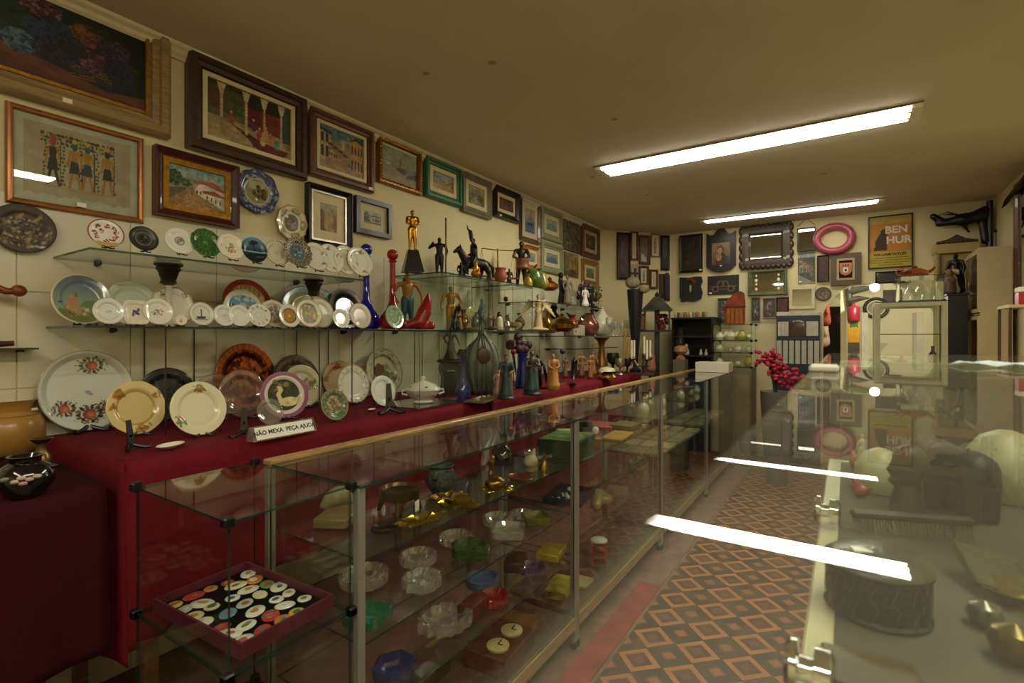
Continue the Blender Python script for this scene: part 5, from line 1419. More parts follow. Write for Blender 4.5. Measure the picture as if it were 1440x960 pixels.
pts = [(.205, .15, .97), (.16, .16, .93), (.13, .13, .86), (.12, .17, .80)]; wd = [.02, .06, .07, .03]
bn.tube(pts, [.01, .035, .04, .008], 6); f = bn.build('banner', SB, r); f.scale = (k / .86,) * 3
# small gilt figure in front of the horseman
p = sp(669, 388, S3 + .001, -2.06)
figure('figurine', 'small gilt seated figure before the horseman', 'figurine', p, hpx(p, 24), [('e', (0, 0, .25), (.28, .3, .25), '#a8702c'), ('c', (0, 0, .3), .2, (.02, 0, .62), .15, '#c08a3c'), ('e', (.03, 0, .84), (.12, .11, .14), '#c89a50'), ('c', (.05, .2, .6), .06, (.2, .16, .42), .05, '#b8843c'), ('c', (.05, -.2, .6), .06, (.2, -.16, .42), .05, '#b8843c')], paint(.3, .8), -.6, .04)
# balance
p = hs(700, 390)
r = thing('balance_scale', 'little brass balance with hanging pans', 'scale', p, -.9); k = hpx(p, 54)
MB().lathe([(.22 * k, 0), (.22 * k, .03 * k), (.06 * k, .06 * k)], 20).build('base', BRASS, r)
MB().lathe([(.02 * k, .05 * k), (.035 * k, .12 * k), (.02 * k, .18 * k), (.03 * k, .3 * k), (.018 * k, .36 * k), (.028 * k, .55 * k), (.016 * k, .7 * k), (.024 * k, .92 * k), (0, .97 * k)], 12).build('column', OLDBRASS, r)
MB().tube([(0, -.42 * k, .95 * k), (0, 0, .91 * k), (0, .42 * k, .90 * k)], .014 * k, 8).build('beam', BRASS, r)
for sg in (-1, 1):
    zt = .95 * k if sg < 0 else .9 * k; c0 = (0, sg * .42 * k, zt)
    for a_ in (0, 2.1, 4.2): MB().tube([c0, (.14 * k * math.cos(a_), sg * .42 * k + .14 * k * math.sin(a_), zt - .72 * k)], .005 * k, 4).build('chain', OLDBRASS, r)
    MB().lathe([(0, -.03 * k), (.1 * k, -.02 * k), (.15 * k, 0), (.14 * k, .004 * k), (0, -.02 * k)], 20, (0, sg * .42 * k, zt - .72 * k)).build('pan', BRASS, r)
def lathe_thing(name, label, cat, pos, prof, hgt, m, seg=28, parts=(), rotz=0.0, mod=None, cols=None, sx=1.0, group=None):
    """prof in units of the height"""
    o = MB().lathe([(a * hgt, b * hgt) for a, b in prof], seg, sx=sx, mod=mod, cols=cols).build(name, m)
    place(o, pos, rotz); tag(o, label, cat, group)
    return o
p = sp(704, 393, S3 + .001, -2.07)
lathe_thing('clay_pot', 'small terracotta pot by the balance', 'pot', p, [(.25, 0), (.42, .25), (.45, .5), (.34, .8), (.38, .95), (.42, 1), (.34, .98), (.3, .8), (0, .3)], hpx(p, 20), mat('#a8583c', .5))
# drummer
p = hs(733, 398)
br = '#3a2a1e'
r = figure('statue', 'dark bronze drummer boy with a drum at his waist', 'statue', p, hpx(p, 66), human(br, arms={'r': ((.12, -.17, .66), (.24, -.06, .60)), 'l': ((.12, .17, .66), (.26, .08, .60))}, legs={'r': ((.10, -.07, .30), (-.02, -.08, .06)), 'l': ((-.08, .07, .29), (-.18, .08, .08))}, lean=.1), mat('#3a2a1e', .4, .4, .3, 20), -1.0, vox=.017)
k = hpx(p, 66); dr = MB(); dr.lathe([(.14 * k, 0), (.15 * k, .02 * k), (.14 * k, .04 * k), (.14 * k, .16 * k), (.15 * k, .18 * k), (.14 * k, .2 * k)], 20, (.28 * k, .02 * k, .38 * k)); dr.build('drum', mat('#7a4a2c', .5, 0, .3), r)
p = sp(743, 398, S3 + .001, -2.08)
lathe_thing('gilt_vase', 'tiny yellow vase beside the drummer', 'vase', p, [(.3, 0), (.38, .3), (.3, .6), (.12, .8), (.2, 1), (.1, .9)], hpx(p, 18), mat('#b09030', .3, .3))
p = sp(751, 401, S3 + .001, -2.07)
r = thing('ceramic_jug', 'round green ceramic fruit jug', 'jug', p, -.7); k = hpx(p, 30)
MB().lathe([(.26 * k, 0), (.42 * k, .18 * k), (.46 * k, .45 * k), (.36 * k, .72 * k), (.2 * k, .86 * k), (.12 * k, .9 * k), (0, .9 * k)], 24).build('body', mat('#4c6a26', .3, 0, .35, 14, coat=.3), r)
MB().tube([(0, 0, .88 * k), (.03 * k, .05 * k, 1.0 * k), (.12 * k, .1 * k, 1.06 * k)], .04 * k, 6).build('stalk', mat('#3a3018', .6), r)
MB().ell((.2 * k, .2 * k, .85 * k), (.2 * k, .12 * k, .05 * k), 10, 6).build('leaf', mat('#5a7a30', .4), r)
p = sp(763, 402, S3 + .001, -2.06)
lathe_thing('ceramic_pear', 'yellow-green pear-shaped ceramic beside the green jug', 'ornament', p, [(.22, 0), (.36, .15), (.38, .35), (.26, .6), (.18, .8), (.1, .95), (0, 1)], hpx(p, 24), mat('#8a7a26', .3, 0, .3, 14, coat=.3))
p = sp(773, 404, S3 + .001, -2.1)
lathe_thing('copper_pot', 'small copper lidded pot at the end of the high shelf', 'pot', p, [(.35, 0), (.6, .2), (.6, .45), (.3, .62), (.12, .75), (.16, .85), (0, 1)], hpx(p, 20), mat('#9a5a30', .28, .9, .2))

# --- shelf of the bride and groom
def b4(px, py, x=-2.2): return sp(px, py, S4 + .001, x)
p = b4(789, 425)
figure('carving', 'tall black abstract carved figure', 'sculpture', p, hpx(p, 46), [('c', (0, 0, .05), .12, (0, .02, .5), .07, '#14110f'), ('c', (0, .02, .5), .09, (.02, -.03, .8), .07, '#14110f'), ('e', (.02, -.02, .92), (.09, .08, .1), '#14110f'), ('c', (.05, .12, .4), .04, (.1, .1, .75), .03, '#14110f')], SB, -.6, .02)
p = b4(798, 425, -2.12)
figure('statuette', 'pale stone statuette next to the black carving', 'statue', p, hpx(p, 42), human('#6e654c', dress=(.14, '#6e654c')), mat('#6e654c', .6, 0, .3), -.6, .02)
p = b4(806, 426, -2.1)
lathe_thing('glass_jar', 'little glass jar beside the bride', 'jar', p, [(.3, 0), (.34, .1), (.34, .7), (.2, .8), (.24, .95), (.2, 1)], hpx(p, 14), CRYSTAL)
p = b4(819, 426)
r = figure('groom_figure', 'black-suited groom figure left of the bride', 'figurine', p, hpx(p, 38), human('#14151a', skin='#b89a80', hair='#1a1512'), paint(.4), -.7, .018)
p = b4(830, 426)
figure('groom_figure', 'second dark-suited figure right of the bride', 'figurine', p, hpx(p, 36), human('#17140f', skin='#a88a70', hair='#2a1c14'), paint(.4), -.7, .018)
p = b4(823, 427, -2.1)
figure('bride_figure', 'bride figurine in a long white gown', 'figurine', p, hpx(p, 28), human('#e2ddd0', skin='#d0b49a', hair='#6a4c34', dress=(.19, '#e6e2d6')), paint(.35), -.7, .02)
p = b4(824, 428, -2.26)
MBm = MB()
for k in range(26): a_ = random.uniform(0, PI); q = hpx(p, 22); MBm.ell((random.uniform(-.02, .02), q * math.cos(a_) + random.uniform(-.03, .03), hpx(p, 14) + q * math.sin(a_) * .9), random.uniform(.02, .04), 8, 5)
MBm.tube([(0, -.03, 0), (0, -.03, hpx(p, 30))], .012, 6); MBm.tube([(0, .03, 0), (0, .03, hpx(p, 30))], .012, 6)
o = MBm.build('flower_wreath', mat('#4c3c34', .6, 0, .6, 60)); place(o, p); tag(o, 'dark dried flower wreath behind the wedding figures', 'wreath')
p = b4(842, 427)
r = thing('dried_bouquet', 'small dried bouquet in a glass at the shelf end', 'bouquet', p); k = hpx(p, 32)
MB().lathe([(.1 * k, 0), (.13 * k, .1 * k), (.1 * k, .3 * k), (.12 * k, .4 * k)], 14).build('glass', CRYSTAL, r)
mb = MB()
for i in range(22): a_ = i * 2.4; q = .03 + .12 * random.random(); mb.ell((q * k * math.cos(a_), q * k * math.sin(a_), k * random.uniform(.5, 1)), .05 * k, 8, 5)
for i in range(5): mb.tube([(0, 0, .1 * k), (.06 * k * math.cos(i * 1.3), .06 * k * math.sin(i * 1.3), .7 * k)], .008 * k, 5)
b = mb.build('flowers', mat('#7c6a44', .7, 0, .5, 50), r)

# --- figures on the shelf at eye level
def e2_(px, py, x=-2.2): return sp(px, py, S2 + .0055, x)
# long-necked glass decanters with ball stoppers
def decanter(label, px, pb, top, ball, c, x):
    p = e2_(px, pb, x); k = hpx(p, pb - top); rb = ball * mpp(p) / 2
    r = thing('decanter', label, 'decanter', p)
    body = [(.13 * k, 0), (.16 * k, .03 * k), (.165 * k, .08 * k), (.14 * k, .16 * k), (.08 * k, .24 * k), (.042 * k, .34 * k), (.034 * k, .55 * k), (.034 * k, .80 * k), (.05 * k, .815 * k), (.05 * k, .825 * k)]
    gm = cglass(c, dust_haze=.4, base=.06)
    MB().lathe(body, 32).build('body', gm, r)
    MB().ell((0, 0, .825 * k + rb), rb, 24, 14).build('ball_stopper', gm, r)
decanter('tall cobalt blue glass decanter with a ball stopper', 515, 455, 330, 17, '#3038d8', -2.37)
decanter('tall red glass decanter with a ball stopper', 552, 455, 338, 16, '#c81828', -2.21)
gold_sk = '#a8702e'
p = e2_(573, 454, -2.31)
figure('figurine', 'bare-chested golden figure wrapped in a turquoise cloth', 'figurine', p, hpx(p, 80), human('#a87238', skin='#a87238', hair='#7c5a30', trousers='#2a5a60', arms={'r': ((-.02, -.26, .62), (.06, -.16, .48)), 'l': ((-.02, .26, .6), (.1, .24, .45))}, broad=1.25), paint(.35, .1), -.75, .016)
red = '#8a1018'
p = e2_(596, 455, -2.07)
figure('ceramic_fish', 'glossy red glazed leaping fish', 'ornament', p, hpx(p, 50), [('c', (0, .12, .18), .2, (0, -.02, .5), .2, red), ('c', (0, -.02, .5), .2, (.0, -.1, .8), .12, red), ('c', (0, -.1, .8), .1, (0, -.13, .98), .05, red), ('c', (0, .12, .2), .2, (0, .5, .10), .10, red), ('c', (0, .45, .12), .1, (0, .72, .3), .05, red), ('c', (0, -.2, .1), .13, (0, .1, .1), .16, red), ('c', (.14, -.1, .3), .05, (.22, -.28, .14), .03, red)], mat('#8c0e18', .12, 0, .1, coat=.6), 2.6, .025, smooth=3)
p = e2_(634, 455, -2.24)
figure('figurine', 'golden warrior figure with a short blade', 'figurine', p, hpx(p, 62), human('#a8742e', trousers='#b0803a', skin='#a8742e', hair='#6a4c24', arms={'r': ((.03, -.22, .62), (.12, -.22, .48)), 'l': ((-.03, .24, .64), (.03, .12, .55))}, broad=1.2), paint(.35, .35), -.7, .017)
p = e2_(641, 457, -2.1)
figure('dog_ornament', 'black glazed seated dog with an amber bib', 'ornament', p, hpx(p, 36), [('c', (-.05, 0, .12), .2, (0, 0, .5), .16, '#0d0d0e'), ('c', (0, 0, .5), .14, (.05, .05, .8), .12, '#0d0d0e'), ('e', (.1, .06, .86), (.14, .11, .1), '#0d0d0e'), ('c', (.02, .14, .95), .04, (-.02, .17, 1.02), .03, '#0d0d0e'), ('c', (.12, .12, .4), .07, (.16, .16, .05), .06, '#b08a3a'), ('c', (.12, -.1, .4), .07, (.16, -.12, .05), .06, '#0d0d0e'), ('e', (.14, .06, .55), (.07, .07, .1), '#7a2a2c')], paint(.15, 0, .5), -.4, .03)
# dome clock
p = e2_(661, 457, -2.14)
r = thing('dome_clock', 'small clock under a glass dome', 'clock', p, -.6); k = hpx(p, 44)
MB().lathe([(.26 * k, 0), (.27 * k, .05 * k), (.23 * k, .09 * k)], 24).build('base', OLDBRASS, r)
MB().lathe([(.21 * k, .09 * k), (.21 * k, .72 * k), (.18 * k, .86 * k), (.1 * k, .95 * k), (0, .98 * k)], 28).build('dome', G_CLEAR, r)
MB().lathe([(.03 * k, .09 * k), (.02 * k, .45 * k)], 10).build('pillar', BRASS, r)
mb = MB(T=frameM((0.02 * k, 0, .58 * k), (0, 1, 0), (0, 0, 1))); mb.lathe([(.15 * k, -.03 * k), (.16 * k, 0), (.15 * k, .02 * k), (.13 * k, .024 * k)], 24); mb.build('dial', mat('#c9c28c', .4), r)
mb = MB(T=frameM((0.02 * k, 0, .58 * k), (0, 1, 0), (0, 0, 1))); mb.box(-.006 * k, .006 * k, 0, .1 * k, .026 * k, .03 * k); mb.box(0, .07 * k, -.006 * k, .006 * k, .026 * k, .03 * k); mb.build('hands', BLACK, r)
p = e2_(678, 456, -2.22)
bl = '#33505c'
figure('figurine', 'blue-grey glazed rider with a billowing cape', 'figurine', p, hpx(p, 46), [('c', (-.2, 0, .35), .12, (.14, 0, .36), .12, bl), ('c', (.15, 0, .38), .09, (.3, 0, .58), .06, bl), ('c', (.3, 0, .6), .05, (.4, 0, .52), .03, bl), ('c', (.14, .06, .3), .04, (.16, .06, .02), .03, bl), ('c', (.14, -.06, .3), .04, (.2, -.06, .02), .03, bl), ('c', (-.24, .06, .3), .05, (-.26, .06, .02), .03, bl), ('c', (-.24, -.06, .3), .05, (-.2, -.06, .02), .03, bl), ('c', (0, 0, .45), .08, (0, 0, .78), .08, '#3f5f6a'), ('e', (.01, 0, .92), (.07, .06, .08), '#6a7c80'), ('c', (-.1, .05, .75), .06, (-.4, .1, .55), .12, bl), ('c', (-.4, .1, .55), .1, (-.5, .12, .42), .06, bl)], paint(.3), 2.4, .02)
p = e2_(690, 457, -2.1)
figure('figurine', 'little bronze dancing group', 'figurine', p, hpx(p, 30), [('e', (0, 0, .1), (.3, .35, .1), '#4c3420'), ('c', (0, -.1, .1), .1, (.02, -.08, .6), .09, '#6a4a2c'), ('e', (.02, -.08, .76), (.08, .08, .1), '#8c6a44'), ('c', (0, .16, .1), .09, (0, .18, .45), .08, '#5a4028'), ('e', (0, .2, .6), (.08, .08, .09), '#8c6a44'), ('c', (.02, -.1, .5), .05, (.05, .15, .55), .05, '#7a5834')], paint(.35, .5), -.6, .03)
p = e2_(702, 457, -2.1)
figure('penguin_ornament', 'small black and white penguin ornament', 'ornament', p, hpx(p, 28), [('c', (0, 0, .2), .22, (0, 0, .55), .18, '#d8d0b4'), ('c', (-.06, 0, .25), .21, (-.05, 0, .6), .17, '#17130f'), ('e', (0, 0, .82), (.13, .12, .14), '#17130f'), ('c', (.1, 0, .82), .04, (.22, 0, .8), .02, '#b8742c'), ('e', (.08, .08, .04), (.12, .07, .04), '#b8842c'), ('e', (.08, -.08, .04), (.12, .07, .04), '#b8842c')], paint(.2, 0, .4), -.6, .03)
# glass rose
def glass_rose(label, px, pb, top, x, zsurf=None, c='#7a0c14', base=S2 + .001):
    p = sp(px, pb, base, x) if x is not None else sp(px, pb, base); k = hpx(p, pb - top)
    r = thing('artificial_rose', label, 'artificial flower', p, random.uniform(0, 3))
    MB().lathe([(.09 * k, 0), (.09 * k, .02 * k), (.02 * k, .04 * k)], 14).build('base', CRYSTAL, r)
    MB().tube([(0, 0, .03 * k), (.01 * k, 0, .5 * k), (0, 0, .85 * k)], .012 * k, 6).build('stem', mat('#2c3a2c', .5), r)
    mb = MB()
    for i in range(9): a_ = i * 2.4; q = .05 * k * (i / 9); mb.ell((q * math.cos(a_), q * math.sin(a_), .92 * k), (.04 * k, .04 * k, .07 * k), 8, 6)
    mb.build('bloom', mat(c, .35, 0, .2, coat=.3), r)
glass_rose('red rose on a thin stem standing on the figure shelf', 711, 457, 407, -2.26)
p = e2_(722, 457, -2.1)
dc = '#7c6234'
figure('deer_ornament', 'small resting deer ornament', 'ornament', p, hpx(p, 26), [('c', (-.3, 0, .3), .18, (.15, 0, .34), .17, dc), ('c', (.2, 0, .4), .1, (.3, 0, .75), .07, dc), ('c', (.3, 0, .82), .08, (.44, 0, .78), .045, dc), ('c', (.26, .06, .88), .03, (.2, .12, 1.0), .02, dc), ('c', (.26, -.06, .88), .03, (.2, -.12, 1.0), .02, dc), ('c', (.2, .1, .2), .06, (.35, .12, .04), .04, dc), ('c', (-.3, .12, .2), .08, (-.05, .16, .05), .05, dc), ('c', (.2, -.1, .2), .06, (.3, -.12, .04), .04, dc), ('c', (-.3, -.12, .2), .08, (-.1, -.16, .05), .05, dc)], paint(.3, .2), -2.4, .035)
p = e2_(741, 458, -2.34)
r = thing('glass_dome', 'empty glass dome on a low base', 'glass dome', p); k = hpx(p, 34)
MB().lathe([(.34 * k, 0), (.34 * k, .06 * k), (.3 * k, .08 * k)], 24).build('base', mat('#4a3a28', .4), r); MB().lathe([(.28 * k, .08 * k), (.28 * k, .65 * k), (.23 * k, .85 * k), (.12 * k, .96 * k), (0, 1 * k)], 24).build('dome', G_CLEAR, r)
# winged angel
p = e2_(757, 458, -2.10)
iv = '#c9b284'
pr = human(iv, dress=(.13, iv), arms={'r': ((.02, -.16, .66), (.14, -.08, .62)), 'l': ((.02, .16, .66), (.16, .06, .55))})
for s in (-1, 1):
    for i in range(6): pr.append(('c', (-.06, s * .06, .78), .03, (-.12, s * (.26 + .05 * i), .86 - .09 * i), .025, iv))
pr.append(('e', (0, 0, .05), (.28, .3, .06), iv))
figure('angel_figure', 'ivory winged angel figure', 'figurine', p, hpx(p, 52), pr, paint(.45), -.75, .02)
p = e2_(790, 459, -2.12)
r = thing('brass_teapot', 'polished brass squat teapot', 'teapot', p, -.8); k = hpx(p, 26)
gb = mat('#a07a30', .18, 1, .2, 25)
MB().lathe([(.45 * k, 0), (.7 * k, .2 * k), (.72 * k, .4 * k), (.5 * k, .66 * k), (.2 * k, .76 * k), (.1 * k, .84 * k), (.13 * k, .92 * k), (0, 1 * k)], 28).build('body', gb, r)
MB().tube([(0, -.6 * k, .3 * k), (0, -.9 * k, .5 * k), (0, -1.05 * k, .75 * k)], [.12 * k, .08 * k, .06 * k], 8).build('spout', gb, r); MB().tube([(0, .6 * k, .5 * k), (0, .95 * k, .6 * k), (0, .9 * k, .25 * k), (0, .65 * k, .2 * k)], .05 * k, 8).build('handle', gb, r)
p = e2_(782, 440, -2.28)
# far shelf
FS = S2 - .03
def fs_(px, py, x=-2.2): return sp(px, py, FS + .001, x)
p = fs_(812, 466, -2.33)
r = thing('glass_bird', 'pinkish glass bird with raised wings', 'ornament', p, -.7); k = hpx(p, 34)
gp = cglass('#7c5c50', dust_haze=.3); MB().ell((0, 0, .35 * k), (.14 * k, .3 * k, .14 * k), 14, 8).build('body', gp, r)
for s in (-1, 1): MB().tube([(0, s * .05 * k, .4 * k), (0, s * .25 * k, .75 * k), (0, s * .5 * k, .95 * k)], [.1 * k, .12 * k, .02 * k], 8).build('wing', gp, r)
MB().lathe([(.2 * k, 0), (.06 * k, .1 * k), (.05 * k, .3 * k)], 14).build('foot', gp, r)
p = fs_(829, 471, -2.12)
lathe_thing('lustre_vase', 'pink and gold lustre vase', 'vase', p, [(.2, 0), (.3, .1), (.42, .35), (.4, .55), (.2, .8), (.15, .9), (.22, 1), (.12, .9)], hpx(p, 32), mat('#8a5a48', .15, .6, .5, 16))
p = fs_(831, 447, -2.24)
MBv = MB()
for i in range(14): MBv.ell((random.uniform(-.05, .05), random.uniform(-.06, .06), .34 + random.uniform(-.08, .1)), random.uniform(.02, .045), 8, 5)
for i in range(4): MBv.tube([(0, 0, .01), (random.uniform(-.04, .04), random.uniform(-.05, .05), .34)], .004, 5)
o = MBv.build('dried_roses', mat('#3c1518', .6, 0, .5, 30)); place(o, fs_(833, 470, -2.28)); tag(o, 'bunch of dark dried roses above the lustre vase', 'dried flowers')
p = fs_(847, 471, -2.14)
lathe_thing('drop_vase', 'white drop-shaped porcelain vase', 'vase', p, [(.2, 0), (.32, .08), (.37, .25), (.33, .48), (.2, .7), (.08, .85), (.04, 1), (0, 1)], hpx(p, 40), mat('#e4dfc8', .25, 0, .03))
p = fs_(804, 465, -2.1); 
MBp = MB().box(-.05, .05, -.12, .12, 0, .10, .004); o = MBp.build('white_box', mat('#a8a28c', .6)); place(o, fs_(808, 470, -2.12), .0); tag(o, 'small white box below the glass bird', 'box')
for i, (px, n_) in enumerate([(858, 'first'), (864, 'second'), (875, 'third'), (882, 'fourth'), (888, 'last')]):
    p = fs_(px, 471, -1.98); k = hpx(p, [26, 20, 18, 22, 16][i])
    o = lathe_thing('stem_glass', n_ + ' clear stemmed glass in the row right of the white drop vase', 'glass', p, [(.3, 0), (.28, .03), (.04, .08), (.035, .4), (.2, .55), (.26, .75), (.22, 1), (.2, 1), (.22, .75), (.17, .58), (0, .5)], k, CRYSTAL, 16, group='stemmed glasses')
# wall hung anchor carving and bird-cage bits
p = PX(873, 431, WX + .03)
r = thing('anchor_carving', 'wooden anchor carving hung on the wall', 'wall ornament', p); k = 38 * mpp(p)
r.location = (WX + .005, p.y, p.z - k / 2); wm = mat('#5a3018', .5, 0, .3)
MB().tube([(.015, 0, .1 * k), (.015, 0, .9 * k)], .035 * k, 8).build('shank', wm, r); MB().torus((.015, 0, .93 * k), .06 * k, .02 * k, 'x', 16, 6).build('ring', wm, r)
MB().tube([(.015, -.17 * k, .38 * k), (.015, -.15 * k, .12 * k), (.015, 0, .02 * k), (.015, .15 * k, .12 * k), (.015, .17 * k, .38 * k)], [.02 * k, .05 * k, .06 * k, .05 * k, .02 * k], 8).build('arms', wm, r); MB().ell((.02, 0, .72 * k), (.05 * k, .07 * k, .07 * k), 12, 8).build('boss', wm, r)

# --- figures on the red cloth
def tb(px, py): return sp(px, py, TZ + .004)
p = tb(604, 569); p.x -= .045; p.z += .0085
r = thing('tureen', 'white porcelain tureen with a lid and painted sprigs', 'tureen', p, -.6); k = hpx(p, 38)
MB().lathe([(.34 * k, 0), (.38 * k, .04 * k), (.3 * k, .1 * k), (.5 * k, .25 * k), (.62 * k, .42 * k), (.66 * k, .48 * k), (.62 * k, .5 * k), (0, .45 * k)], 40, mod=lambda a, i: 1 + .02 * math.cos(8 * a)).build('bowl', WHITEC, r)
MB().lathe([(.66 * k, .5 * k), (.64 * k, .54 * k), (.45 * k, .68 * k), (.2 * k, .78 * k), (.06 * k, .82 * k), (.1 * k, .88 * k), (.1 * k, .94 * k), (0, 1 * k)], 40, mod=lambda a, i: 1 + .02 * math.cos(8 * a)).build('lid', WHITEC, r)
for s in (-1, 1): MB().tube([(0, s * .58 * k, .3 * k), (0, s * .78 * k, .36 * k), (0, s * .75 * k, .48 * k), (0, s * .62 * k, .46 * k)], .04 * k, 8).build('handle', WHITEC, r)
for a_, zz in ((.0, .62), (1.2, .62), (-1.2, .62), (.5, .32), (-.6, .34)):
    q = (.56 if zz > .5 else .57) * k; MB().ell((q * math.cos(a_), q * math.sin(a_), zz * k), (.03 * k, .06 * k, .03 * k), 8, 5).build('painted_sprig', mat('#8c8a6c', .4, 0, .4, 90), r)
p = tb(604, 542)
mb = MB()
for i in range(60):
    a_ = random.uniform(0, 2 * PI); mb.ell((.05 * math.cos(a_), .05 * math.sin(a_), random.uniform(.02, .24)), .012, 6, 4)
mb.lathe([(.06, 0), (.055, .05), (.048, .24), (.05, .26)], 16); o = mb.build('pillar_candle_holder', mat('#2c1f18', .3, .4, .4, 40)); place(o, p); tag(o, 'dark studded pillar holder behind the tureen', 'candle holder')
# baroque mantel clock with a lady on top
p = tb(634, 557)
r = thing('mantel_clock', 'dark baroque mantel clock case crowned by a bronze lady', 'clock', p, -.75); k = hpx(p, 97)
dk = mat('#17120f', .45, .1, .35, 30)
mb = MB()
outl = [(-.17, 0), (-.2, .04), (-.15, .1), (-.14, .28), (-.18, .4), (-.14, .48), (.14, .48), (.18, .4), (.14, .28), (.15, .1), (.2, .04), (.17, 0), (.10, 0), (.10, .3), (.06, .38), (-.06, .38), (-.10, .3), (-.10, 0)]
m2 = prism_tri([(x * k, y * k) for x, y in outl], frameM((-.07 * k, 0, 0), (0, 1, 0), (0, 0, 1)), 0, .14 * k); m2.build('case', dk, r, smooth=False)
mb = MB(); mb.box(-.07 * k, -.055 * k, -.10 * k, .10 * k, 0, .36 * k); mb.build('back_panel', BLACK, r, smooth=False)
for s in (-1, 1): MB().tube([(.075 * k, s * .17 * k, .02 * k), (.08 * k, s * .13 * k, .12 * k), (.08 * k, s * .13 * k, .3 * k), (.085 * k, s * .17 * k, .42 * k), (.07 * k, s * .1 * k, .48 * k)], .014 * k, 8).build('scroll', mat('#6a5a44', .35, .6, .3), r)
lad = human('#33281e', dress=(.2, '#33281e'), arms={'r': ((.02, -.2, .7), (.03, -.14, .58)), 'l': ((.05, .2, .62), (.12, .22, .5))})
lad += [('c', (0, .15, .1), .12, (.0, .3, .3), .07, '#33281e'), ('e', (0, 0, .06), (.3, .4, .08), '#33281e')]
o = sculpt('lady', lad, .02, BRONZE, r, 2); flatten_base(o); o.scale = (.52 * k,) * 3; o.location = (0, 0, .48 * k)
# blue bottle
cob = cglass('#2c34b8', dust_haze=.35, base=.06)
p = tb(651, 562)
lathe_thing('blue_bottle', 'slender cobalt blue bottle beside the mantel clock', 'bottle', p, [(.16, 0), (.18, .04), (.18, .22), (.1, .38), (.055, .5), (.05, .86), (.075, .95), (.085, 1), (.05, .98)], hpx(p, 62), cob)
# gnarled tree with monkeys
p = tb(664, 552)
tc_ = '#3c2e20'
figure('tree_carving', 'gnarled bronze tree carving with small animals', 'sculpture', p, hpx(p, 64), [('c', (0, 0, .05), .16, (0, .05, .3), .12, tc_), ('c', (0, .05, .3), .12, (0, -.15, .6), .07, tc_), ('c', (0, -.15, .6), .07, (0, -.25, .9), .07, tc_), ('c', (0, -.25, .9), .05, (0, .05, .96), .03, tc_), ('c', (0, .05, .96), .03, (0, .3, .88), .025, tc_), ('c', (0, .08, .35), .08, (0, .2, .55), .05, tc_), ('c', (0, .2, .55), .05, (0, .18, .8), .03, tc_), ('e', (.06, -.2, .75), (.08, .08, .09), '#5a4630'), ('e', (.08, .1, .22), (.1, .12, .13), '#5a4630'), ('e', (.1, .12, .38), (.07, .07, .07), '#5a4630'), ('e', (.05, 0, .04), (.25, .3, .05), tc_)], BRONZE, -.75, .025)
# grey leaf-shaped carving: hollow almond shell with ribs
p = tb(691, 556)
r = thing('leaf_carving', 'big grey-green almond-shaped hollow carving', 'sculpture', (p.x - .06, p.y, TZ + .004), -.7); k = hpx(p, 90)
ms = mat('#5c6250', .45, .1, .35, 14)
vs = []; fs = []; n = 18; mm_ = 24
for i in range(n + 1):
    v_ = i / n; wd = .30 * k * (math.sin(PI * min(1, v_ * .86 + .10)) ** .8) * (1 if v_ < .8 else max(0.02, (1 - v_) / .2)) + .004
    for j in range(mm_ + 1):
        a_ = -PI * .62 + PI * 1.24 * j / mm_
        vs.append((-.1 * k + (.45 * wd) * math.cos(a_) + .006 * math.sin(j * 2), wd * math.sin(a_), v_ * k))
for i in range(n):
    for j in range(mm_): a_ = i * (mm_ + 1) + j; fs.append((a_, a_ + 1, a_ + mm_ + 2, a_ + mm_ + 1))
mb = MB(); mb._add(vs, fs); b = mb.build('shell', ms, r); so = b.modifiers.new('t', 'SOLIDIFY'); so.thickness = .02
for s in (-.7, -.35, 0, .35, .7):
    MB().tube([(-.1 * k + .45 * .30 * k * math.cos(s) * q, .3 * k * math.sin(s) * q, z * k) for q, z in ((.75, .06), (1, .35), (.98, .55), (.7, .78), (.1, .97))], .012 * k, 6).build('rib', mat('#6f745e', .4, .2, .3), r)
MB().ell((.03 * k, 0, .62 * k), (.03 * k, .12 * k, .14 * k), 16, 10).build('brown_inset', mat('#4a3320', .4, 0, .3), r)
# robed figures
p = tb(700, 556)
figure('figurine', 'small child figure in pink and cream', 'figurine', p, hpx(p, 36), human('#c4a89a', skin='#a88458', hair='#6a5230', dress=(.2, '#c9a8a0')), paint(.5), -.8, .022)
p = tb(712, 561)
kg = human('#1f3a3c', skin='#8a6a4c', hair='#3a2418', dress=(.15, '#1d3a3e'), robe='#7a4a2c', arms={'r': ((.08, -.17, .66), (.16, -.2, .60)), 'l': ((.08, .16, .64), (.18, .05, .6))})
kg += [('e', (0, 0, .03), (.2, .22, .04), '#2a2c28'), ('e', (0, 0, 1.0), (.055, .05, .03), '#5a2a1c')]
figure('king_figure', 'robed king figure in teal and rust with a crown', 'figurine', p, hpx(p, 62), kg, paint(.45), -.8, .019)
glass_rose('red glass rose behind the king figure', 722, 545, 490, None, base=TZ + .004)
p = tb(735, 545)
lathe_thing('blue_vase', 'cobalt blue glass vase with dark red blooms behind it', 'vase', p, [(.2, 0), (.24, .05), (.2, .4), (.14, .7), (.13, .9), (.17, 1), (.12, .98)], hpx(p, 48), cob)
p = tb(738, 543)
mb = MB()
for i in range(16): mb.ell((random.uniform(-.05, .05), random.uniform(-.1, .12), .30 + random.uniform(-.05, .08)), random.uniform(.02, .035), 8, 5)
for i in range(4): mb.tube([(0, 0, 0), (random.uniform(-.03, .03), random.uniform(-.08, .08), .3)], .005, 5)
o = mb.build('dark_bouquet', mat('#3a1014', .6, 0, .5, 40)); place(o, (p.x - .09, p.y + .05, TZ + .004)); tag(o, 'dark red artificial bouquet behind the blue vase', 'bouquet')
p = tb(748, 555)
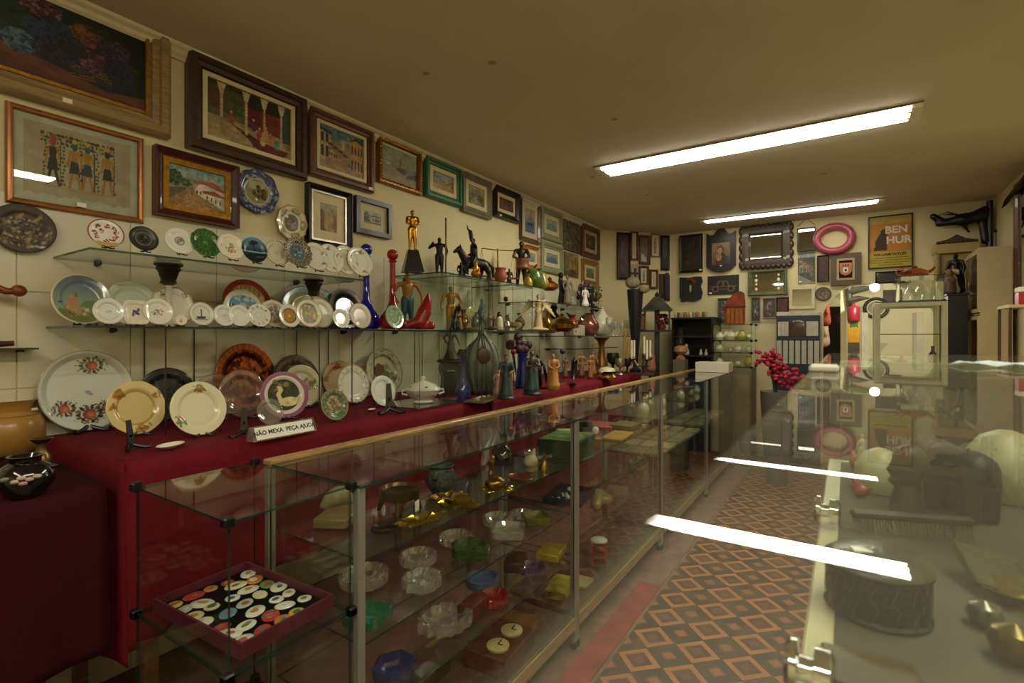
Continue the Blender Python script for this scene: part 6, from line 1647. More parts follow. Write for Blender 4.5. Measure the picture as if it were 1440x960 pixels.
fg = human('#3a3a28', skin='#6a5238', hair='#2a2018', dress=(.17, '#1c4038'), robe='#4a4430', arms={'r': ((.1, -.16, .66), (.2, -.06, .66)), 'l': ((.1, .16, .66), (.2, .05, .72))}); fg += [('e', (0, 0, .03), (.22, .24, .04), '#23241c')]
figure('king_figure', 'kneeling-robed wise man figure in green and brown', 'figurine', p, hpx(p, 62), fg, paint(.45), -.8, .019)
p = tb(768, 545)
pl_ = plate('dark wooden round dish standing on the red cloth behind the terracotta lady', frameM((p.x, p.y, TZ + .01 + hpx(p, 16)), Vector((-.55, .83, 0)), (-.17, -.1, 1)), hpx(p, 16), lambda q: (q.grad('#2a1c16', '#3c2a20'), q.ring(.8, 1.1, '#1f1410')), depth=.2, m=paint(.3), name='wooden_dish', cat='dish')
p = tb(778, 549)
tl = human('#b8824c', skin='#b8824c', hair='#a87440', dress=(.19, '#b8803f'), arms={'r': ((.06, -.15, .66), (.15, -.05, .60)), 'l': ((.06, .15, .66), (.15, .05, .62))}, robe='#b07a40')
figure('terracotta_lady', 'terracotta-coloured praying lady figure', 'figurine', p, hpx(p, 52), tl, paint(.5), -.8, .02)
glass_rose('dark dried rose beside the black crescent stand', 791, 540, 490, None, c='#1c0c10', base=TZ + .004)
p = tb(806, 540)
r = thing('crescent_stand', 'black crescent-shaped stand on the red cloth', 'ornament', p, .4); k = hpx(p, 36)
mb = MB(); pts = [(0, .34 * k * math.cos(a_) - .1 * k, .55 * k + .42 * k * math.sin(a_)) for a_ in [(-1.5 + 3.0 * i / 16) for i in range(17)]]
mb.tube(pts, [.02 * k + .05 * k * math.sin(PI * i / 16) for i in range(17)], 8); mb.build('crescent', BLACK, r); MB().box(-.12 * k, .12 * k, -.3 * k, .1 * k, 0, .06 * k, .01 * k).build('base', BLACK, r, smooth=False)
for px, py, n_, c, lb in [(795, 531, 30, '#6a4a2a', 'small wooden saint figure near the crescent stand'), (818, 531, 36, '#7a5a34', 'tall wooden carved figure left of the brass pitcher'), (830, 532, 30, '#8c5a2c', 'orange-brown wooden figure left of the brass pitcher')]:
    p = tb(px, py); figure('wood_figure', lb, 'figurine', p, hpx(p, n_), human(c, dress=(.14, c)), mat(c, .5, 0, .25), -.8, .03)
p = tb(846, 526)
r = thing('brass_pitcher', 'tall slender brass pitcher with a flared top', 'pitcher', p, -.8); k = hpx(p, 52)
ob = mat('#7c5a30', .3, .8, .3, 20)
MB().lathe([(.2 * k, 0), (.22 * k, .04 * k), (.17 * k, .12 * k), (.16 * k, .3 * k), (.1 * k, .5 * k), (.07 * k, .75 * k), (.1 * k, .88 * k), (.22 * k, 1 * k), (.2 * k, 1 * k), (.08 * k, .88 * k)], 24).build('body', ob, r); MB().tube([(0, -.1 * k, .85 * k), (0, -.26 * k, .8 * k), (0, -.25 * k, .55 * k), (0, -.12 * k, .42 * k)], .02 * k, 8).build('handle', ob, r)
p = tb(849, 532)
r = thing('brass_lamp_base', 'low domed brass stand with a pale shade top', 'lamp', (p.x + .03, p.y, p.z)); k = hpx(p, 14)
MB().lathe([(.95 * k, 0), (1.0 * k, .2 * k), (.7 * k, .5 * k), (.3 * k, .7 * k)], 24).build('foot', BRASS, r); MB().lathe([(.4 * k, .7 * k), (.85 * k, .75 * k), (.7 * k, 1.05 * k), (0, 1.2 * k)], 24).build('dome', mat('#c4bea0', .3), r)
for i, (px, py, n_) in enumerate([(862, 524, 28), (872, 526, 22), (882, 524, 20)]):
    p = tb(px, py); lathe_thing('goblet', ['dark pewter goblet right of the brass pitcher', 'small silver goblet right of the brass pitcher', 'low silver cup beside the candelabra', 'dark goblet in front of the candelabra'][i], 'goblet', p, [(.3, 0), (.28, .05), (.06, .12), (.07, .4), (.28, .55), (.32, .8), (.28, 1), (.25, 1), (.25, .7), (0, .55)], hpx(p, n_), [mat('#3a3630', .3, .8), SILV][i % 2], 18)
# candelabra with candles
p = sp(906, 527, TZ + .004)
r = thing('candelabra', 'branched metal candelabra with pale candles', 'candelabra', p, .2); k = hpx(p, 46)
cm = mat('#6a5a48', .3, .8, .3)
MB().lathe([(.3 * k, 0), (.3 * k, .04 * k), (.06 * k, .1 * k), (.08 * k, .25 * k), (.05 * k, .4 * k), (.07 * k, .6 * k)], 20).build('stem', cm, r)
for i in range(5):
    a_ = i * 2 * PI / 5; q = .42 * k if i else .0
    if i: MB().tube([(0, 0, .3 * k), (q * .6 * math.cos(a_), q * .6 * math.sin(a_), .25 * k), (q * math.cos(a_), q * math.sin(a_), .45 * k)], .025 * k, 6).build('arm', cm, r)
    MB().lathe([(.04 * k, .45 * k), (.08 * k, .5 * k), (.05 * k, .55 * k)], 12, (q * math.cos(a_), q * math.sin(a_), .12 * k if not i else 0)).build('cup', cm, r)
    MB().lathe([(.035 * k, .54 * k), (.03 * k, 1.05 * k), (0, 1.07 * k)], 10, (q * math.cos(a_), q * math.sin(a_), .12 * k if not i else 0)).build('candle', mat('#d8d0b4', .5), r)
p = tb(679, 563)
r = thing('jewel_box', 'flat open box of glittering beads on the red cloth', 'box', p, .25); MB().box(-.06, .06, -.13, .13, 0, .012, .002).build('tray', mat('#5a4a28', .5), r, smooth=False)
for i in range(7): MB().ell((random.uniform(-.04, .04), -.1 + .033 * i, .016), .009, 8, 6).build('bead', CRYSTAL, r)
# more small figures filling the gaps
for px, py, n_, c, lb in [(676, 549, 40, '#4a3826', 'bronze shepherd figure left of the leaf-shaped carving'), (761, 544, 46, '#2a2118', 'dark hooded figure behind the wooden dish'), (786, 538, 34, '#5a3a22', 'reddish wooden figure right of the terracotta lady'), (812, 531, 30, '#2c241c', 'dark little figure behind the crescent stand'), (838, 528, 34, '#8a6430', 'gilt figure touching the brass pitcher')]:
    p = tb(px, py); p.x -= .03; figure('small_figure', lb, 'figurine', p, hpx(p, n_), human(c, dress=(.16, c), robe=c, arms={'r': ((.1, -.15, .66), (.18, -.03, .6)), 'l': ((.05, .18, .64), (.14, .16, .5))}), mat(c, .4, .2, .3, 20), -.8, .026)
for px, n_, x, c, mt, lb in [(651, 30, -2.36, '#a8782c', .9, 'small gilt vase behind the golden warrior'), (668, 26, -2.36, '#6a7c84', .3, 'grey-blue vase behind the dome clock'), (713, 18, -2.08, '#b8b8ac', .9, 'silver salt pot beside the penguin'), (731, 26, -2.3, '#7a5a2c', .8, 'brass vase behind the deer'), (770, 30, -2.36, '#b0823c', .9, 'brass ewer right of the ivory angel'), (779, 36, -2.36, '#1f1a16', .2, 'black slim vase behind the brass teapot'), (806, 24, -2.1, '#8a2c24', .1, 'red glass cup right of the brass teapot')]:
    p = e2_(px, 457, x); lathe_thing('little_vase', lb, 'vase', p, [(.2, 0), (.24, .04), (.12, .12), (.3, .4), (.26, .6), (.1, .78), (.12, .9), (.2, 1), (.08, .92)], hpx(p, n_), mat(c, .25, mt, .2), 18)
for px, n_, c, lb in [(648, 30, '#2a211a', 'short dark figure between the boy and the horseman'), (690, 26, '#7a5230', 'clay-brown figure behind the balance'), (716, 30, '#33281e', 'dark seated figure left of the drummer')]:
    p = sp(px, 388, S3 + .001, -2.34); figure('small_figure', lb, 'figurine', p, hpx(p, n_), human(c, dress=(.2, c)), mat(c, .45, .2, .3), -.8, .03)
# left-hand table: ochre vase, black jar, little brass vase
p = sp(10, 640, T2Z + .003)
r = thing('ochre_vase', 'large ochre glass vase at the left edge', 'vase', (p.x, p.y, T2Z + .003)); k = hpx(p, 78)
MB().lathe([(.32 * k, 0), (.42 * k, .08 * k), (.52 * k, .3 * k), (.52 * k, .55 * k), (.44 * k, .72 * k), (.34 * k, .8 * k), (.35 * k, .92 * k), (.42 * k, 1.0 * k), (.40 * k, 1.0 * k), (.32 * k, .9 * k)], 40).build('body', mat('#a87f3c', .3, 0, .12, 3, coat=.3), r)
MB().torus((0, 0, .73 * k), .44 * k, .012 * k, 'z', 40, 8).build('band', mat('#9a7232', .3, 0, .1), r)
M_ = frameM((.46 * k * .77, .46 * k * -.0 + .28 * k, .83 * k), Vector((-.5, .86, 0)), (0, 0, 1)); MB(T=M_).box(-.05 * k, .05 * k, -.02 * k, .02 * k, 0, .003).build('price_tag', LABELW, r, smooth=False)
p = sp(36, 696, T2Z + .003)
r = thing('black_jar', 'round black glazed jar with painted pale flowers', 'jar', p, -.3); k = hpx(p, 56)
MB().lathe([(.34 * k, 0), (.4 * k, .05 * k), (.56 * k, .3 * k), (.58 * k, .5 * k), (.46 * k, .74 * k), (.3 * k, .84 * k), (.3 * k, .92 * k), (.36 * k, 1.0 * k), (.32 * k, 1.0 * k), (.26 * k, .9 * k)], 36).build('body', mat('#0c0b0a', .12, 0, .1, coat=.5), r)
for a_, zz, c in ((-.25, .48, '#b99c94'), (-.05, .56, '#c4aca4'), (.2, .5, '#a88c84'), (.0, .42, '#9c8078'), (.45, .55, '#b4a49c'), (-.6, .55, '#7c8468')):
    q = .575 * k; MB().ell((q * math.cos(a_), q * math.sin(a_), zz * k), (.03 * k, .09 * k, .05 * k), 10, 6).build('painted_flower', mat(c, .3, 0, .3, 60), r)
for s in (-1, 1): MB().ell((0, s * .52 * k, .66 * k), (.08 * k, .1 * k, .06 * k), 10, 6).build('lug', mat('#0c0b0a', .12, 0, .1, coat=.5), r)
p = sp(58, 662, T2Z + .003)
lathe_thing('brass_vase', 'little tarnished brass vase behind the black jar', 'vase', p, [(.24, 0), (.26, .04), (.3, .25), (.22, .5), (.12, .65), (.14, .85), (.3, 1), (.28, 1), (.1, .85)], hpx(p, 46), mat('#6a5230', .3, .7, .3))
# bracket shelf and scroll carving at the far left
p = PX(20, 489, WX + .05)
r = thing('small_wall_shelf', 'short dark shelf strip at the left edge of the wall', 'shelf', (WX, p.y - .1, p.z)); yy = ypx(55, WX + .1) - (p.y - .1)
MB().box(.005, .10, -.35, yy, -.006, 0).build('strip', mat('#33382c', .3, .2), r, smooth=False)
for q in (-.05, yy - .03): MB().box(0, .03, q - .008, q + .008, -.016, 0).build('clip', BLACK, r, smooth=False)
p2 = PX(8, 484, WX + .06); o = MB().tube([(0, -.2, .012), (0, -.05, .012), (0, .02, .016)], [.012, .012, .009], 8).build('wood_stick', mat('#4a2414', .4)); place(o, (WX + .06, p2.y, p.z)); tag(o, 'turned brown wooden stick lying on the short dark shelf', 'stick')
p3 = PX(8, 408, WX + .08)
r = thing('scroll_ornament', 'carved brown wooden scroll jutting in at the left edge', 'ornament', (WX + .006, p3.y, p3.z)); sc_ = mat('#7a3a18', .35, 0, .25, 20)
MB().tube([(0, -.06, .03), (.04, -.05, .025), (.07, -.03, .01), (.085, .0, -.004), (.085, .028, -.002)], [.02, .018, .014, .012, .01], 10).build('arm', sc_, r); MB().ell((.085, .03, 0), (.02, .022, .02), 12, 8).build('curl', sc_, r)
# ------------------------------------------------------------------ inside the display cases
def cs(px, py, z):
    p = PZ(px, py, z); p.x = min(max(p.x, XB + .07), XF - .075); return Vector((p.x, p.y, z + .0008))
def ashtray(label, pos, R, h_, m, lobes=0, amp=.0, seg=36, square=False, rotz=0.0, sx=1.0, name='glass_ashtray', notch=0, cat='ashtray'):
    def mod(a, i):
        e = 1.0
        if square:
            cc, ss = abs(math.cos(a)), abs(math.sin(a)); e = 1 / ((cc ** 6 + ss ** 6) ** (1 / 6))
        if lobes and i in (1, 2, 3): e *= 1 + amp * math.cos(lobes * a)
        return e
    h_ *= .6; R *= .88; q = R * max(1, sx) * (1 + amp) + .035; pos = Vector(pos)
    if XB < pos.x < XF and pos.y > .81: pos.x = min(max(pos.x, XB + q), XF - q); pos.y = max(pos.y, .83 + q)
    mb = MB(); mb.lathe([(.72 * R, 0), (.98 * R, .25 * h_), (R, .95 * h_), (.86 * R, h_), (.7 * R, .5 * h_), (.55 * R, .28 * h_), (0, .25 * h_)], seg, mod=mod, sx=sx)
    o = mb.build(name, m, smooth=False); place(o, pos, rotz); return tag(o, label, cat)
def hb(pos, n): return n * mpp(pos)
# upper shelf of the first case
p = cs(562, 716, C1); p.x = min(p.x, -1.13); p.y = max(p.y, .96)
r = thing('brass_bowl', 'wide brass bowl on stubby legs near the case corner', 'bowl', p, .3); R = hb(p, 30)
bz = mat('#5a4a2c', .3, .8, .35, 20)
MB().lathe([(.55 * R, .45 * R), (.9 * R, .6 * R), (.95 * R, 1.0 * R), (.8 * R, 1.05 * R), (.7 * R, .9 * R), (0, .8 * R)], 32).build('bowl', bz, r)
for i in range(4): a_ = i * PI / 2 + .4; MB().tube([(.75 * R * math.cos(a_), .75 * R * math.sin(a_), .6 * R), (.95 * R * math.cos(a_), .95 * R * math.sin(a_), .0)], [.14 * R, .1 * R], 8).build('leg', bz, r)
MB().box(.9 * R, .91 * R, -.2 * R, .2 * R, -.0 * R, .5 * R).build('price_tag', LABELW, r, smooth=False)
p = cs(620, 692, C1)
r = thing('grey_pot', 'squat dark grey textured pot with two lugs', 'pot', p, .4); R = hb(p, 24); gm_ = mat('#3e443a', .5, .2, .5, 50, bump=.6)
MB().lathe([(.5 * R, 0), (.85 * R, .4 * R), (.95 * R, .8 * R), (.75 * R, 1.25 * R), (.7 * R, 1.45 * R), (.8 * R, 1.6 * R), (.66 * R, 1.6 * R), (.6 * R, 1.3 * R)], 28).build('body', gm_, r)
for s in (-1, 1): MB().tube([(0, s * .85 * R, .9 * R), (0, s * 1.15 * R, 1.1 * R), (0, s * .8 * R, 1.3 * R)], .1 * R, 8).build('lug', gm_, r)
def leafdish(label, pos, R, m, rz, double=False, pts=5):
    mb = MB(); n = 40
    def ring(q, z, wv): return [(q * R * (1 + .22 * math.cos(pts * a)) * math.cos(a) * (1.7 if double else 1.25), q * R * (1 + .22 * math.cos(pts * a)) * math.sin(a) * (.8 if double else .9), z * R + wv * R * .08 * math.sin(pts * 2 * a)) for a in [2 * PI * k / n for k in range(n)]]
    vs = ring(.02, .06, 0) + ring(.5, .08, .3) + ring(.85, .22, .8) + ring(1, .34, 1.2) + ring(.98, .29, 1.2) + ring(.8, .14, .8) + ring(.45, 0.02, .1) + ring(.02, 0.02, 0)
    fs = [(i * n + k, (i + 1) * n + k, (i + 1) * n + (k + 1) % n, i * n + (k + 1) % n) for i in range(7) for k in range(n)]
    mb._add(vs, fs); o = mb.build('brass_leaf_dish', m); place(o, pos, rz); return tag(o, label, 'dish')
bg = mat('#b39a3c', .2, 1, .25, 25)
p = cs(594, 737, C1); leafdish('bright double leaf-shaped brass dish at the front of the top shelf', p, hb(p, 22), bg, 1.3, True, 6)
p = cs(630, 704, C1); leafdish('ornate brass dish with a fluted rim and price sticker', p, hb(p, 20), OLDBRASS, .8, False, 9)
p = cs(655, 716, C1); leafdish('plain brass maple leaf dish', p, hb(p, 22), bg, .3, False, 5)
p = cs(704, 691, C1)
r = thing('brass_turtle', 'brass turtle box with flippers', 'ornament', p, 1.0); R = hb(p, 20)
MB().ell((0, 0, .5 * R), (.8 * R, .65 * R, .5 * R), 18, 10).build('shell', mat('#8a6a2c', .25, 1, .4, 60), r)
for a_, L_ in ((.0, 1.25), (.75, 1.15), (-.75, 1.15), (2.5, 1.05), (-2.5, 1.05)): MB().ell((L_ * .8 * R * math.cos(a_), L_ * .8 * R * math.sin(a_), .14 * R), (.4 * R, .26 * R, .13 * R), 10, 6).build('flipper' if a_ else 'head', bg, r)
p = cs(742, 676, C1)
o = MB().lathe([(.5, 0), (.75, .06), (1, .22), (.96, .24), (.7, .12), (0, .1)], 32).build('copper_dish', mat('#7a3c24', .28, .8, .2)); R = hb(p, 20); o.scale = (R, R, R); place(o, p); tag(o, 'small round copper dish near the middle of the top shelf', 'dish')
p = cs(541, 746, C1); o = ashtray('black ashtray with a white price card at the case corner', p, hb(p, 22), hb(p, 12), mat('#141414', .15, 0, .1, coat=.4), name='black_ashtray')
p = cs(446, 716, C1)
r = thing('shell_fan', 'tall fan shell ornament standing behind the glass cube', 'ornament', p, -.4); R = hb(p, 24)
mb = MB(); n = 13
vs = [(0, 0, .1 * R)]
for k in range(n): a_ = .35 + (PI - .7) * k / (n - 1); vs.append((.06 * R * (k % 2), 1.1 * R * math.cos(a_), .1 * R + 1.6 * R * math.sin(a_)))
mb._add(vs, [(0, k, k + 1) for k in range(1, n)]); b = mb.build('fan', mat('#8c8262', .5, 0, .3, 40), r); so = b.modifiers.new('t', 'SOLIDIFY'); so.thickness = .012; MB().box(-.4 * R, .4 * R, -.4 * R, .4 * R, 0, .2 * R, .05 * R).build('foot', BLACK, r, smooth=False)
p = cs(478, 732, C1); o = MB().box(-.05, .05, -.075, .075, 0, .03, .004).build('wooden_block', wood('#6a5434', '#8f764c')); place(o, p, .5); tag(o, 'flat wooden block beside the fan shell', 'block')
p = cs(690, 668, C1)
figure('brass_bird', 'small brass bird on a perch in the case', 'figurine', p, hb(p, 32), [('c', (0, 0, .05), .14, (0, 0, .12), .1, '#6a4c28'), ('c', (0, 0, .12), .05, (0, 0, .45), .05, '#6a4c28'), ('c', (-.15, 0, .5), .1, (.1, 0, .65), .13, '#a88440'), ('e', (.18, 0, .82), (.1, .09, .1), '#a88440'), ('c', (.26, 0, .82), .03, (.36, 0, .8), .015, '#a88440'), ('c', (-.15, 0, .5), .06, (-.4, 0, .4), .03, '#a88440')], paint(.3, .8), -.4, .03)
p = cs(686, 655, C1); lathe_thing('glass_vase', 'clear flared glass vase behind the brass bird', 'vase', (XB + .07, p.y + .03, C1 + .001), [(.2, 0), (.18, .05), (.14, .3), (.2, .7), (.27, 1), (.25, 1), (.17, .65), (0, .1)], .15, CRYSTAL)
p = cs(708, 652, C1); lathe_thing('navy_bottle', 'dark navy square-shouldered bottle in the case', 'bottle', p, [(.34, 0), (.36, .05), (.34, .3), (.2, .55), (.12, .62), (.13, .95), (.16, 1), (.1, 1)], hb(p, 42), cglass('#0a1030', dust_haze=.3), 4 * 6)
p = cs(747, 662, C1); o = figure('shell_ornament', 'pale shell ornament on a little stand', 'ornament', p, hb(p, 34), [('c', (0, 0, .05), .3, (0, 0, .12), .28, '#7c6a48'), ('e', (0, -.05, .4), (.3, .36, .26), '#a89878'), ('c', (0, .1, .55), .14, (0, .25, .85), .05, '#b8a888')], paint(.4), 0, .04)
p = cs(757, 642, C1); ashtray('low clear glass dish at the back of the first case', p, hb(p, 24), hb(p, 10), CRYSTAL, 12, .03, name='glass_dish', cat='dish')
p = cs(784, 663, C1); lathe_thing('table_bell', 'tiny brass hand bell on the top shelf', 'bell', p, [(.3, 0), (.28, .08), (.2, .4), (.08, .55), (.04, .6), (.05, .8), (.07, .9), (0, 1)], hb(p, 24), OLDBRASS, 18)
# second shelf: cut-glass ashtrays
for px, py, wd, hh, lb, lob, amp, sq in [(512, 822, 38, 32, 'large cut-glass bowl behind the corner post', 14, .04, 0), (588, 793, 29, 26, 'round cut-glass ashtray behind the scalloped one', 18, .03, 0), (641, 764, 26, 22, 'round cut-glass ashtray left of the square one', 18, .03, 0),
                                   (700, 738, 24, 22, 'cut-glass bowl farther along the middle shelf', 16, .04, 0), (734, 727, 20, 12, 'small low cut-glass dish at the back of the middle shelf', 10, .06, 0), (744, 762, 26, 24, 'square cut-glass ashtray', 0, 0, 1), (613, 834, 31, 30, 'thick scalloped crystal ashtray at the front of the middle shelf', 9, .06, 0)]:
    p = cs(px, py, C2); ashtray(lb if len(lb.split()) > 3 else lb + ' on the middle shelf', p, hb(p, wd), hb(p, hh), CRYSTAL, lob, amp, square=bool(sq), rotz=.5, seg=36)
p = cs(687, 792, C2); ashtray('deep green faceted glass ashtray', p, hb(p, 31), hb(p, 34), cglass('#1f8a2c', dust_haze=.25, base=.1), 12, .03, seg=24)
p = cs(548, 892, C2); ashtray('square teal glass ashtray by the corner post', p, hb(p, 32), hb(p, 28), cglass('#4ab896', dust_haze=.3, base=.1), square=True, rotz=.2)
p = cs(785, 742, C2); ashtray('yellow-green glass ashtray beside the navy tray', p, hb(p, 20), hb(p, 18), cglass('#a0a830', dust_haze=.3, base=.1), square=True, rotz=.9)
# navy tray with small stones, in the second case
p = Vector((-1.10, 2.16, .596)); r = thing('navy_tray', 'flat navy velvet tray holding white pebbles', 'tray', p, .15)
nv = mat('#141838', .7, 0, .15)
MB().box(-.09, .09, -.12, .12, 0, .008).build('base', nv, r, smooth=False)
for a, b in (((-.09, -.083), (-.12, .12)), ((.083, .09), (-.12, .12)), ((-.083, .083), (-.12, -.113)), ((-.083, .083), (.113, .12))): MB().box(a[0], a[1], b[0], b[1], .008, .028).build('rim', nv, r, smooth=False)
for i in range(7): MB().ell((random.uniform(-.06, .06), random.uniform(-.09, .09), .014), random.uniform(.006, .012), 8, 6).build('pebble', LABELW, r)
# third shelf
p = cs(650, 893, C3); ashtray('oval crystal bowl with star-cut points', p, hb(p, 36), hb(p, 36), CRYSTAL, 14, .10, sx=1.25, rotz=1.2, name='crystal_bowl', cat='bowl')
p = cs(716, 856, C3); ashtray('ruby red pressed-glass ashtray', p, hb(p, 25), hb(p, 22), cglass('#d81a2c', dust_haze=.4, base=.1), 20, .04)
p = cs(678, 824, C3); ashtray('milky blue glass bowl', p, hb(p, 27), hb(p, 24), mat('#4a6494', .15, 0, .08, coat=.4), name='opaline_bowl', cat='bowl')
p = cs(770, 812, C3); ashtray('purple cut-glass ashtray on a pale card', p, hb(p, 23), hb(p, 20), cglass('#8068a0', dust_haze=.35, base=.12), 16, .04)
p = cs(576, 962, C3); ashtray('blue six-sided glass ashtray low in the case', p, hb(p, 36), hb(p, 34), cglass('#5a70b8', dust_haze=.3, base=.12), seg=6)
for px, py, dx, dy, dz, c, lb, rz in [(725, 798, .04, .06, .045, '#2a1c14', 'dark wooden block behind the blue bowl', .4), (800, 787, .05, .07, .03, '#a8922c', 'yellow printed cardboard box on the lower shelf', .2), (712, 880, .03, .06, .05, '#5a2418', 'red-brown leather box beside the star-cut bowl', .1)]:
    p = cs(px, py, C3); p.x = min(p.x, -1.1); o = MB().box(-dx, dx, -dy, dy, 0, dz, .003).build('small_box', mat(c, .5, 0, .25)); place(o, p, rz); tag(o, lb, 'box')
# bottom of the first case
p = cs(712, 925, .136); p.x = min(p.x, -1.11)
r = thing('clock_box', 'wooden box with two round pale dials', 'clock', (p.x, p.y, .136), .1); MB().box(-.09, .09, -.12, .12, 0, .07, .004).build('box', wood('#4a2616', '#6a3a22'), r, smooth=False)
for q in (-.055, .055):
    d = MB().lathe([(.042, .07), (.043, .078), (.038, .08), (0, .079)], 28, (.02, q, 0)).build('dial', mat('#d2c98c', .35), r)
    mb = MB(); mb.box(.02 - .002, .02 + .002, q, q + .03, .0805, .082); mb.box(.02, .04, q - .002, q + .002, .0805, .082); mb.build('hands', BLACK, d, smooth=False)
for x, y, dx, dy, dz, c, lb, rz in [(-1.17, 1.72, .1, .14, .03, '#7a5a2c', 'ochre patterned folder lying at the case bottom', .1), (-1.14, 1.02, .1, .1, .04, '#3a1414', 'dark red box at the near end of the case bottom', .2), (-1.28, 1.30, .07, .12, .05, '#4a3a2a', 'brown carton at the rear of the case bottom', 0)]:
    o = MB().box(-dx, dx, -dy, dy, 0, dz, .003).build('flat_box', mat(c, .5, 0, .3, 12)); place(o, (x, y, .136), rz); tag(o, lb, 'box')
# cut-glass bowl in the middle cube
p = PZ(455, 945, .386); p.x = min(max(p.x, QX0 + .12), QX1 - .13); ashtray('large round cut-glass bowl inside the middle cube', Vector((p.x, (QY0 + QY1) / 2, .3855)), .105, .06, CRYSTAL, 14, .06, name='crystal_bowl', cat='bowl')
# tray of badges in the top cube
tr_ = thing('badge_tray', 'shallow burgundy tray lined with black velvet', 'tray', (-1.21, .6585, .7058), .0)
bw, bd, bh = .178, .117, .032; bur = mat('#5a1f30', .5, 0, .15)
MB().box(-bw, bw, -bd, bd, 0, .004).build('bottom', bur, tr_, smooth=False)
MB().box(-bw + .006, bw - .006, -bd + .006, bd - .006, .004, .012).build('velvet', mat('#08080a', .95, 0, .1, spec=.1), tr_, smooth=False)
for a, b in (((-bw, -bw + .006), (-bd, bd)), ((bw - .006, bw), (-bd, bd)), ((-bw + .006, bw - .006), (-bd, -bd + .006)), ((-bw + .006, bw - .006), (bd - .006, bd))): MB().box(a[0], a[1], b[0], b[1], .004, bh).build('side', bur, tr_, smooth=False)
tr_.rotation_euler = (0, 0, .05)
bcol = [('white', '#d8d6c8'), ('yellow', '#c4a840'), ('blue', '#5a88a8'), ('green', '#6a8c4c'), ('red', '#a83a30'), ('pale grey', '#b0b4ac'), ('orange', '#c07a38'), ('cream', '#d4c89c')]
ordw = ['first', 'second', 'third', 'fourth', 'fifth', 'sixth', 'seventh', 'eighth']
for j in range(5):
    for i in range(7):
        if (i + j * 3) % 11 == 7: continue
        rr_ = random.Random(i * 17 + j * 5)
        x = -bw + .032 + i * .0485 + rr_.uniform(-.009, .009); y = -bd + .026 + j * .046 + rr_.uniform(-.008, .008)
        cn, ch = bcol[rr_.choice([0, 0, 0, 7, 7, 5, 1, 2, 3, 6, 0, 4])]; sh = rr_.choice(['round', 'oval', 'oval'])
        R = rr_.uniform(.015, .021)
        c_, s_ = math.cos(.05), math.sin(.05)
        b = thing('pin_badge', f'{cn} {sh} badge, {ordw[i]} from the wall side, {["nearest", "second", "middle", "fourth", "farthest"][j]} row of the burgundy tray', 'badge', (-1.21 + x * c_ - y * s_, .6585 + x * s_ + y * c_, .7058 + .0125), rr_.uniform(0, 3), 'badges in the burgundy tray')
        rx = 1.0 if sh == 'round' else 1.35
        MB().lathe([(R * .95, 0), (R, .0015), (R * .93, .003), (0, .0036)], 20, sx=rx).build('disc', mat(ch, .25, 0, .1, coat=.4), b)
        c2 = rr_.choice(['#b08a40', '#5a6a78', '#7c7c5c', '#a0604c', '#d0ccb8', '#4c6a54'])
        MB().lathe([(R * .55, .0030), (R * .5, .0044), (0, .0046)], 14, (rr_.uniform(-.1, .1) * R, rr_.uniform(-.15, .15) * R, 0), sx=rr_.uniform(.7, 1.4), sy=rr_.uniform(.5, 1.0)).build('emblem', mat(c2, .25, 0, .4, 150, coat=.4), b)
# second case: green game box and assorted clutter on the top shelf
zc = .7956
r = thing('game_box', 'dark green box with a pale green patterned lid', 'box', (-1.13, 2.19, zc + .0006), .12); gd = mat('#12301f', .35, 0, .15)
MB().box(-.10, .10, -.12, .12, 0, .045, .003).build('tray', gd, r, smooth=False); MB().box(-.103, .103, -.123, .123, .045, .085, .003).build('lid', gd, r, smooth=False)
canvas('lid_print', .19, .23, lambda p: (p.grad('#5a8a3c', '#7fa65a'), p.dots(30, 0, 1, 0, 1, .08, ['#2c4a20', '#9cb878', '#3f6a2c'], .7)), SATIN, r, z=.0865, res=30)
misc = [(-1.25, 2.42, .07, .10, .03, '#7c9a64', 'pale green flat box behind the game box', .3), (-1.27, 2.44, .05, .08, .025, '#a8b08c', 'cream and green booklet on the pale green box', .6, .03), (-1.12, 2.44, .05, .09, .05, '#7a4a28', 'brown wooden cigar box on the upper shelf', .5), (-1.08, 2.72, .06, .13, .012, '#a8842c', 'yellow folder on the upper shelf', .1),
        (-1.30, 2.36, .02, .05, .12, '#4a2014', 'upright dark red book behind the green boxes', .4), (-1.28, 2.95, .08, .10, .02, '#8a3a2c', 'flat red box at the rear of the upper shelf', .2), (-1.14, 3.0, .07, .09, .03, '#6a5c34', 'olive box near the far post of the second case', 0)]
for t_ in misc:
    x, y, dx, dy, dz, c, lb, rz = t_[:8]; o = MB().box(-dx, dx, -dy, dy, 0, dz, .003).build('boxed_item', mat(c, .5, 0, .25, 15)); place(o, (x, y, zc + (t_[8] if len(t_) > 8 else 0) + .0006), rz); tag(o, lb, 'box' if 'book' not in lb else 'book')
o = MB().ell((0, 0, .022), (.018, .018, .022), 14, 10).build('alabaster_egg', WHITEC); place(o, (-1.10, 2.46, zc + .051)); tag(o, 'white egg standing on the cigar box', 'egg')
lathe_thing('felt_hat', 'dark crumpled felt hat on the upper shelf', 'hat', (-1.26, 2.68, zc + .0006), [(.9, 0), (.92, .06), (.5, .12), (.46, .6), (.4, .85), (0, .9)], .09, mat('#2a2a24', .9, 0, .3, 30))
for i, (x, y) in enumerate([(-1.06, 2.30), (-1.14, 2.32), (-1.10, 2.30)]):
    lathe_thing('brass_trinket', ['small brass trinket pot in front of the cigar box', 'second brass trinket beside the first', 'brass thimble-like trinket'][i] + ' in the second case', 'trinket', (x, y, zc + .0006), [(.4, 0), (.5, .3), (.3, .6), (.4, 1), (.2, .9)], .03 + .01 * i, BRASS, 14)
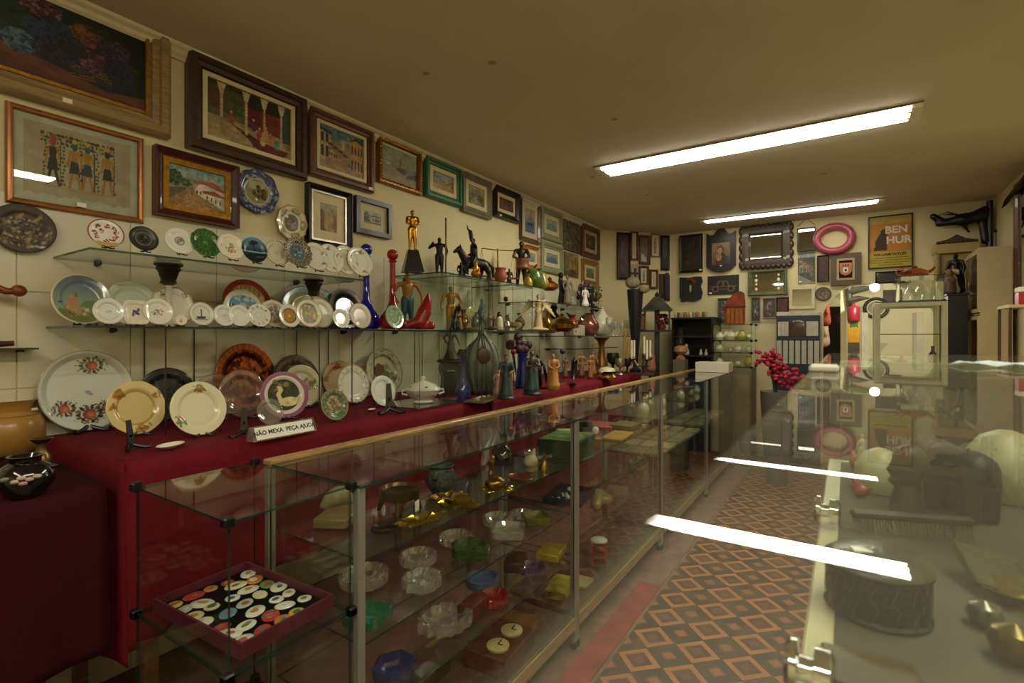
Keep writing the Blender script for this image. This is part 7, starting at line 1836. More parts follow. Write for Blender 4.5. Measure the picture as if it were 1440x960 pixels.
# lower shelves of the second case
r = thing('cellophane_bundle', 'crumpled cellophane bundle on the low shelf', 'bundle', (-1.2, 2.72, .3858), .3)
sculpt('wrap', [('c', (0, -.12, .035), .03, (0, .02, .045), .045, '#9a8c68'), ('c', (0, .02, .05), .04, (.01, .14, .03), .025, '#b8ac84'), ('e', (.03, .0, .04), (.06, .07, .035), '#8a7c50')], .01, paint(.15, .3), r, 1)
o = MB().box(-.06, .06, -.09, .09, 0, .02, .002).build('flat_tin', mat('#8c8460', .3, .5)); place(o, (-1.2, 3.0, .3858), .2); tag(o, 'flat shallow tin beside the cellophane bundle', 'tin')
r = thing('red_lantern', 'little red lattice stand with a white round top', 'stand', (-1.12, 2.55, .1358), .3)
rl = mat('#9a3018', .4)
for sx in (-1, 1):
    for sy in (-1, 1): MB().box(sx * .035 - .004, sx * .035 + .004, sy * .035 - .004, sy * .035 + .004, 0, .12).build('post', rl, r, smooth=False)
for z in (.04, .08, .115): MB().box(-.04, .04, -.04, -.035, z - .004, z + .004).build('slat', rl, r, smooth=False); MB().box(-.04, .04, .035, .04, z - .004, z + .004).build('slat', rl, r, smooth=False); MB().box(.035, .04, -.035, .035, z - .004, z + .004).build('slat', rl, r, smooth=False)
MB().lathe([(.045, .119), (.045, .126), (.03, .135), (0, .137)], 20).build('top', WHITEC, r)
p = Vector((-1.1, 2.28, .1358)); o = ashtray('cream shallow dish at the bottom of the second case', p, .06, .03, mat('#c4b88c', .4), square=True, name='cream_dish', cat='dish')
o = MB().box(-.05, .05, -.09, .09, 0, .04, .003).build('printed_box', mat('#a89a30', .5, 0, .6, 20)); place(o, (-1.15, 2.16, .1358), .2); tag(o, 'yellow and red printed box at the bottom of the second case', 'box')
# third and fourth case: rows of flat pale boxes
k_ = 0
pal = ['#8c8260', '#9a9068', '#7c7452', '#a69c78', '#88805c']
for row in range(3):
    for col in range(5):
        x = XB + .085 + row * .118; y = 3.36 + col * .235
        r = thing('flat_case', f'pale flat jewellery box, {ordw[col]} from the near end, {["rear", "middle", "front"][row]} row of the third case', 'box', (x, y, .5756), random.uniform(-.06, .06), 'flat boxes of the third case')
        MB().box(-.052, .052, -.105, .105, 0, .016, .002).build('box', mat(pal[k_ % 5], .45, 0, .15), r, smooth=False); MB().box(-.042, .042, -.095, .095, .016, .019).build('lid_panel', mat(pal[(k_ + 2) % 5], .3, 0, .2, 40), r, smooth=False); k_ += 1
for row in range(2):
    for col in range(5):
        x = XB + .10 + row * .17; y = 4.62 + col * .215
        r = thing('flat_case', f'pale flat jewellery box, {ordw[col]} from the near end, {["rear", "front"][row]} row of the last case', 'box', (x, y, .5756), random.uniform(-.06, .06), 'flat boxes of the last case')
        MB().box(-.07, .07, -.095, .095, 0, .02, .002).build('box', mat(pal[k_ % 5], .45, 0, .15), r, smooth=False); MB().box(-.05, .05, -.08, .08, .02, .024).build('lid_panel', mat(pal[(k_ + 1) % 5], .3, 0, .2, 40), r, smooth=False); k_ += 1
for x, y, hh, c, lb in [(-1.27, 3.4, .13, '#23301f', 'dark green bottle in the third case'), (-1.24, 3.62, .10, '#c9c2a4', 'round-faced pale alarm clock body in the third case'), (-1.27, 3.85, .09, '#7c6a3c', 'small brass jar in the third case'), (-1.25, 4.1, .08, '#a89a7c', 'little beige pot in the third case'), (-1.26, 4.7, .09, '#b8b094', 'pale lidded pot in the last case'), (-1.24, 5.0, .07, '#8c805c', 'squat beige pot in the last case'), (-1.26, 5.3, .08, '#c4bc9c', 'cream sugar bowl in the last case')]:
    lathe_thing('small_pot', lb, 'pot', (x, y, .7956), [(.3, 0), (.4, .12), (.42, .4), (.3, .7), (.14, .85), (.18, 1), (.08, 1)], hh, mat(c, .25, .1, .2), 20)
# long white carton on the last case
r = thing('white_carton', 'long white carton lying on the last display case', 'carton', (-1.06, 5.45, CZ - .0018), .0)
MB().box(-.23, .09, -.10, .12, 0, .10, .003).build('carton', mat('#d9d2bc', .6, 0, .03), r, smooth=False); MB().box(-.232, .092, .118, .1215, .02, .08).build('end_flap', mat('#c4bda4', .6), r, smooth=False)
# ------------------------------------------------------------------ back wall
def picB(label, pl, pr, tp, bt, border, fm, fn, **k):
    M, a, b = wallB(pl, pr, tp, bt); return picture(label, M, a, b, border, fm, fn, **k)
MIRROR = mat('#c9cdc4', .02, 1, .01)
def mirror(label, pl, pr, tp, bt, border, fm, prof='step', tilt=0.0, wavy=0):
    M, a, b = wallB(pl, pr, tp, bt)
    if tilt: M = M @ Matrix.Translation((0, 0, .03)) @ Matrix.Rotation(math.radians(tilt), 4, 'X')
    r = thing('wall_mirror', label, 'mirror', M=M)
    sweep_frame(a, b, PROFS[prof](border, .04)).build('frame', fm, r, smooth=False)
    MB().box(-a / 2 + border * .9, a / 2 - border * .9, -b / 2 + border * .9, b / 2 - border * .9, .008, .014).build('mirror_glass', MIRROR, r, smooth=False)
    if wavy:
        for i in range(wavy):
            t_ = (i + .5) / wavy - .5
            for s in (-1, 1): MB().ell((t_ * a, s * (b / 2 - .01), .02), (a / wavy * .5, .028, .022), 10, 6).build('scallop', fm, r)
        for i in range(wavy // 2):
            t_ = (i + .5) / (wavy // 2) - .5
            for s in (-1, 1): MB().ell((s * (a / 2 - .01), t_ * b, .02), (.028, b / wavy, .022), 10, 6).build('scallop', fm, r)
    return r
picB('dark standing figure picture at the left end of the back wall', 955, 988, 330, 383, .03, EBONY, dark_fn('#1f1714', '#2c2420', ['#5a2c24', '#33221c', '#4a3a34'], 26), tagpos=(.85, -.9))
# carved shrine with a madonna
M, a, b = wallB(994, 1035, 321, 383)
r = thing('carved_shrine', 'black carved gothic panel holding a mother and child picture', 'wall shrine', M=M)
pp = [(-.5, -.36), (-.3, -.46), (0, -.5), (.3, -.46), (.5, -.36), (.5, .42), (.38, .36), (.26, .36), (.1, .5), (-.1, .5), (-.26, .36), (-.38, .36), (-.5, .42)]
prism_tri([(x * a, y * b) for x, y in pp], I4(), 0, .035).build('panel', EBONY, r, smooth=False)
def madonna_fn(p): p.grad('#6a5438', '#8a7250'); p.ell(.45, .66, .2, .2, '#5a2c24'); p.ell(.43, .64, .13, .15, '#b08a64'); p.poly([(.2, 0), (.28, .5), (.7, .52), (.95, .0)], '#4a2018'); p.ell(.38, .36, .15, .18, '#a88460'); p.poly([(.7, .1), (1, 0), (1, .3), (.8, .4)], '#2c3a50'); p.noise(.15, 6)
q = canvas('image', a * .62, b * .5, madonna_fn, OILP, r, z=.037, res=36); q.location = (0, -.08 * b, 0)
MB().box(-.012, .012, -.36 * b, -.34 * b, .036, .04).build('price_tag', LABELW, r, smooth=False)
mirror('big mirror in a wavy dark carved frame', 1041, 1114, 316, 376, .11, wood('#33241a', '#4a3826'), 'round', wavy=10)
mm_ = mirror('small upright mirror hung by a wire', 1121, 1147, 320, 353, .012, BLACK, 'flat')
w_ = MB(); w_.tube([(-.08, .15, .01), (-.03, .2, .01), (0, .24, .012), (.03, .2, .01), (.08, .15, .01)], .003, 5); w_.build('hanging_wire', BLACK, mm_)
c_ = PY(1173, 335.5, BY - .04); o = MB().torus((0, 0, 0), 20.5 * mpp(c_), 5.2 * mpp(c_), 'y', 48, 14, Ry=17.5 * mpp(c_)).build('pink_ring', mat('#a84a5c', .3, 0, .1, coat=.3)); place(o, c_); tag(o, 'pink inflatable-looking ring hung on the back wall', 'ring')
picB('narrow hillside village picture under the small mirror', 1122, 1146, 355, 398, 0, None, lambda p: (p.grad('#4a5a48', '#2f4038'), houses(p, 6, .1, .9, .35, .75, 4, ['#a8a08c', '#8a8474'], '#8a4a34'), p.dots(40, 0, 1, 0, 1, .06, ['#22352c', '#5a6a54', '#8c8a78'], .5), p.poly([(0, .3), (1, .0), (0, 0)], '#8a8a7c')), t=.03, tagpos=(-.7, -.9))
picB('plain dark red carved panel beside the shield', 1149, 1166, 359, 396, .01, mat('#2c1410', .4), dark_fn('#34140f', '#481e18', ['#3a1612', '#52261e'], 20))
# shield picture
M, a, b = wallB(1168, 1211, 356, 401)
r = thing('shield_picture', 'framed coat-of-arms shield on dark velvet', 'picture', M=M)
sweep_frame(a, b, PROFS['flat'](.055, .03)).build('frame', mat('#5c4c38', .5), r, smooth=False); sweep_frame(a - .11, b - .11, PROFS['flat'](.02, .034)).build('liner', mat('#b09a72', .4), r, smooth=False)
MB().box(-a / 2 + .07, a / 2 - .07, -b / 2 + .07, b / 2 - .07, .004, .012).build('velvet', mat('#33100f', .9), r, smooth=False)
sh = [(-.5, .5), (.5, .5), (.5, -.1), (.38, -.34), (0, -.5), (-.38, -.34), (-.5, -.1)]; s_ = .145 * a / .36
MB().prism([(x * s_, y * s_ * 1.25) for x, y in sh][::-1], .012, .03).build('shield', mat('#c47a5c', .5), r, smooth=False)
MB().prism([(x * s_ * .4, y * s_ * .5 - .1 * s_) for x, y in sh][::-1], .03, .036).build('white_charge', LABELW, r, smooth=False)
for t_ in (-.2, 0, .2): MB().box(t_ * s_ - .06 * s_, t_ * s_ + .06 * s_, .3 * s_, .45 * s_, .03, .036).build('crown_mark', mat('#5a2c28', .5), r, smooth=False)
MB().ell((0, -.1 * s_, .036), (.1 * s_, .14 * s_, .006), 10, 6).build('lion_mark', BLACK, r)
# film poster: plain stand-in with its words
M, a, b = wallB(1220.5, 1284, 302, 376.5)
r = thing('film_poster', 'yellow and orange film poster with block letters in a thin frame', 'poster', M=M)
sweep_frame(a, b, PROFS['flat'](.012, .02)).build('frame', BLACK, r, smooth=False)
canvas('print', a - .024, b - .024, lambda p: (p.grad('#c9b23a', '#c98a2c', .2, .5), p.rect(0, 1, .30, 1, '#c98430'), p.rect(0, 1, .86, 1, '#c2a84c'), p.poly([(.12, .32), (.42, .32), (.42, .78), (.3, .74), (.14, .5)], '#3a2c22'), p.noise(.05, 8)), MATTE, r, z=.008, res=40)
wl = mat('#d9d2c0', .7); dk_ = mat('#2c2418', .7)
text_obj('title_lettering', 'BEN', .10, wl, r, (.05, .115, .009), bold=.003); text_obj('title_lettering', 'HUR', .10, wl, r, (.07, .01, .009), bold=.003)
text_obj('credit_lettering', 'WILLIAM WYLER', .036, dk_, r, (0, -b * .24, .009), bold=.001)
for i, wd in enumerate((.3, .36, .32, .2)): MB().box(-wd / 2, wd / 2, -b * (.30 + .045 * i) - .006, -b * (.30 + .045 * i) + .004, .008, .0092).build('small_print', mat('#8a7a30', .7, 0, .5, 150), r, smooth=False)
# wavy-edged moon panel
M, a, b = wallB(956, 988, 389, 424)
r = thing('wood_slab_picture', 'ragged-edged dark slab painted with a red-hooded face', 'picture', M=M)
pp = [(-.5, .5), (-.1, .46), (.2, .5), (.45, .48), (.5, .3), (.42, .1), (.5, -.15), (.44, -.4), (.3, -.44), (.1, -.5), (-.2, -.46), (-.42, -.5), (-.5, -.3)]
prism_tri([(x * a, y * b) for x, y in pp], I4(), 0, .03).build('slab', mat('#161a1c', .5, 0, .3), r, smooth=False)
MB().ell((-.02 * a, .02 * b, .03), (.05 * a, .16 * b, .004), 12, 6).build('pale_crescent', mat('#a8a08c', .5), r); MB().tube([(-.16 * a, .36 * b, .03), (.02 * a, .4 * b, .03), (.16 * a, .28 * b, .03), (.14 * a, .14 * b, .03)], [.012, .028, .024, .008], 6).build('red_hood', mat('#6a2418', .5, 0, .4), r)
def car_fn(p):
    p.c[:] = hexs('#16181a'); c = '#7a5a44'
    for q in ((.25, .3), (.75, .3)): p._m(np.abs(np.hypot((p.X - q[0]) * 1.5, p.Y - q[1]) - .14) < .03, c)
    for s, e in (((.08, .42), (.92, .42)), ((.3, .44), (.36, .7)), ((.36, .7), (.62, .7)), ((.62, .7), (.68, .46)), ((.08, .3), (.14, .3)), ((.4, .28), (.6, .28)), ((.5, .44), (.5, .7))): p.line(s, e, .018, c)
picB('black picture of an old motor car in copper line', 995, 1039, 387, 414, 0, None, car_fn, t=.03, res=70, tagpos=(-.8, -.8))
em = mirror('etched mirror in a green-gold frame', 1052, 1107, 379, 415, .04, mat('#5c6244', .4, .3, .2), 'step')
M, a, b = wallB(1052, 1107, 379, 415)
for sx in (-1, 1):
    for q, rr_ in ((.1, .016), (-.05, .012), (-.24, .014), (.28, .010)): MB().ell((sx * (a / 2 - .085), q * b, .0145), (rr_, rr_ * 1.3, .002), 10, 5).build('etched_flower', LABELW, em)
mirror('small mirror in a cream painted frame', 1110, 1146, 403, 434, .03, mat('#d2c9a8', .5), 'flat')
c_ = PY(1157.5, 413, BY - .02); plate('round carved coin-like plaque on the back wall', frameM((c_.x, BY - .012, c_.z), (1, 0, 0), (0, 0, 1)), 9.7 * mpp(c_), lambda p: (p.grad('#6a604c', '#5a5240'), p.ring(.85, 1.1, '#3c3428'), p.disc(24, 0, 0, .5, .6, .1, ['#8a8068', '#4a4232'])), depth=.04, m=paint(.5), name='wall_plaque', cat='wall plaque', seg=40, rings=12)
picB('dark low relief panel under the film poster', 1231, 1281, 381, 398, .012, EBONY, dark_fn('#1a1c1a', '#262a26', ['#33382f', '#14140f'], 40), tagpos=(.8, -.7))
picB('red carved wooden panel above the blue cabinet', 1092, 1109, 418, 445, .01, mat('#3a1610', .4), dark_fn('#4a1e16', '#5c281e', ['#6a3228', '#33120e'], 20))
for pl, pr, tp, bt, cs_, lb in [(1009, 1030, 419, 455, ['#8c8478', '#3a342c', '#a84a34', '#c4bcb0'], 'crowded photo poster left of the orange guitar carving'), (1056, 1069, 418, 452, ['#6a8070', '#b8b4a4', '#2c3430'], 'greenish photo poster right of the orange guitar carving'), (1073, 1091, 419, 447, ['#a83a5c', '#3c4a44', '#b8b4a8'], 'photo poster with a pink flower')]:
    picB(lb, pl, pr, tp, bt, .006, mat('#b8b09c', .6), dark_fn('#4a4640', '#5c5850', cs_, 40), cmat=MATTE)
# ------------------------------------------------------------------ furniture along the back wall
def yb(px, y): return PY(px, 470, y)
# dark dresser with cans
y_ = BY - .42; a0 = PY(946, 445, y_); a1 = PY(1002, 445, y_); zt = PY(975, 446, y_).z; w2 = (a1.x - a0.x) / 2
r = thing('dark_dresser', 'near-black wooden dresser with open shelves in the back corner', 'dresser', ((a0.x + a1.x) / 2, y_ + .2, 0))
dd = wood('#120d0a', '#1f1712')
for s in (-1, 1): MB().box(s * w2 - .012, s * w2 + .012, -.2, .2, 0, zt - .02).build('side', dd, r, smooth=False)
MB().box(-w2, w2, .19, .2, 0, zt - .02).build('back_panel', dd, r, smooth=False); MB().box(-w2 - .02, w2 + .02, -.21, .2, zt - .02, zt).build('top', dd, r, smooth=False)
for z in (zt - .22, zt - .44, zt - .7): MB().box(-w2 + .012, w2 - .012, -.19, .19, z - .01, z + .01).build('shelf', dd, r, smooth=False)
for s in (-1, 1): MB().box(s * w2 / 2 - w2 / 2 + .006, s * w2 / 2 + w2 / 2 - .006, -.2, -.185, .04, zt - .72).build('door', dd, r, smooth=False)
cc = ['#b8ac8c', '#8c3a2c', '#a89c80', '#6a6a5c', '#b87a4c', '#c4c0b0', '#8a8a80', '#a84a3c']
for i in range(11):
    o = MB().lathe([(.014, 0), (.015, .004), (.015, .055), (.013, .06), (0, .06)], 12).build('shot_glass', mat(cc[i % 8], .35, .2, .1)); place(o, (a0.x + .02 + i * (2 * w2 - .06) / 11, y_ + .04, zt + .0005)); tag(o, f'{"first second third fourth fifth sixth seventh eighth ninth tenth eleventh".split()[i]} small cup from the left on the dark dresser', 'cup', 'little cups on the dark dresser')
for i, (dx, hh, lb) in enumerate([(-.1, .13, 'pale little figurine group on the dresser shelf'), (.1, .07, 'white salt pot on the dresser shelf, left of two'), (.17, .07, 'white salt pot on the dresser shelf, right of two')]):
    lathe_thing('dresser_ornament', lb, 'ornament', (r.location.x + dx * w2 / .27, y_ + .06, zt - .43 + .0005), [(.25, 0), (.3, .15), (.2, .5), (.12, .65), (.16, .85), (0, 1)], hh, mat('#c4bea8', .3), 14)
# glass cube tower with white china
y_ = 5.76; a0 = PY(1002, 455, y_); a1 = PY(1056, 455, y_); x0, x1 = a0.x, a1.x
r = None
zs = [PY(1030, q, y_).z for q in (516, 496, 479, 456)]
base = thing('tower_base', 'low cabinet under the glass tower of white china', 'cabinet', ((x0 + x1) / 2, y_ + .2, 0)); MB().box(-(x1 - x0) / 2, (x1 - x0) / 2, -.18, .18, 0, zs[0] - .012, .004).build('body', mat('#6c6448', .5), base, smooth=False)
MB().box(-(x1 - x0) / 2 + .02, (x1 - x0) / 2 - .02, -.186, -.18, .1, zs[0] - .08).build('door', mat('#7c7454', .45), base, smooth=False)
for i in range(3):
    glass_cube(['lowest cube of the glass tower at the back', 'middle cube of the glass tower at the back', 'top cube of the glass tower at the back'][i], x0, x1, y_ + .03, y_ + .36, zs[i] + .001, zs[i + 1] - .001, csize=.012)
    n_ = (4, 4, 6)[i]
    for k in range(n_):
        hgt = (zs[i + 1] - zs[i]) * random.uniform(.35, .75); col = random.choice(['#d8d2b8', '#e0dac4', '#c9c29c', '#b8a84c', '#d2ccb0'])
        lathe_thing('china_piece', f'{["yellowish", "white", "cream"][k % 3]} china piece, {ordw[k]} from the left in the {["lowest", "middle", "top"][i]} cube of the glass tower', 'china', (x0 + .05 + k * (x1 - x0 - .1) / max(1, n_ - 1), y_ + .12 + .08 * (k % 2), zs[i] + .0055), [(.3, 0), (.42, .1), (.5, .4), (.3, .75), (.2, .85), (.26, 1), (.1, 1)], min(hgt, .11), mat(col, .25, 0, .05), 16)
# orange carved guitar-shaped piece on top
p = PY(1041, 456, y_ + .2); ztop = zs[3] + .001
r = thing('orange_carving', 'tall orange lacquered wooden carving with an arched top', 'sculpture', ((x0 + x1) / 2 + .0, y_ + .2, ztop)); h_ = (456 - 409) * mpp(p); w_ = .10
orm = mat('#8c3c12', .25, 0, .5, 12, coat=.4)
pp = [(-w_, 0), (w_, 0), (w_, .55), (w_ * 1.05, .62), (w_ * .95, .95), (w_ * .6, 1), (-.1 * w_, .92), (-.6 * w_, .78), (-w_ * .95, .6)]
prism_tri([(x, y * h_) for x, y in pp], frameM((0, .03, 0), (1, 0, 0), (0, 0, 1)), 0, .05).build('body', orm, r, smooth=False)
MB().box(-w_ * 1.3, w_ * 1.1, -.03, .02, .52 * h_, .55 * h_).build('crossbar', EBONY, r, smooth=False)
for t_ in (-.6, -.2, .25, .65): MB().box(t_ * w_ - .014, t_ * w_ + .014, -.028, -.018, .04 * h_, .48 * h_).build('slat', mat('#a8641c', .3, 0, .3, 20), r, smooth=False)
# blue-framed louvred cabinet
y_ = BY - .14; a0 = PY(1092, 444, y_); a1 = PY(1153, 444, y_); zt = PY(1122, 444, y_).z; zm = PY(1122, 476, y_).z; zb = PY(1122, 514, y_).z; W = a1.x - a0.x
r = thing('louvred_cabinet', 'dark blue cabinet with pale vertical bars', 'cabinet', ((a0.x + a1.x) / 2, y_, 0)); nb = mat('#1c2a3c', .45, 0, .15)
MB().box(-W / 2, W / 2, .0, .12, 0, zt, .004).build('body', nb, r, smooth=False)
for x0_, x1_, n_ in ((-.46, -.22, 3), (.2, .46, 3)):
    for i in range(n_):
        t_ = (x0_ + (x1_ - x0_) * (i + .5) / n_) * W; MB().box(t_ - .018, t_ + .018, -.012, .0, zm + .03, zt - .06).build('bar', mat('#c4bfae', .5), r, smooth=False)
for i in range(7):
    t_ = (-.43 + .86 * i / 6) * W; MB().box(t_ - .022, t_ + .022, -.012, .0, zb + .02, zm - .02).build('bar', mat('#b8b4a4', .5), r, smooth=False)
MB().box(-W / 2, W / 2, -.016, 0, zm - .012, zm + .012).build('rail', nb, r, smooth=False); MB().ell((0, 0, (zm + zt) / 2 - .03), (.1, .012, .12), 20, 10).build('oval_pane', mat('#4a4030', .15, 0, .4, 8), r)
o = MB().box(-W / 2 - .0, W / 2, 0, .12, 0, .045, .004).build('white_ledge_box', mat('#c9c6b8', .6)); place(o, ((a0.x + a1.x) / 2, y_, zt + .001)); tag(o, 'long pale box lying on the blue cabinet', 'box')
# pink artificial flowers
p = PZ(1090, 560, .55); p = PY(1092, 545, 5.3)
r = thing('pink_flowers', 'big bunch of deep pink artificial flowers in a pot', 'artificial flowers', (p.x, 5.3, 0)); zt = PY(1090, 500, 5.3).z; zb = PY(1090, 550, 5.3).z
MB().lathe([(.09, 0), (.12, zb * .5), (.14, zb), (.12, zb), (0, zb * .9)], 24).build('pot', mat('#5a5648', .6), r)
mb = MB(); rf = random.Random(3)
for i in range(150):
    t_ = rf.uniform(0, 1); cx = -.10 + .26 * t_; cz = zt - (zt - zb) * .85 * t_
    mb.ell((cx + rf.uniform(-.09, .09), rf.uniform(-.1, .1), cz + rf.uniform(-.07, .07)), (rf.uniform(.014, .028),) * 2 + (.018,), 7, 4)
b = mb.build('blooms', mat('#a8203c', .6, 0, .45, 40), r); b['kind'] = 'stuff'
MB().tube([(0, 0, zb - .1), (-.02, 0, zb + .1), (-.05, 0, zt - .1)], .02, 6).build('stems', mat('#2c3a20', .6), r)
# lantern and far-left corner pieces in front of the canted wall
y_ = 5.55
c_ = PY(924, 420, y_)
r = thing('garden_lantern', 'pagoda lantern with a dark hipped glass roof on a post', 'lantern', (c_.x, y_, 0), .3); s = mpp(c_)
zr0 = PY(924, 437, y_).z; zr1 = PY(924, 417, y_).z; rw = 21 * s; lm = mat('#33342c', .4, .2, .3)
mb = MB(); v = [(-rw, -rw, zr0), (rw, -rw, zr0), (rw, rw, zr0), (-rw, rw, zr0), (-.03, -.03, zr1), (.03, -.03, zr1), (.03, .03, zr1), (-.03, .03, zr1)]
mb._add(v, [(3, 2, 1, 0), (4, 5, 6, 7), (0, 1, 5, 4), (1, 2, 6, 5), (2, 3, 7, 6), (3, 0, 4, 7)]); mb.build('roof', mat('#4a4c40', .3, .1, .4, 10), r, smooth=False)
MB().lathe([(.02, zr1), (.028, zr1 + .02), (.0, zr1 + .06)], 12).build('finial', lm, r); MB().box(-.028, .028, -.028, .028, .05, zr0).build('post', BLACK, r, smooth=False); MB().lathe([(.11, 0), (.11, .03), (.05, .06)], 24).build('foot', BLACK, r)
zs_ = PY(924, 464, y_).z
MB().box(-.2, .16, -.12, .12, zs_ - .02, zs_).build('tray', BLACK, r, smooth=False)
for sx in (-1, 1):
    for sy in (-1, 1): MB().box(sx * .13 - .008, sx * .13 + .008, sy * .12 - .008, sy * .12 + .008, zs_, zr0).build('corner_rod', lm, r, smooth=False)
c_ = PY(912, 463, y_); figure('owl_carving', 'pale wooden owl figure standing under the lantern roof', 'figurine', (c_.x - .03, y_ - .08, zs_ + .001), 24 * s, [('c', (0, 0, .06), .2, (0, 0, .1), .2, '#b08c54'), ('c', (0, 0, .3), .18, (0, 0, .6), .15, '#b8945c'), ('e', (0, 0, .82), (.17, .16, .16), '#b8945c'), ('e', (.12, .07, .86), (.05, .05, .06), '#3a2a18'), ('e', (.12, -.07, .86), (.05, .05, .06), '#3a2a18')], paint(.5), -.8, .04)
c_ = PY(938, 462, y_); mb = MB()
for i in range(26): mb.ell((rf.uniform(-.05, .05), rf.uniform(-.05, .05), .05 + rf.uniform(0, .11)), rf.uniform(.015, .028), 8, 5)
mb.lathe([(.04, 0), (.05, .03), (.045, .06)], 12); o = mb.build('red_posy', mat('#5a1014', .6, 0, .5, 50)); place(o, (c_.x - .06, y_ - .0, zs_ + .002)); tag(o, 'dark red posy under the lantern roof', 'flowers')
# tall feather-duster like vase group left of the lantern
yv = 5.0; c_ = PY(892, 470, yv); zf = TZ
tbx = thing('corner_stand', 'narrow dark stand carrying the umbrella vase beyond the red table', 'stand', (c_.x, 5.07, 0)); MB().box(-.2, .2, -.1, .1, zf - .03, zf).build('top', DKWOOD, tbx, smooth=False)
for sx in (-1, 1):
    for sy in (-1, 1): MB().box(sx * .17 - .015, sx * .17 + .015, sy * .075 - .015, sy * .075 + .015, 0, zf - .03).build('leg', DKWOOD, tbx, smooth=False)
r = thing('umbrella_vase', 'tall dark pointed vase with dried hydrangea heads', 'vase', (c_.x - .02, 5.08, zf + .001)); zt = PY(885, 408, 5.12).z - zf
MB().lathe([(.06, 0), (.065, .02), (.02, .05), (.03, .1), (.07, zt * .75), (.085, zt), (.07, zt), (0, zt * .7)], 20).build('body', mat('#15171c', .3, 0, .2), r)
for dx, dz, rr_ in ((-.02, .07, .075), (.1, .0, .055)): MB().ell((dx, -.02, zt + dz), (rr_, rr_, rr_ * .85), 14, 9).build('flower_head', mat('#8c8468', .8, 0, .4, 60), r)
for dx, c, hh in ((-.09, '#a8823c', .42), (-.045, '#b98c3c', .36)): MB().tube([(dx, -.07, 0), (dx - .01, -.07, hh * .5), (dx + .01, -.07, hh)], [.012, .01, .014], 8).build('dried_stalk', mat(c, .6), r)
o = figure('stone_egg', 'upright pink veined stone on the corner stand', 'ornament', (c_.x + .15, 5.07, zf + .001), .2, [('c', (0, 0, .2), .26, (0, 0, .6), .22, '#8a5a48'), ('e', (0, 0, .75), (.22, .2, .24), '#94644e')], mat('#8a5a48', .4, 0, .4, 14), 0, .05)
# small table lamp pieces by the dresser
c_ = PY(957, 505, 5.82)
r = thing('oil_lamp', 'oil lamp with a rose-coloured glass bowl on a block', 'lamp', (c_.x, 5.82, 0)); zz = PY(952, 505, 5.82).z
MB().box(-.065, .065, -.08, .08, 0, zz, .004).build('block', mat('#6c6450', .6), r, smooth=False); MB().lathe([(.05, zz), (.05, zz + .02), (.02, zz + .05), (.075, zz + .09), (.07, zz + .14), (.03, zz + .16)], 20).build('bowl', mat('#a87c60', .25), r); MB().lathe([(.035, zz + .16), (.05, zz + .22), (.025, zz + .32), (.022, zz + .36)], 18).build('chimney', G_CLEAR, r)
# ------------------------------------------------------------------ through the arch
yq = 7.6
MBp = lambda px, py: PY(px, py, yq)
a0, a1 = MBp(1182, 470), MBp(1190, 470); struct(MB().box(a0.x, a1.x, yq, yq + .1, 0, 2.3).build('door_1', WHITEP, smooth=False))
a0, a1 = PY(1150, 470, 8.0), PY(1182, 470, 8.0); o = MB().box(a0.x - .3, a1.x, 8.0, 8.04, 0, PY(1170, 431, 8.0).z).build('shade_panel', mat('#17130f', .9, 0, .4, 6)); tag(o, 'dark panel painted as the shaded passage left of the white post', 'shade panel')  # dark sheet stands in for the shade of the open passage
for i, (px, py, c, lb) in enumerate([(1161, 440, '#8a3a28', 'red garment hanging in the dark passage'), (1160, 470, '#b8a08c', 'pale garment hanging low in the dark passage')]):
    c_ = PY(px, py, 7.2 + .35 * i); figure('hanging_garment', lb, 'garment', (c_.x, 7.2 + .35 * i, c_.z - .12), .3, [('c', (0, 0, .05), .2, (0, 0, .9), .12, c), ('c', (0, .1, .8), .08, (.05, .22, .4), .07, c), ('c', (0, -.1, .8), .08, (.05, -.22, .4), .07, c)], mat(c, .8), 0, .06, flat=False); MB().tube([(0, 0, .26), (0, 0, 2.5 - c_.z + .12)], .004, 5).build('hanging_cord', BLACK, C.objects[-1].parent)
bulb = PY(1230, 404, 7.0)
r = thing('bare_bulb', 'bare glowing bulb inside the back room', 'lamp', bulb); MB().ell((0, 0, 0), .045, 16, 10).build('glass', emit((1.0, .93, .75), 320.0), r); MB().lathe([(.02, .04), (.022, .08), (.01, .09)], 12).build('socket', BLACK, r); MB().tube([(0, 0, .09), (0, 0, 2.5 - bulb.z)], .004, 5).build('flex', BLACK, r)
c_ = PY(1200.5, 438, yq); a0 = PY(1192, 470, yq - .15); a1 = PY(1209, 470, yq - .15)
r = thing('fuel_sign', 'yellow enamel sign with green letters BR', 'sign', ((a0.x + a1.x) / 2, yq - .15, 0)); z0, z1 = PY(1200, 482, yq - .15).z, PY(1200, 451, yq - .15).z; W = (a1.x - a0.x)
MB().box(-W / 2, W / 2, 0, .03, z0, z1, .004).build('panel', mat('#b98a18', .4, 0, .1), r, smooth=False); MB().box(-W / 2, W / 2, .005, .025, 0, z0).build('support', mat('#4a4438', .6), r, smooth=False)
g_ = mat('#12602c', .5); t_ = text_obj('lettering', 'BR', W * .62, g_, r, (0, -.002, z1 - W * .42), shear=.25, bold=.004); t_.rotation_euler = (PI / 2, 0, 0)
MB().box(-W * .45, W * .45, -.002, 0, z1 - W * .14, z1 - W * .07).build('green_bar', g_, r, smooth=False)
c_ = PY(1200.5, 450, yq - .13); lathe_thing('red_canister', 'red metal canister standing on the yellow sign', 'canister', (c_.x, yq - .135, z1 + .001), [(.28, 0), (.29, .03), (.29, .7), (.24, .76), (.08, .82), (.07, .95), (.1, 1), (0, 1)], 26 * mpp(c_), mat('#8a1f34', .3), 20)
c_ = PY(1232, 433, BRY - .04)
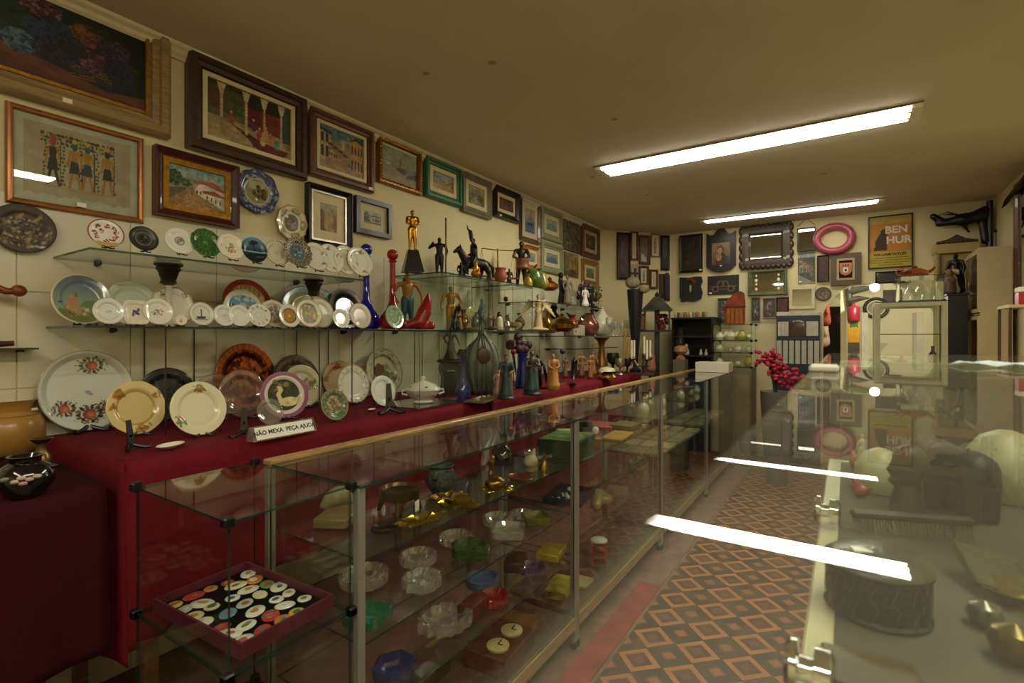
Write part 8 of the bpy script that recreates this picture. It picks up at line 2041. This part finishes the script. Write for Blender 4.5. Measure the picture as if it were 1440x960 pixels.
r = thing('round_wall_frame', 'round dark rim with a white inner ring on the back-room wall', 'wall ornament', (c_.x, BRY - .03, c_.z)); R = 15 * mpp(c_)
MB().torus((0, 0, 0), R * .88, R * .14, 'y', 40, 10).build('rim', mat('#2c2a26', .5), r); MB().torus((0, 0, 0), R * .68, R * .05, 'y', 40, 8).build('inner_ring', LABELW, r); MB(T=frameM((0, .02, 0), (1, 0, 0), (0, 0, 1))).lathe([(R * .7, 0), (R * .7, .004), (0, .004)], 32).build('disc', mat('#8c8a74', .5), r)
c_ = PY(1255, 417, BRY - .02); o = MB().box(-.1, .1, 0, .02, -.09, .09).build('small_relief', mat('#33281f', .5, 0, .4, 14)); place(o, (c_.x, BRY - .021, c_.z)); tag(o, 'small dark panel hung on the back-room wall', 'panel')
r = thing('metal_ornament', 'grey metal winged ornament hung on the white post', 'wall ornament', PY(1193, 410, yq - .02)); mw = mat('#5c5c50', .35, .8)
for i, (L_, dz) in enumerate(((.32, .0), (.22, -.12))): MB().tube([(0, -.02, dz), (L_ * .5, -.02, dz + .03), (L_, -.02, dz + .03)], [.05, .035, .004], 8).build('wing', mw, r)
MB().tube([(0, -.02, .12), (.01, -.02, -.3)], [.05, .02], 8).build('shaft', mw, r)
# ------------------------------------------------------------------ right-hand side: far end
# carved cream doorway cabinet
y_ = BY - .25; a0 = PY(1315, 350, y_); a1 = PY(1381, 350, y_); W = a1.x - a0.x; zt = PY(1345, 340, y_).z
crm = mat('#b9a26c', .5, 0, .12, 12); crd = mat('#4a3220', .6, 0, .3)
r = thing('carved_wardrobe', 'tall cream wardrobe with a carved brown pediment', 'wardrobe', ((a0.x + a1.x) / 2, y_ + .12, 0))
MB().box(-W * .44, W * .44, .0, .12, 0, zt - .08).build('body', crm, r, smooth=False)
for s in (-1, 1): MB().lathe([(.025, 0), (.025, zt - .1), (.032, zt - .09)], 14, (s * W * .42, -.03, 0)).build('pillar', crm, r)
MB().box(-W / 2, W / 2, -.06, .12, zt - .09, zt, .006).build('cornice', crm, r, smooth=False)
pp = [(-.48, 0), (.48, 0), (.4, .28), (.2, .5), (.1, .75), (0, 1), (-.1, .75), (-.2, .5), (-.4, .28)]
prism_tri([(x * W, y * .08) for x, y in pp], frameM((0, -.02, zt), (1, 0, 0), (0, 0, 1)), 0, .03).build('pediment', crd, r, smooth=False)
for i in range(9): MB().ell(((-.4 + .1 * i) * W, -.055, zt + .012), (.02, .012, .014), 10, 6).build('carved_leaf', crd, r)
# dark chest with statues
yd = 5.75; a0 = PY(1333, 415, yd); a1 = PY(1361, 415, yd); zd = PY(1345, 412, yd).z
r = thing('black_chest', 'tall black chest under the saint statues', 'chest', ((a0.x + a1.x) / 2, yd + .15, 0)); W2 = a1.x - a0.x
MB().box(-W2 / 2, W2 / 2, -.15, .15, 0, zd - .02).build('body', BLACK, r, smooth=False); MB().box(-W2 / 2 - .01, W2 / 2 + .01, -.16, .16, zd - .02, zd, .004).build('top', BLACK, r, smooth=False)
for i in range(3): MB().box(-W2 / 2 + .02, W2 / 2 - .02, -.158, -.15, .1 + i * .35, .42 + i * .35).build('drawer', mat('#141210', .4), r, smooth=False)
c_ = PY(1343, 412, yd); s = mpp(c_)
figure('saint_statue', 'white-robed saint statue with folded arms', 'statue', (c_.x, yd + .08, zd + .001), 41 * s, human('#b8ad90', skin='#8a6a50', hair='#3a2a20', dress=(.19, '#c4bba0'), arms={'r': ((.1, -.15, .68), (.17, .04, .72)), 'l': ((.1, .15, .68), (.17, -.04, .70))}), paint(.5), -1.9, .02)
c_ = PY(1329, 412, yd); figure('saint_statue', 'small bearded bust beside the white-robed saint', 'statue', (c_.x + .03, yd + .02, zd + .001), 36 * s, [('c', (0, 0, .1), .24, (0, 0, .4), .2, '#5a4434'), ('c', (0, .1, .5), .13, (0, -.1, .5), .13, '#6a5240'), ('e', (0, 0, .8), (.14, .13, .18), '#7c5c44')], paint(.5), -1.9, .05)
c_ = PY(1358, 412, yd + .1); figure('hooded_statue', 'tall black hooded statue behind the white saint', 'statue', (c_.x - .05, yd + .22, zd + .001), 60 * s, human('#14100d', dress=(.17, '#14100d'), robe='#14100d'), SB, -1.9, .022)
# bicycle-like iron piece hung in the corner
c_ = PY(1392, 310, BY - .1)
r = thing('iron_eagle', 'black iron post with an outstretched eagle figure', 'sculpture', (c_.x, BY - .10, PY(1392, 352, BY - .10).z)); s = mpp(c_)
MB().tube([(0, 0, -.1), (0, 0, 70 * s)], .024, 8).build('post', BLACK, r); MB().box(-.01, .12, -.012, .012, 25 * s, 25 * s + .02).build('peg', BLACK, r, smooth=False)
sculpt('eagle', [('c', (-.05, 0, 50 * s), .05, (-.2, 0, 47 * s), .06, '#0d0d0d'), ('c', (-.2, 0, 47 * s), .05, (-.36, 0, 44 * s), .03, '#0d0d0d'), ('c', (-.32, 0, 45 * s), .035, (-.40, 0, 56 * s), .03, '#0d0d0d'), ('c', (-.1, 0, 52 * s), .04, (-.02, .02, 57 * s), .05, '#0d0d0d'), ('c', (-.2, 0, 44 * s), .02, (-.14, 0, 28 * s), .012, '#0d0d0d'), ('c', (-.05, 0, 40 * s), .03, (-.03, 0, 14 * s), .035, '#0d0d0d')], .014, BLACK, r, 2)
for i in range(4): MB().tube([(-.36 + .03 * i, -.01, 56 * s), (-.3 + .04 * i, -.015, 60 * s - .02 * i), (-.12 + .02 * i, -.01, 48 * s)], .004, 5).build('wire_feather', BLACK, r)
for z in (.0, .3): MB().box(-.012, .012, 0, .1, z - .012, z + .012).build('wall_bracket', BLACK, r, smooth=False)
# tall cream cabinet with glass door
xc0, xc1, yc0, yc1 = .907, 1.10, 5.52, 6.06; zt = PY(1387, 347, yc0).z; creamp = mat('#c9b58c', .35, 0, .06, 4)
r = thing('medicine_cabinet', 'tall cream metal cabinet with glazed doors facing the aisle', 'cabinet', ((xc0 + xc1) / 2, (yc0 + yc1) / 2, 0)); a, b = (xc1 - xc0) / 2, (yc1 - yc0) / 2
zm = PY(1387, 442, yc0).z
MB().box(-a, a, -b, -b + .012, 0, zt).build('side', creamp, r, smooth=False); MB().box(-a, a, b - .012, b, 0, zt).build('side', creamp, r, smooth=False); MB().box(a - .01, a, -b + .012, b - .012, 0, zt).build('back_panel', creamp, r, smooth=False)
for z in (0.02, zm, zt - .015): MB().box(-a, a - .01, -b + .012, b - .012, z, z + .015).build('shelf', creamp, r, smooth=False)
for z0, z1 in ((.05, zm - .01), (zm + .02, zt - .02)):
    d = MB().box(-a - .006, -a - .001, -b + .03, b - .03, z0 + .03, z1 - .03).build('glass_door', G_PANE, r, smooth=False)
    for q in ((-b, -b + .03, z0, z1), (b - .03, b, z0, z1), (-b + .03, b - .03, z0, z0 + .03), (-b + .03, b - .03, z1 - .03, z1)): MB().box(-a - .014, -a, *q).build('door_frame', creamp, d, smooth=False)
    MB().box(-a - .035, -a - .014, b - .05, b - .02, (z0 + z1) / 2 - .03, (z0 + z1) / 2 + .03).build('handle', CHROME, d, smooth=False)
for z in (zm + .25, zm - .4): panes('inner_shelf', (-a + .002, -b + .014, z), (a - .012, b - .014, z + .005), r)
for i in range(4): lathe_thing('cabinet_bottle', f'{["dark", "green", "clear", "brown"][i]} bottle standing inside the cream cabinet', 'bottle', (1.0, 5.62 + .11 * i, zm + .0155), [(.2, 0), (.22, .05), (.22, .55), (.08, .75), (.08, .95), (.1, 1), (0, 1)], .2 - .02 * (i % 2), cglass(['#14120f', '#22382a', '#b8b8ac', '#3a2414'][i], dust_haze=.3), 16)
# mirror on the right wall, red box and rack below
M_ = frameM((RX - .003, 5.27, PX(1434, 345, RX).z), (0, -1, 0), (0, 0, 1)); r = thing('wall_mirror', 'brown-framed mirror on the right wall at the picture edge', 'mirror', M=M_)
sweep_frame(.5, .95, PROFS['scoop'](.05, .035)).build('frame', BRN, r, smooth=False); MB().box(-.2, .2, -.42, .42, .006, .012).build('mirror_glass', MIRROR, r, smooth=False)
yk = 4.6; a0 = PY(1418, 425, yk); zk = PY(1425, 428, yk).z
r = thing('iron_rack', 'cream and iron shelf rack at the right edge', 'rack', (a0.x + .16, yk + .15, 0))
MB().box(-.16, .16, -.15, .15, zk - .02, zk).build('top', creamp, r, smooth=False)
for sx in (-1, 1):
    for sy in (-1, 1): MB().box(sx * .15 - .008, sx * .15 + .008, sy * .14 - .008, sy * .14 + .008, 0, zk - .02).build('upright', mat('#4a2c18', .5), r, smooth=False)
for z in (.4, .8, 1.15): MB().box(-.15, .15, -.14, .14, z - .01, z).build('shelf', mat('#4a2c18', .5), r, smooth=False)
r = thing('red_tin', 'red and white tin on the iron rack', 'tin', (a0.x + .12, yk + .1, zk + .001)); s = mpp(PY(1430, 415, yk)); MB().box(-.06, .06, -.05, .05, 0, 18 * s, .004).build('tin', mat('#a82a20', .4), r, smooth=False); MB().box(-.061, .061, -.051, .051, 18 * s, 25 * s, .004).build('white_lid', LABELW, r, smooth=False); MB().box(-.03, .03, -.0515, -.05, 8 * s, 15 * s).build('pale_mark', mat('#c4807c', .5), r, smooth=False)
# spear-like blade near the ceiling
c_ = PX(1425, 270, RX - .05)
o = MB().tube([(0, -.3, .06), (0, 0, .01), (0, .22, -.02), (0, .4, -.045)], [.012, .02, .022, .002], 8).build('hunting_lance', mat('#22221c', .25, .6)); place(o, (RX - .04, c_.y, c_.z)); tag(o, 'dark lance point hung high on the right wall', 'blade')
# ------------------------------------------------------------------ glass cabinets on the farther right-hand counter
yk = 3.3
def kz(px, py): return PY(px, py, yk).z
a0, a1 = PY(1230, 470, yk), PY(1333, 470, yk); xa, xb = a0.x, a1.x; ct = H - .16
cw = mat('#a39a78', .5, 0, .1)
r = thing('side_counter', 'low pale counter carrying the tall glass boxes', 'counter', ((xa + xb) / 2 + .15, yk + .3, 0)); MB().box(-.45, .45, -.32, .5, 0, ct - .02, .004).build('body', mat('#6c6650', .6), r, smooth=False); MB().box(-.46, .46, -.33, .51, ct - .02, ct, .003).build('top', cw, r, smooth=False)
r = thing('frame_cabinet', 'glass cabinet with pale green posts on the side counter', 'display cabinet', ((xa + xb) / 2, yk + .15, ct + .001)); W = xb - xa; hz = kz(1280, 425) - ct; pg = mat('#c2c4a8', .4, 0, .08)
for sx in (-1, 1):
    for sy in (-1, 1): MB().box(sx * (W / 2 - .012) - .012, sx * (W / 2 - .012) + .012, sy * .14 - .012, sy * .14 + .012, 0, hz, .002).build('post', pg, r, smooth=False)
for z in (.004, hz - .02): MB().box(-W / 2 + .024, W / 2 - .024, -.152, -.13, z, z + .02).build('rail', pg, r, smooth=False); MB().box(-W / 2 + .024, W / 2 - .024, .13, .152, z, z + .02).build('rail', pg, r, smooth=False)
panes('front_pane', (-W / 2 + .024, -.145, .024), (W / 2 - .024, -.141, hz - .02), r); panes('shelf', (-W / 2 + .01, -.13, hz * .5), (W / 2 - .01, .13, hz * .5 + .005), r); panes('top_pane', (-W / 2, -.152, hz), (W / 2, .152, hz + .005), r)
zc0 = ct + hz + .008; a2, a3 = PY(1266, 470, yk), PY(1329, 470, yk)
glass_cube('tall clear glass box of decanters standing on the frame cabinet', a2.x, a3.x, yk + .02, yk + .28, zc0, kz(1295, 386), csize=.006)
for i, (dx, hh) in enumerate([(.05, .16), (.10, .19), (.15, .15)]): lathe_thing('clear_decanter', ['left clear glass decanter in the tall glass box', 'middle clear glass decanter with a silver stopper', 'right clear glass decanter in the tall glass box'][i], 'decanter', (a2.x + dx, yk + .14, zc0 + .0045), [(.24, 0), (.28, .05), (.26, .4), (.1, .62), (.07, .8), (.1, .86), (.06, .9), (.09, .97), (0, 1)], hh * .72, CRYSTAL, 18)
r = thing('copper_teapot', 'copper teapot on top of the tall glass box', 'teapot', (a2.x + .07, yk + .14, kz(1295, 386) + .001)); cpm = mat('#9a5228', .22, .9, .2)
MB().lathe([(.035, 0), (.06, .012), (.062, .03), (.03, .045), (.012, .05), (.014, .058), (0, .064)], 24).build('body', cpm, r); MB().tube([(.05, 0, .02), (.075, 0, .035), (.085, 0, .05)], [.009, .007, .005], 8).build('spout', cpm, r); MB().torus((-.06, 0, .03), .018, .004, 'y', 18, 6).build('handle', cpm, r)
for i, (dx, c, lb) in enumerate([(.05, '#d2cdb8', 'white lidded sugar bowl on the cabinet shelf'), (.12, '#8a1f24', 'red cup between the white bowls'), (.17, '#d8d2bc', 'white teapot-like bowl on the cabinet shelf'), (.25, '#2c2a24', 'dark slim bottle on the cabinet shelf')]):
    z = ct + .0012 + .0; lathe_thing('china_bowl', lb, 'bowl', (xa + dx, yk + .1, z), [(.3, 0), (.5, .2), (.48, .45), (.3, .6), (.1, .7), (.14, .85), (0, 1)] if i != 3 else [(.16, 0), (.17, .6), (.07, .75), (.07, 1), (0, 1)], .06 if i != 3 else .11, mat(c, .25, 0, .05), 18)
# pale upright post beside the arch (edge of a white shelf unit)
r = thing('white_shelf_unit', 'white open shelf unit standing in front of the arch', 'shelf unit', (PY(1216, 470, 4.6).x, 4.7, 0)); zt = PY(1216, 440, 4.6).z
MB().box(-.02, .02, -.15, .15, 0, zt).build('side', mat('#cfcab2', .5), r, smooth=False); MB().box(.30, .34, -.15, .15, 0, zt).build('side', mat('#cfcab2', .5), r, smooth=False)
for z in (.4, .8, ct): MB().box(.02, .30, -.15, .15, z - .01, z + .01).build('shelf', mat('#cfcab2', .5), r, smooth=False)
lathe_thing('martini_glass', 'white cone-shaped cup on the white shelf unit', 'cup', (r.location.x + .10, 4.66, ct + .011), [(.3, 0), (.28, .04), (.05, .1), (.05, .45), (.45, 1), (.42, 1), (0, .5)], .1, WHITEC, 18)
# ------------------------------------------------------------------ right-hand counter right under the camera: glass cubes on a cream base
NX0, NX1, NY0, NY1 = -.0255, .62, -.30, 1.20
zt = H - .033; zs_ = H - .245
r = thing('near_counter', 'cream-edged counter base beneath the near glass cubes', 'counter', ((NX0 + NX1) / 2, (NY0 + NY1) / 2, 0)); a, b = (NX1 - NX0) / 2, (NY1 - NY0) / 2
MB().box(-a + .01, a - .01, -b, b, 0, zs_ - .022).build('body', mat('#5c543e', .6), r, smooth=False); MB().box(-a - .004, a, -b - .004, b + .004, zs_ - .022, zs_ - .001, .002).build('top', mat('#b8b08c', .5, 0, .08), r, smooth=False); MB().box(-a + .017, a - .02, -b + .02, b - .02, zs_ - .001, zs_).build('lining', mat('#4c483a', .8, 0, .2, 20), r, smooth=False)
def near_cube(label, y0, y1):
    q = thing('near_glass_cube', label, 'display cube', (0, (y0 + y1) / 2, zs_ + .0005)); h_ = (y1 - y0) / 2; Z = zt - zs_ - .0005
    panes('glass_top', (NX0 - .003, -h_, Z - .004), (NX1, h_, Z), q, G_NEAR, G_EDGE2); panes('end_pane', (NX0 + .003, h_ - .004, 0), (NX1, h_ - .001, Z - .004), q, None, G_EDGE2)
    return q
q1 = near_cube('near glass cube under the camera, top filling the lower right', NY0, .40); q2 = near_cube('second near glass cube, holding the carved elephant', .402, .78); q3 = near_cube('third near glass cube, with the small red birds', .782, NY1)
def clamp(parent, y, z):
    k = MB(T=frameM((NX0 + .004, y, z), (0, 1, 0), (0, 0, 1))); k.lathe([(.015, -.013), (.018, -.010), (.018, -.006), (.008, -.005), (.008, .003), (.016, .004), (.016, .013), (.012, .016)], 24); k.build('chrome_clamp', CHROME, parent)
clamp(q1, .39 - .05, .022); clamp(q2, .76 - .591, .022)
MB().box(NX0 - .004, NX0 + .02, .56 - .591 - .012, .56 - .591 + .012, zt - zs_ - .001, zt - zs_ + .006, .002).build('corner_clip', mat('#c4c4b4', .3), q2, smooth=False)
def nr(px, py): p = PZ(px, py, zs_ + .001); return p
p = nr(1232, 858)
r = thing('round_casket', 'round black embossed casket with a grey domed lid', 'casket', p, .3); R = hb(p, 66); bk = mat('#171914', .35, .3, .5, 120, bump=.5)
MB().lathe([(.9 * R, 0), (.96 * R, .06 * R), (.9 * R, .12 * R), (.92 * R, .9 * R), (.98 * R, .96 * R), (.98 * R, 1.02 * R)], 48).build('body', bk, r); MB().lathe([(.98 * R, 1.02 * R), (.95 * R, 1.1 * R), (.75 * R, 1.24 * R), (.4 * R, 1.33 * R), (0, 1.36 * R)], 48).build('lid', mat('#45443a', .3, .2, .15), r)
for i in range(16): a_ = i * PI / 8; MB().tube([(.925 * R * math.cos(a_ + d), .925 * R * math.sin(a_ + d), z * R) for d, z in ((0, .16), (.1, .4), (-.05, .6), (.05, .86))], .012 * R, 5).build('raised_scroll', mat('#4a4c42', .3, .6), r)
MB().box(-.5 * R, -.15 * R, -.3 * R, -.05 * R, 1.27 * R, 1.34 * R).build('price_tag', LABELW, r, smooth=False); MB().ell((.95 * R, .2 * R, .98 * R), (.06 * R, .1 * R, .1 * R), 8, 6).build('clasp', CHROME, r)
p = nr(1222, 960); o = MB().box(-.028, .03, -.03, .02, 0, .012, .002).build('wooden_casket', wood('#33290f', '#4f3f1c')); place(o, p, .1); tag(o, 'flat wooden box in front of the round casket', 'box')
p = nr(1345, 722); el = '#2a261b'
figure('elephant_carving', 'grey-brown carved elephant in the near cube', 'sculpture', p, hb(p, 112), [('c', (-.25, 0, .6), .24, (.15, 0, .62), .25, el), ('e', (.42, 0, .72), (.18, .16, .2), el), ('c', (.55, 0, .66), .09, (.62, 0, .35), .06, el), ('c', (.62, 0, .35), .06, (.56, 0, .1), .04, el), ('e', (.34, .18, .72), (.1, .05, .17), el), ('e', (.34, -.18, .72), (.1, .05, .17), el)] + [('c', (x, y, .5), .12, (x, y, .06), .1, el) for x in (-.3, .2) for y in (-.12, .12)] + [('c', (-.48, 0, .6), .03, (-.54, 0, .3), .02, el)], mat('#2a261b', .5, 0, .2, 30), 2.2, .028)
p = nr(1275, 722); r2 = figure('head_carving', 'dark carved head beside the elephant', 'sculpture', p, hb(p, 100), [('c', (0, 0, .06), .22, (0, 0, .3), .16, '#2c2418'), ('e', (0, 0, .62), (.2, .17, .26), '#2c2418'), ('e', (-.03, 0, .8), (.2, .19, .18), '#1f1810'), ('e', (.19, 0, .6), (.05, .04, .06), '#2c2418'), ('e', (.15, 0, .45), (.07, .09, .05), '#33281a')], mat('#2c2418', .4, 0, .3, 30), 3.0, .03)
p = nr(1225, 745)
r = thing('bristle_brush', 'long dark brush lying across the cube', 'brush', (p.x + .03, p.y, p.z), .35); MB().box(-.055, .075, -.006, .006, .018, .028, .003).build('back', mat('#3a3220', .5), r, smooth=False)
mb = MB()
for i in range(60): x = -.052 + .125 * i / 59; mb.tube([(x, random.uniform(-.004, .004), .018), (x + .003, random.uniform(-.006, .006), .0005)], .0009, 4)
b = mb.build('bristles', mat('#6a6044', .7), r, smooth=False); b['kind'] = 'stuff'
for px, py, c, lb in [(1206, 660, '#8c3a34', 'small red bird ornament, the farther of two'), (1210, 698, '#94423c', 'small red bird ornament, the nearer of two')]:
    p = nr(px, py); figure('bird_ornament', lb, 'ornament', p, hb(p, 28), [('e', (0, 0, .35), (.4, .3, .35), c), ('e', (.3, 0, .75), (.2, .18, .2), c), ('c', (-.3, 0, .4), .15, (-.6, 0, .6), .06, c), ('c', (.45, 0, .75), .06, (.6, 0, .7), .02, '#b8a070')], mat(c, .3, 0, .15), 2.5, .06)
p = nr(1212, 655); figure('glass_clown', 'clear and cream glass figurine at the far end of the cube', 'figurine', p, hb(p, 45), human('#a8a890', dress=(.2, '#8c8c70')), mat('#a8a890', .1, .3, .3, 60), 2.5, .03)
p = nr(1395, 850)
r = thing('tilted_frame', 'small tarnished metal frame lying tilted among the trinkets', 'frame', (p.x + .01, p.y + .05, zs_ + .012), .4); r.rotation_euler = (.5, .3, .4); sweep_frame(.06, .05, PROFS['scoop'](.008, .006)).build('frame', mat('#6a6a58', .3, .8, .2), r, smooth=False); MB().box(-.024, .024, -.019, .019, 0, .003).build('plate', mat('#5a5e50', .25, .5, .3), r, smooth=False)
for px, py, n_, c, lb, mt in [(1385, 880, 34, '#7c7c70', 'silver ball-shaped lidded pot', .8), (1428, 930, 50, '#6a5a28', 'old brass goblet at the right edge', .7), (1425, 845, 40, '#7a6c3c', 'shallow brass dish at the right edge', .7)]:
    p = nr(px, py); p.x = min(p.x, .14); lathe_thing('tarnished_pot', lb, 'pot', p, [(.3, 0), (.5, .15), (.62, .5), (.5, .85), (.2, 1), (.1, 1.05), (0, 1.1)] if 'dish' not in lb else [(.3, 0), (.8, .3), (1, .5), (.95, .5), (.6, .3), (0, .2)], hb(p, n_), mat(c, .25, mt, .3, 60), 24)
for px, py, n_, lb in [(1318, 690, 70, 'cream domed cover behind the elephant'), (1415, 700, 95, 'tall pale cream jar right of the elephant'), (1238, 690, 60, 'pale glass jug left of the dark carved head')]:
    p = nr(px, py); lathe_thing('cream_vessel', lb, 'vessel', p, [(.4, 0), (.52, .3), (.5, .6), (.3, .9), (.1, 1), (0, 1)], hb(p, n_), mat('#b8b48c', .4, 0, .08), 28)
p = PZ(1392, 511, zt + .001)
r = thing('folded_paper', 'pale blue and white folded paper lying on the near glass', 'paper', (p.x + .02, min(p.y, .74), zt + .0006), -.5)
mb = MB(); n = 10; vs = [(-.06 + .14 * i / n, -.03 + .07 * j / n, .001 + .004 * math.sin(i * 1.1 + j * .4) ** 2) for j in range(n + 1) for i in range(n + 1)]; mb._add(vs, [(j * (n + 1) + i, j * (n + 1) + i + 1, (j + 1) * (n + 1) + i + 1, (j + 1) * (n + 1) + i) for j in range(n) for i in range(n)])
b = mb.build('sheet', mat('#aebcc0', .6, 0, .15, 20), r); so = b.modifiers.new('t', 'SOLIDIFY'); so.thickness = .0008
bpy.data.scenes.remove(TMP)
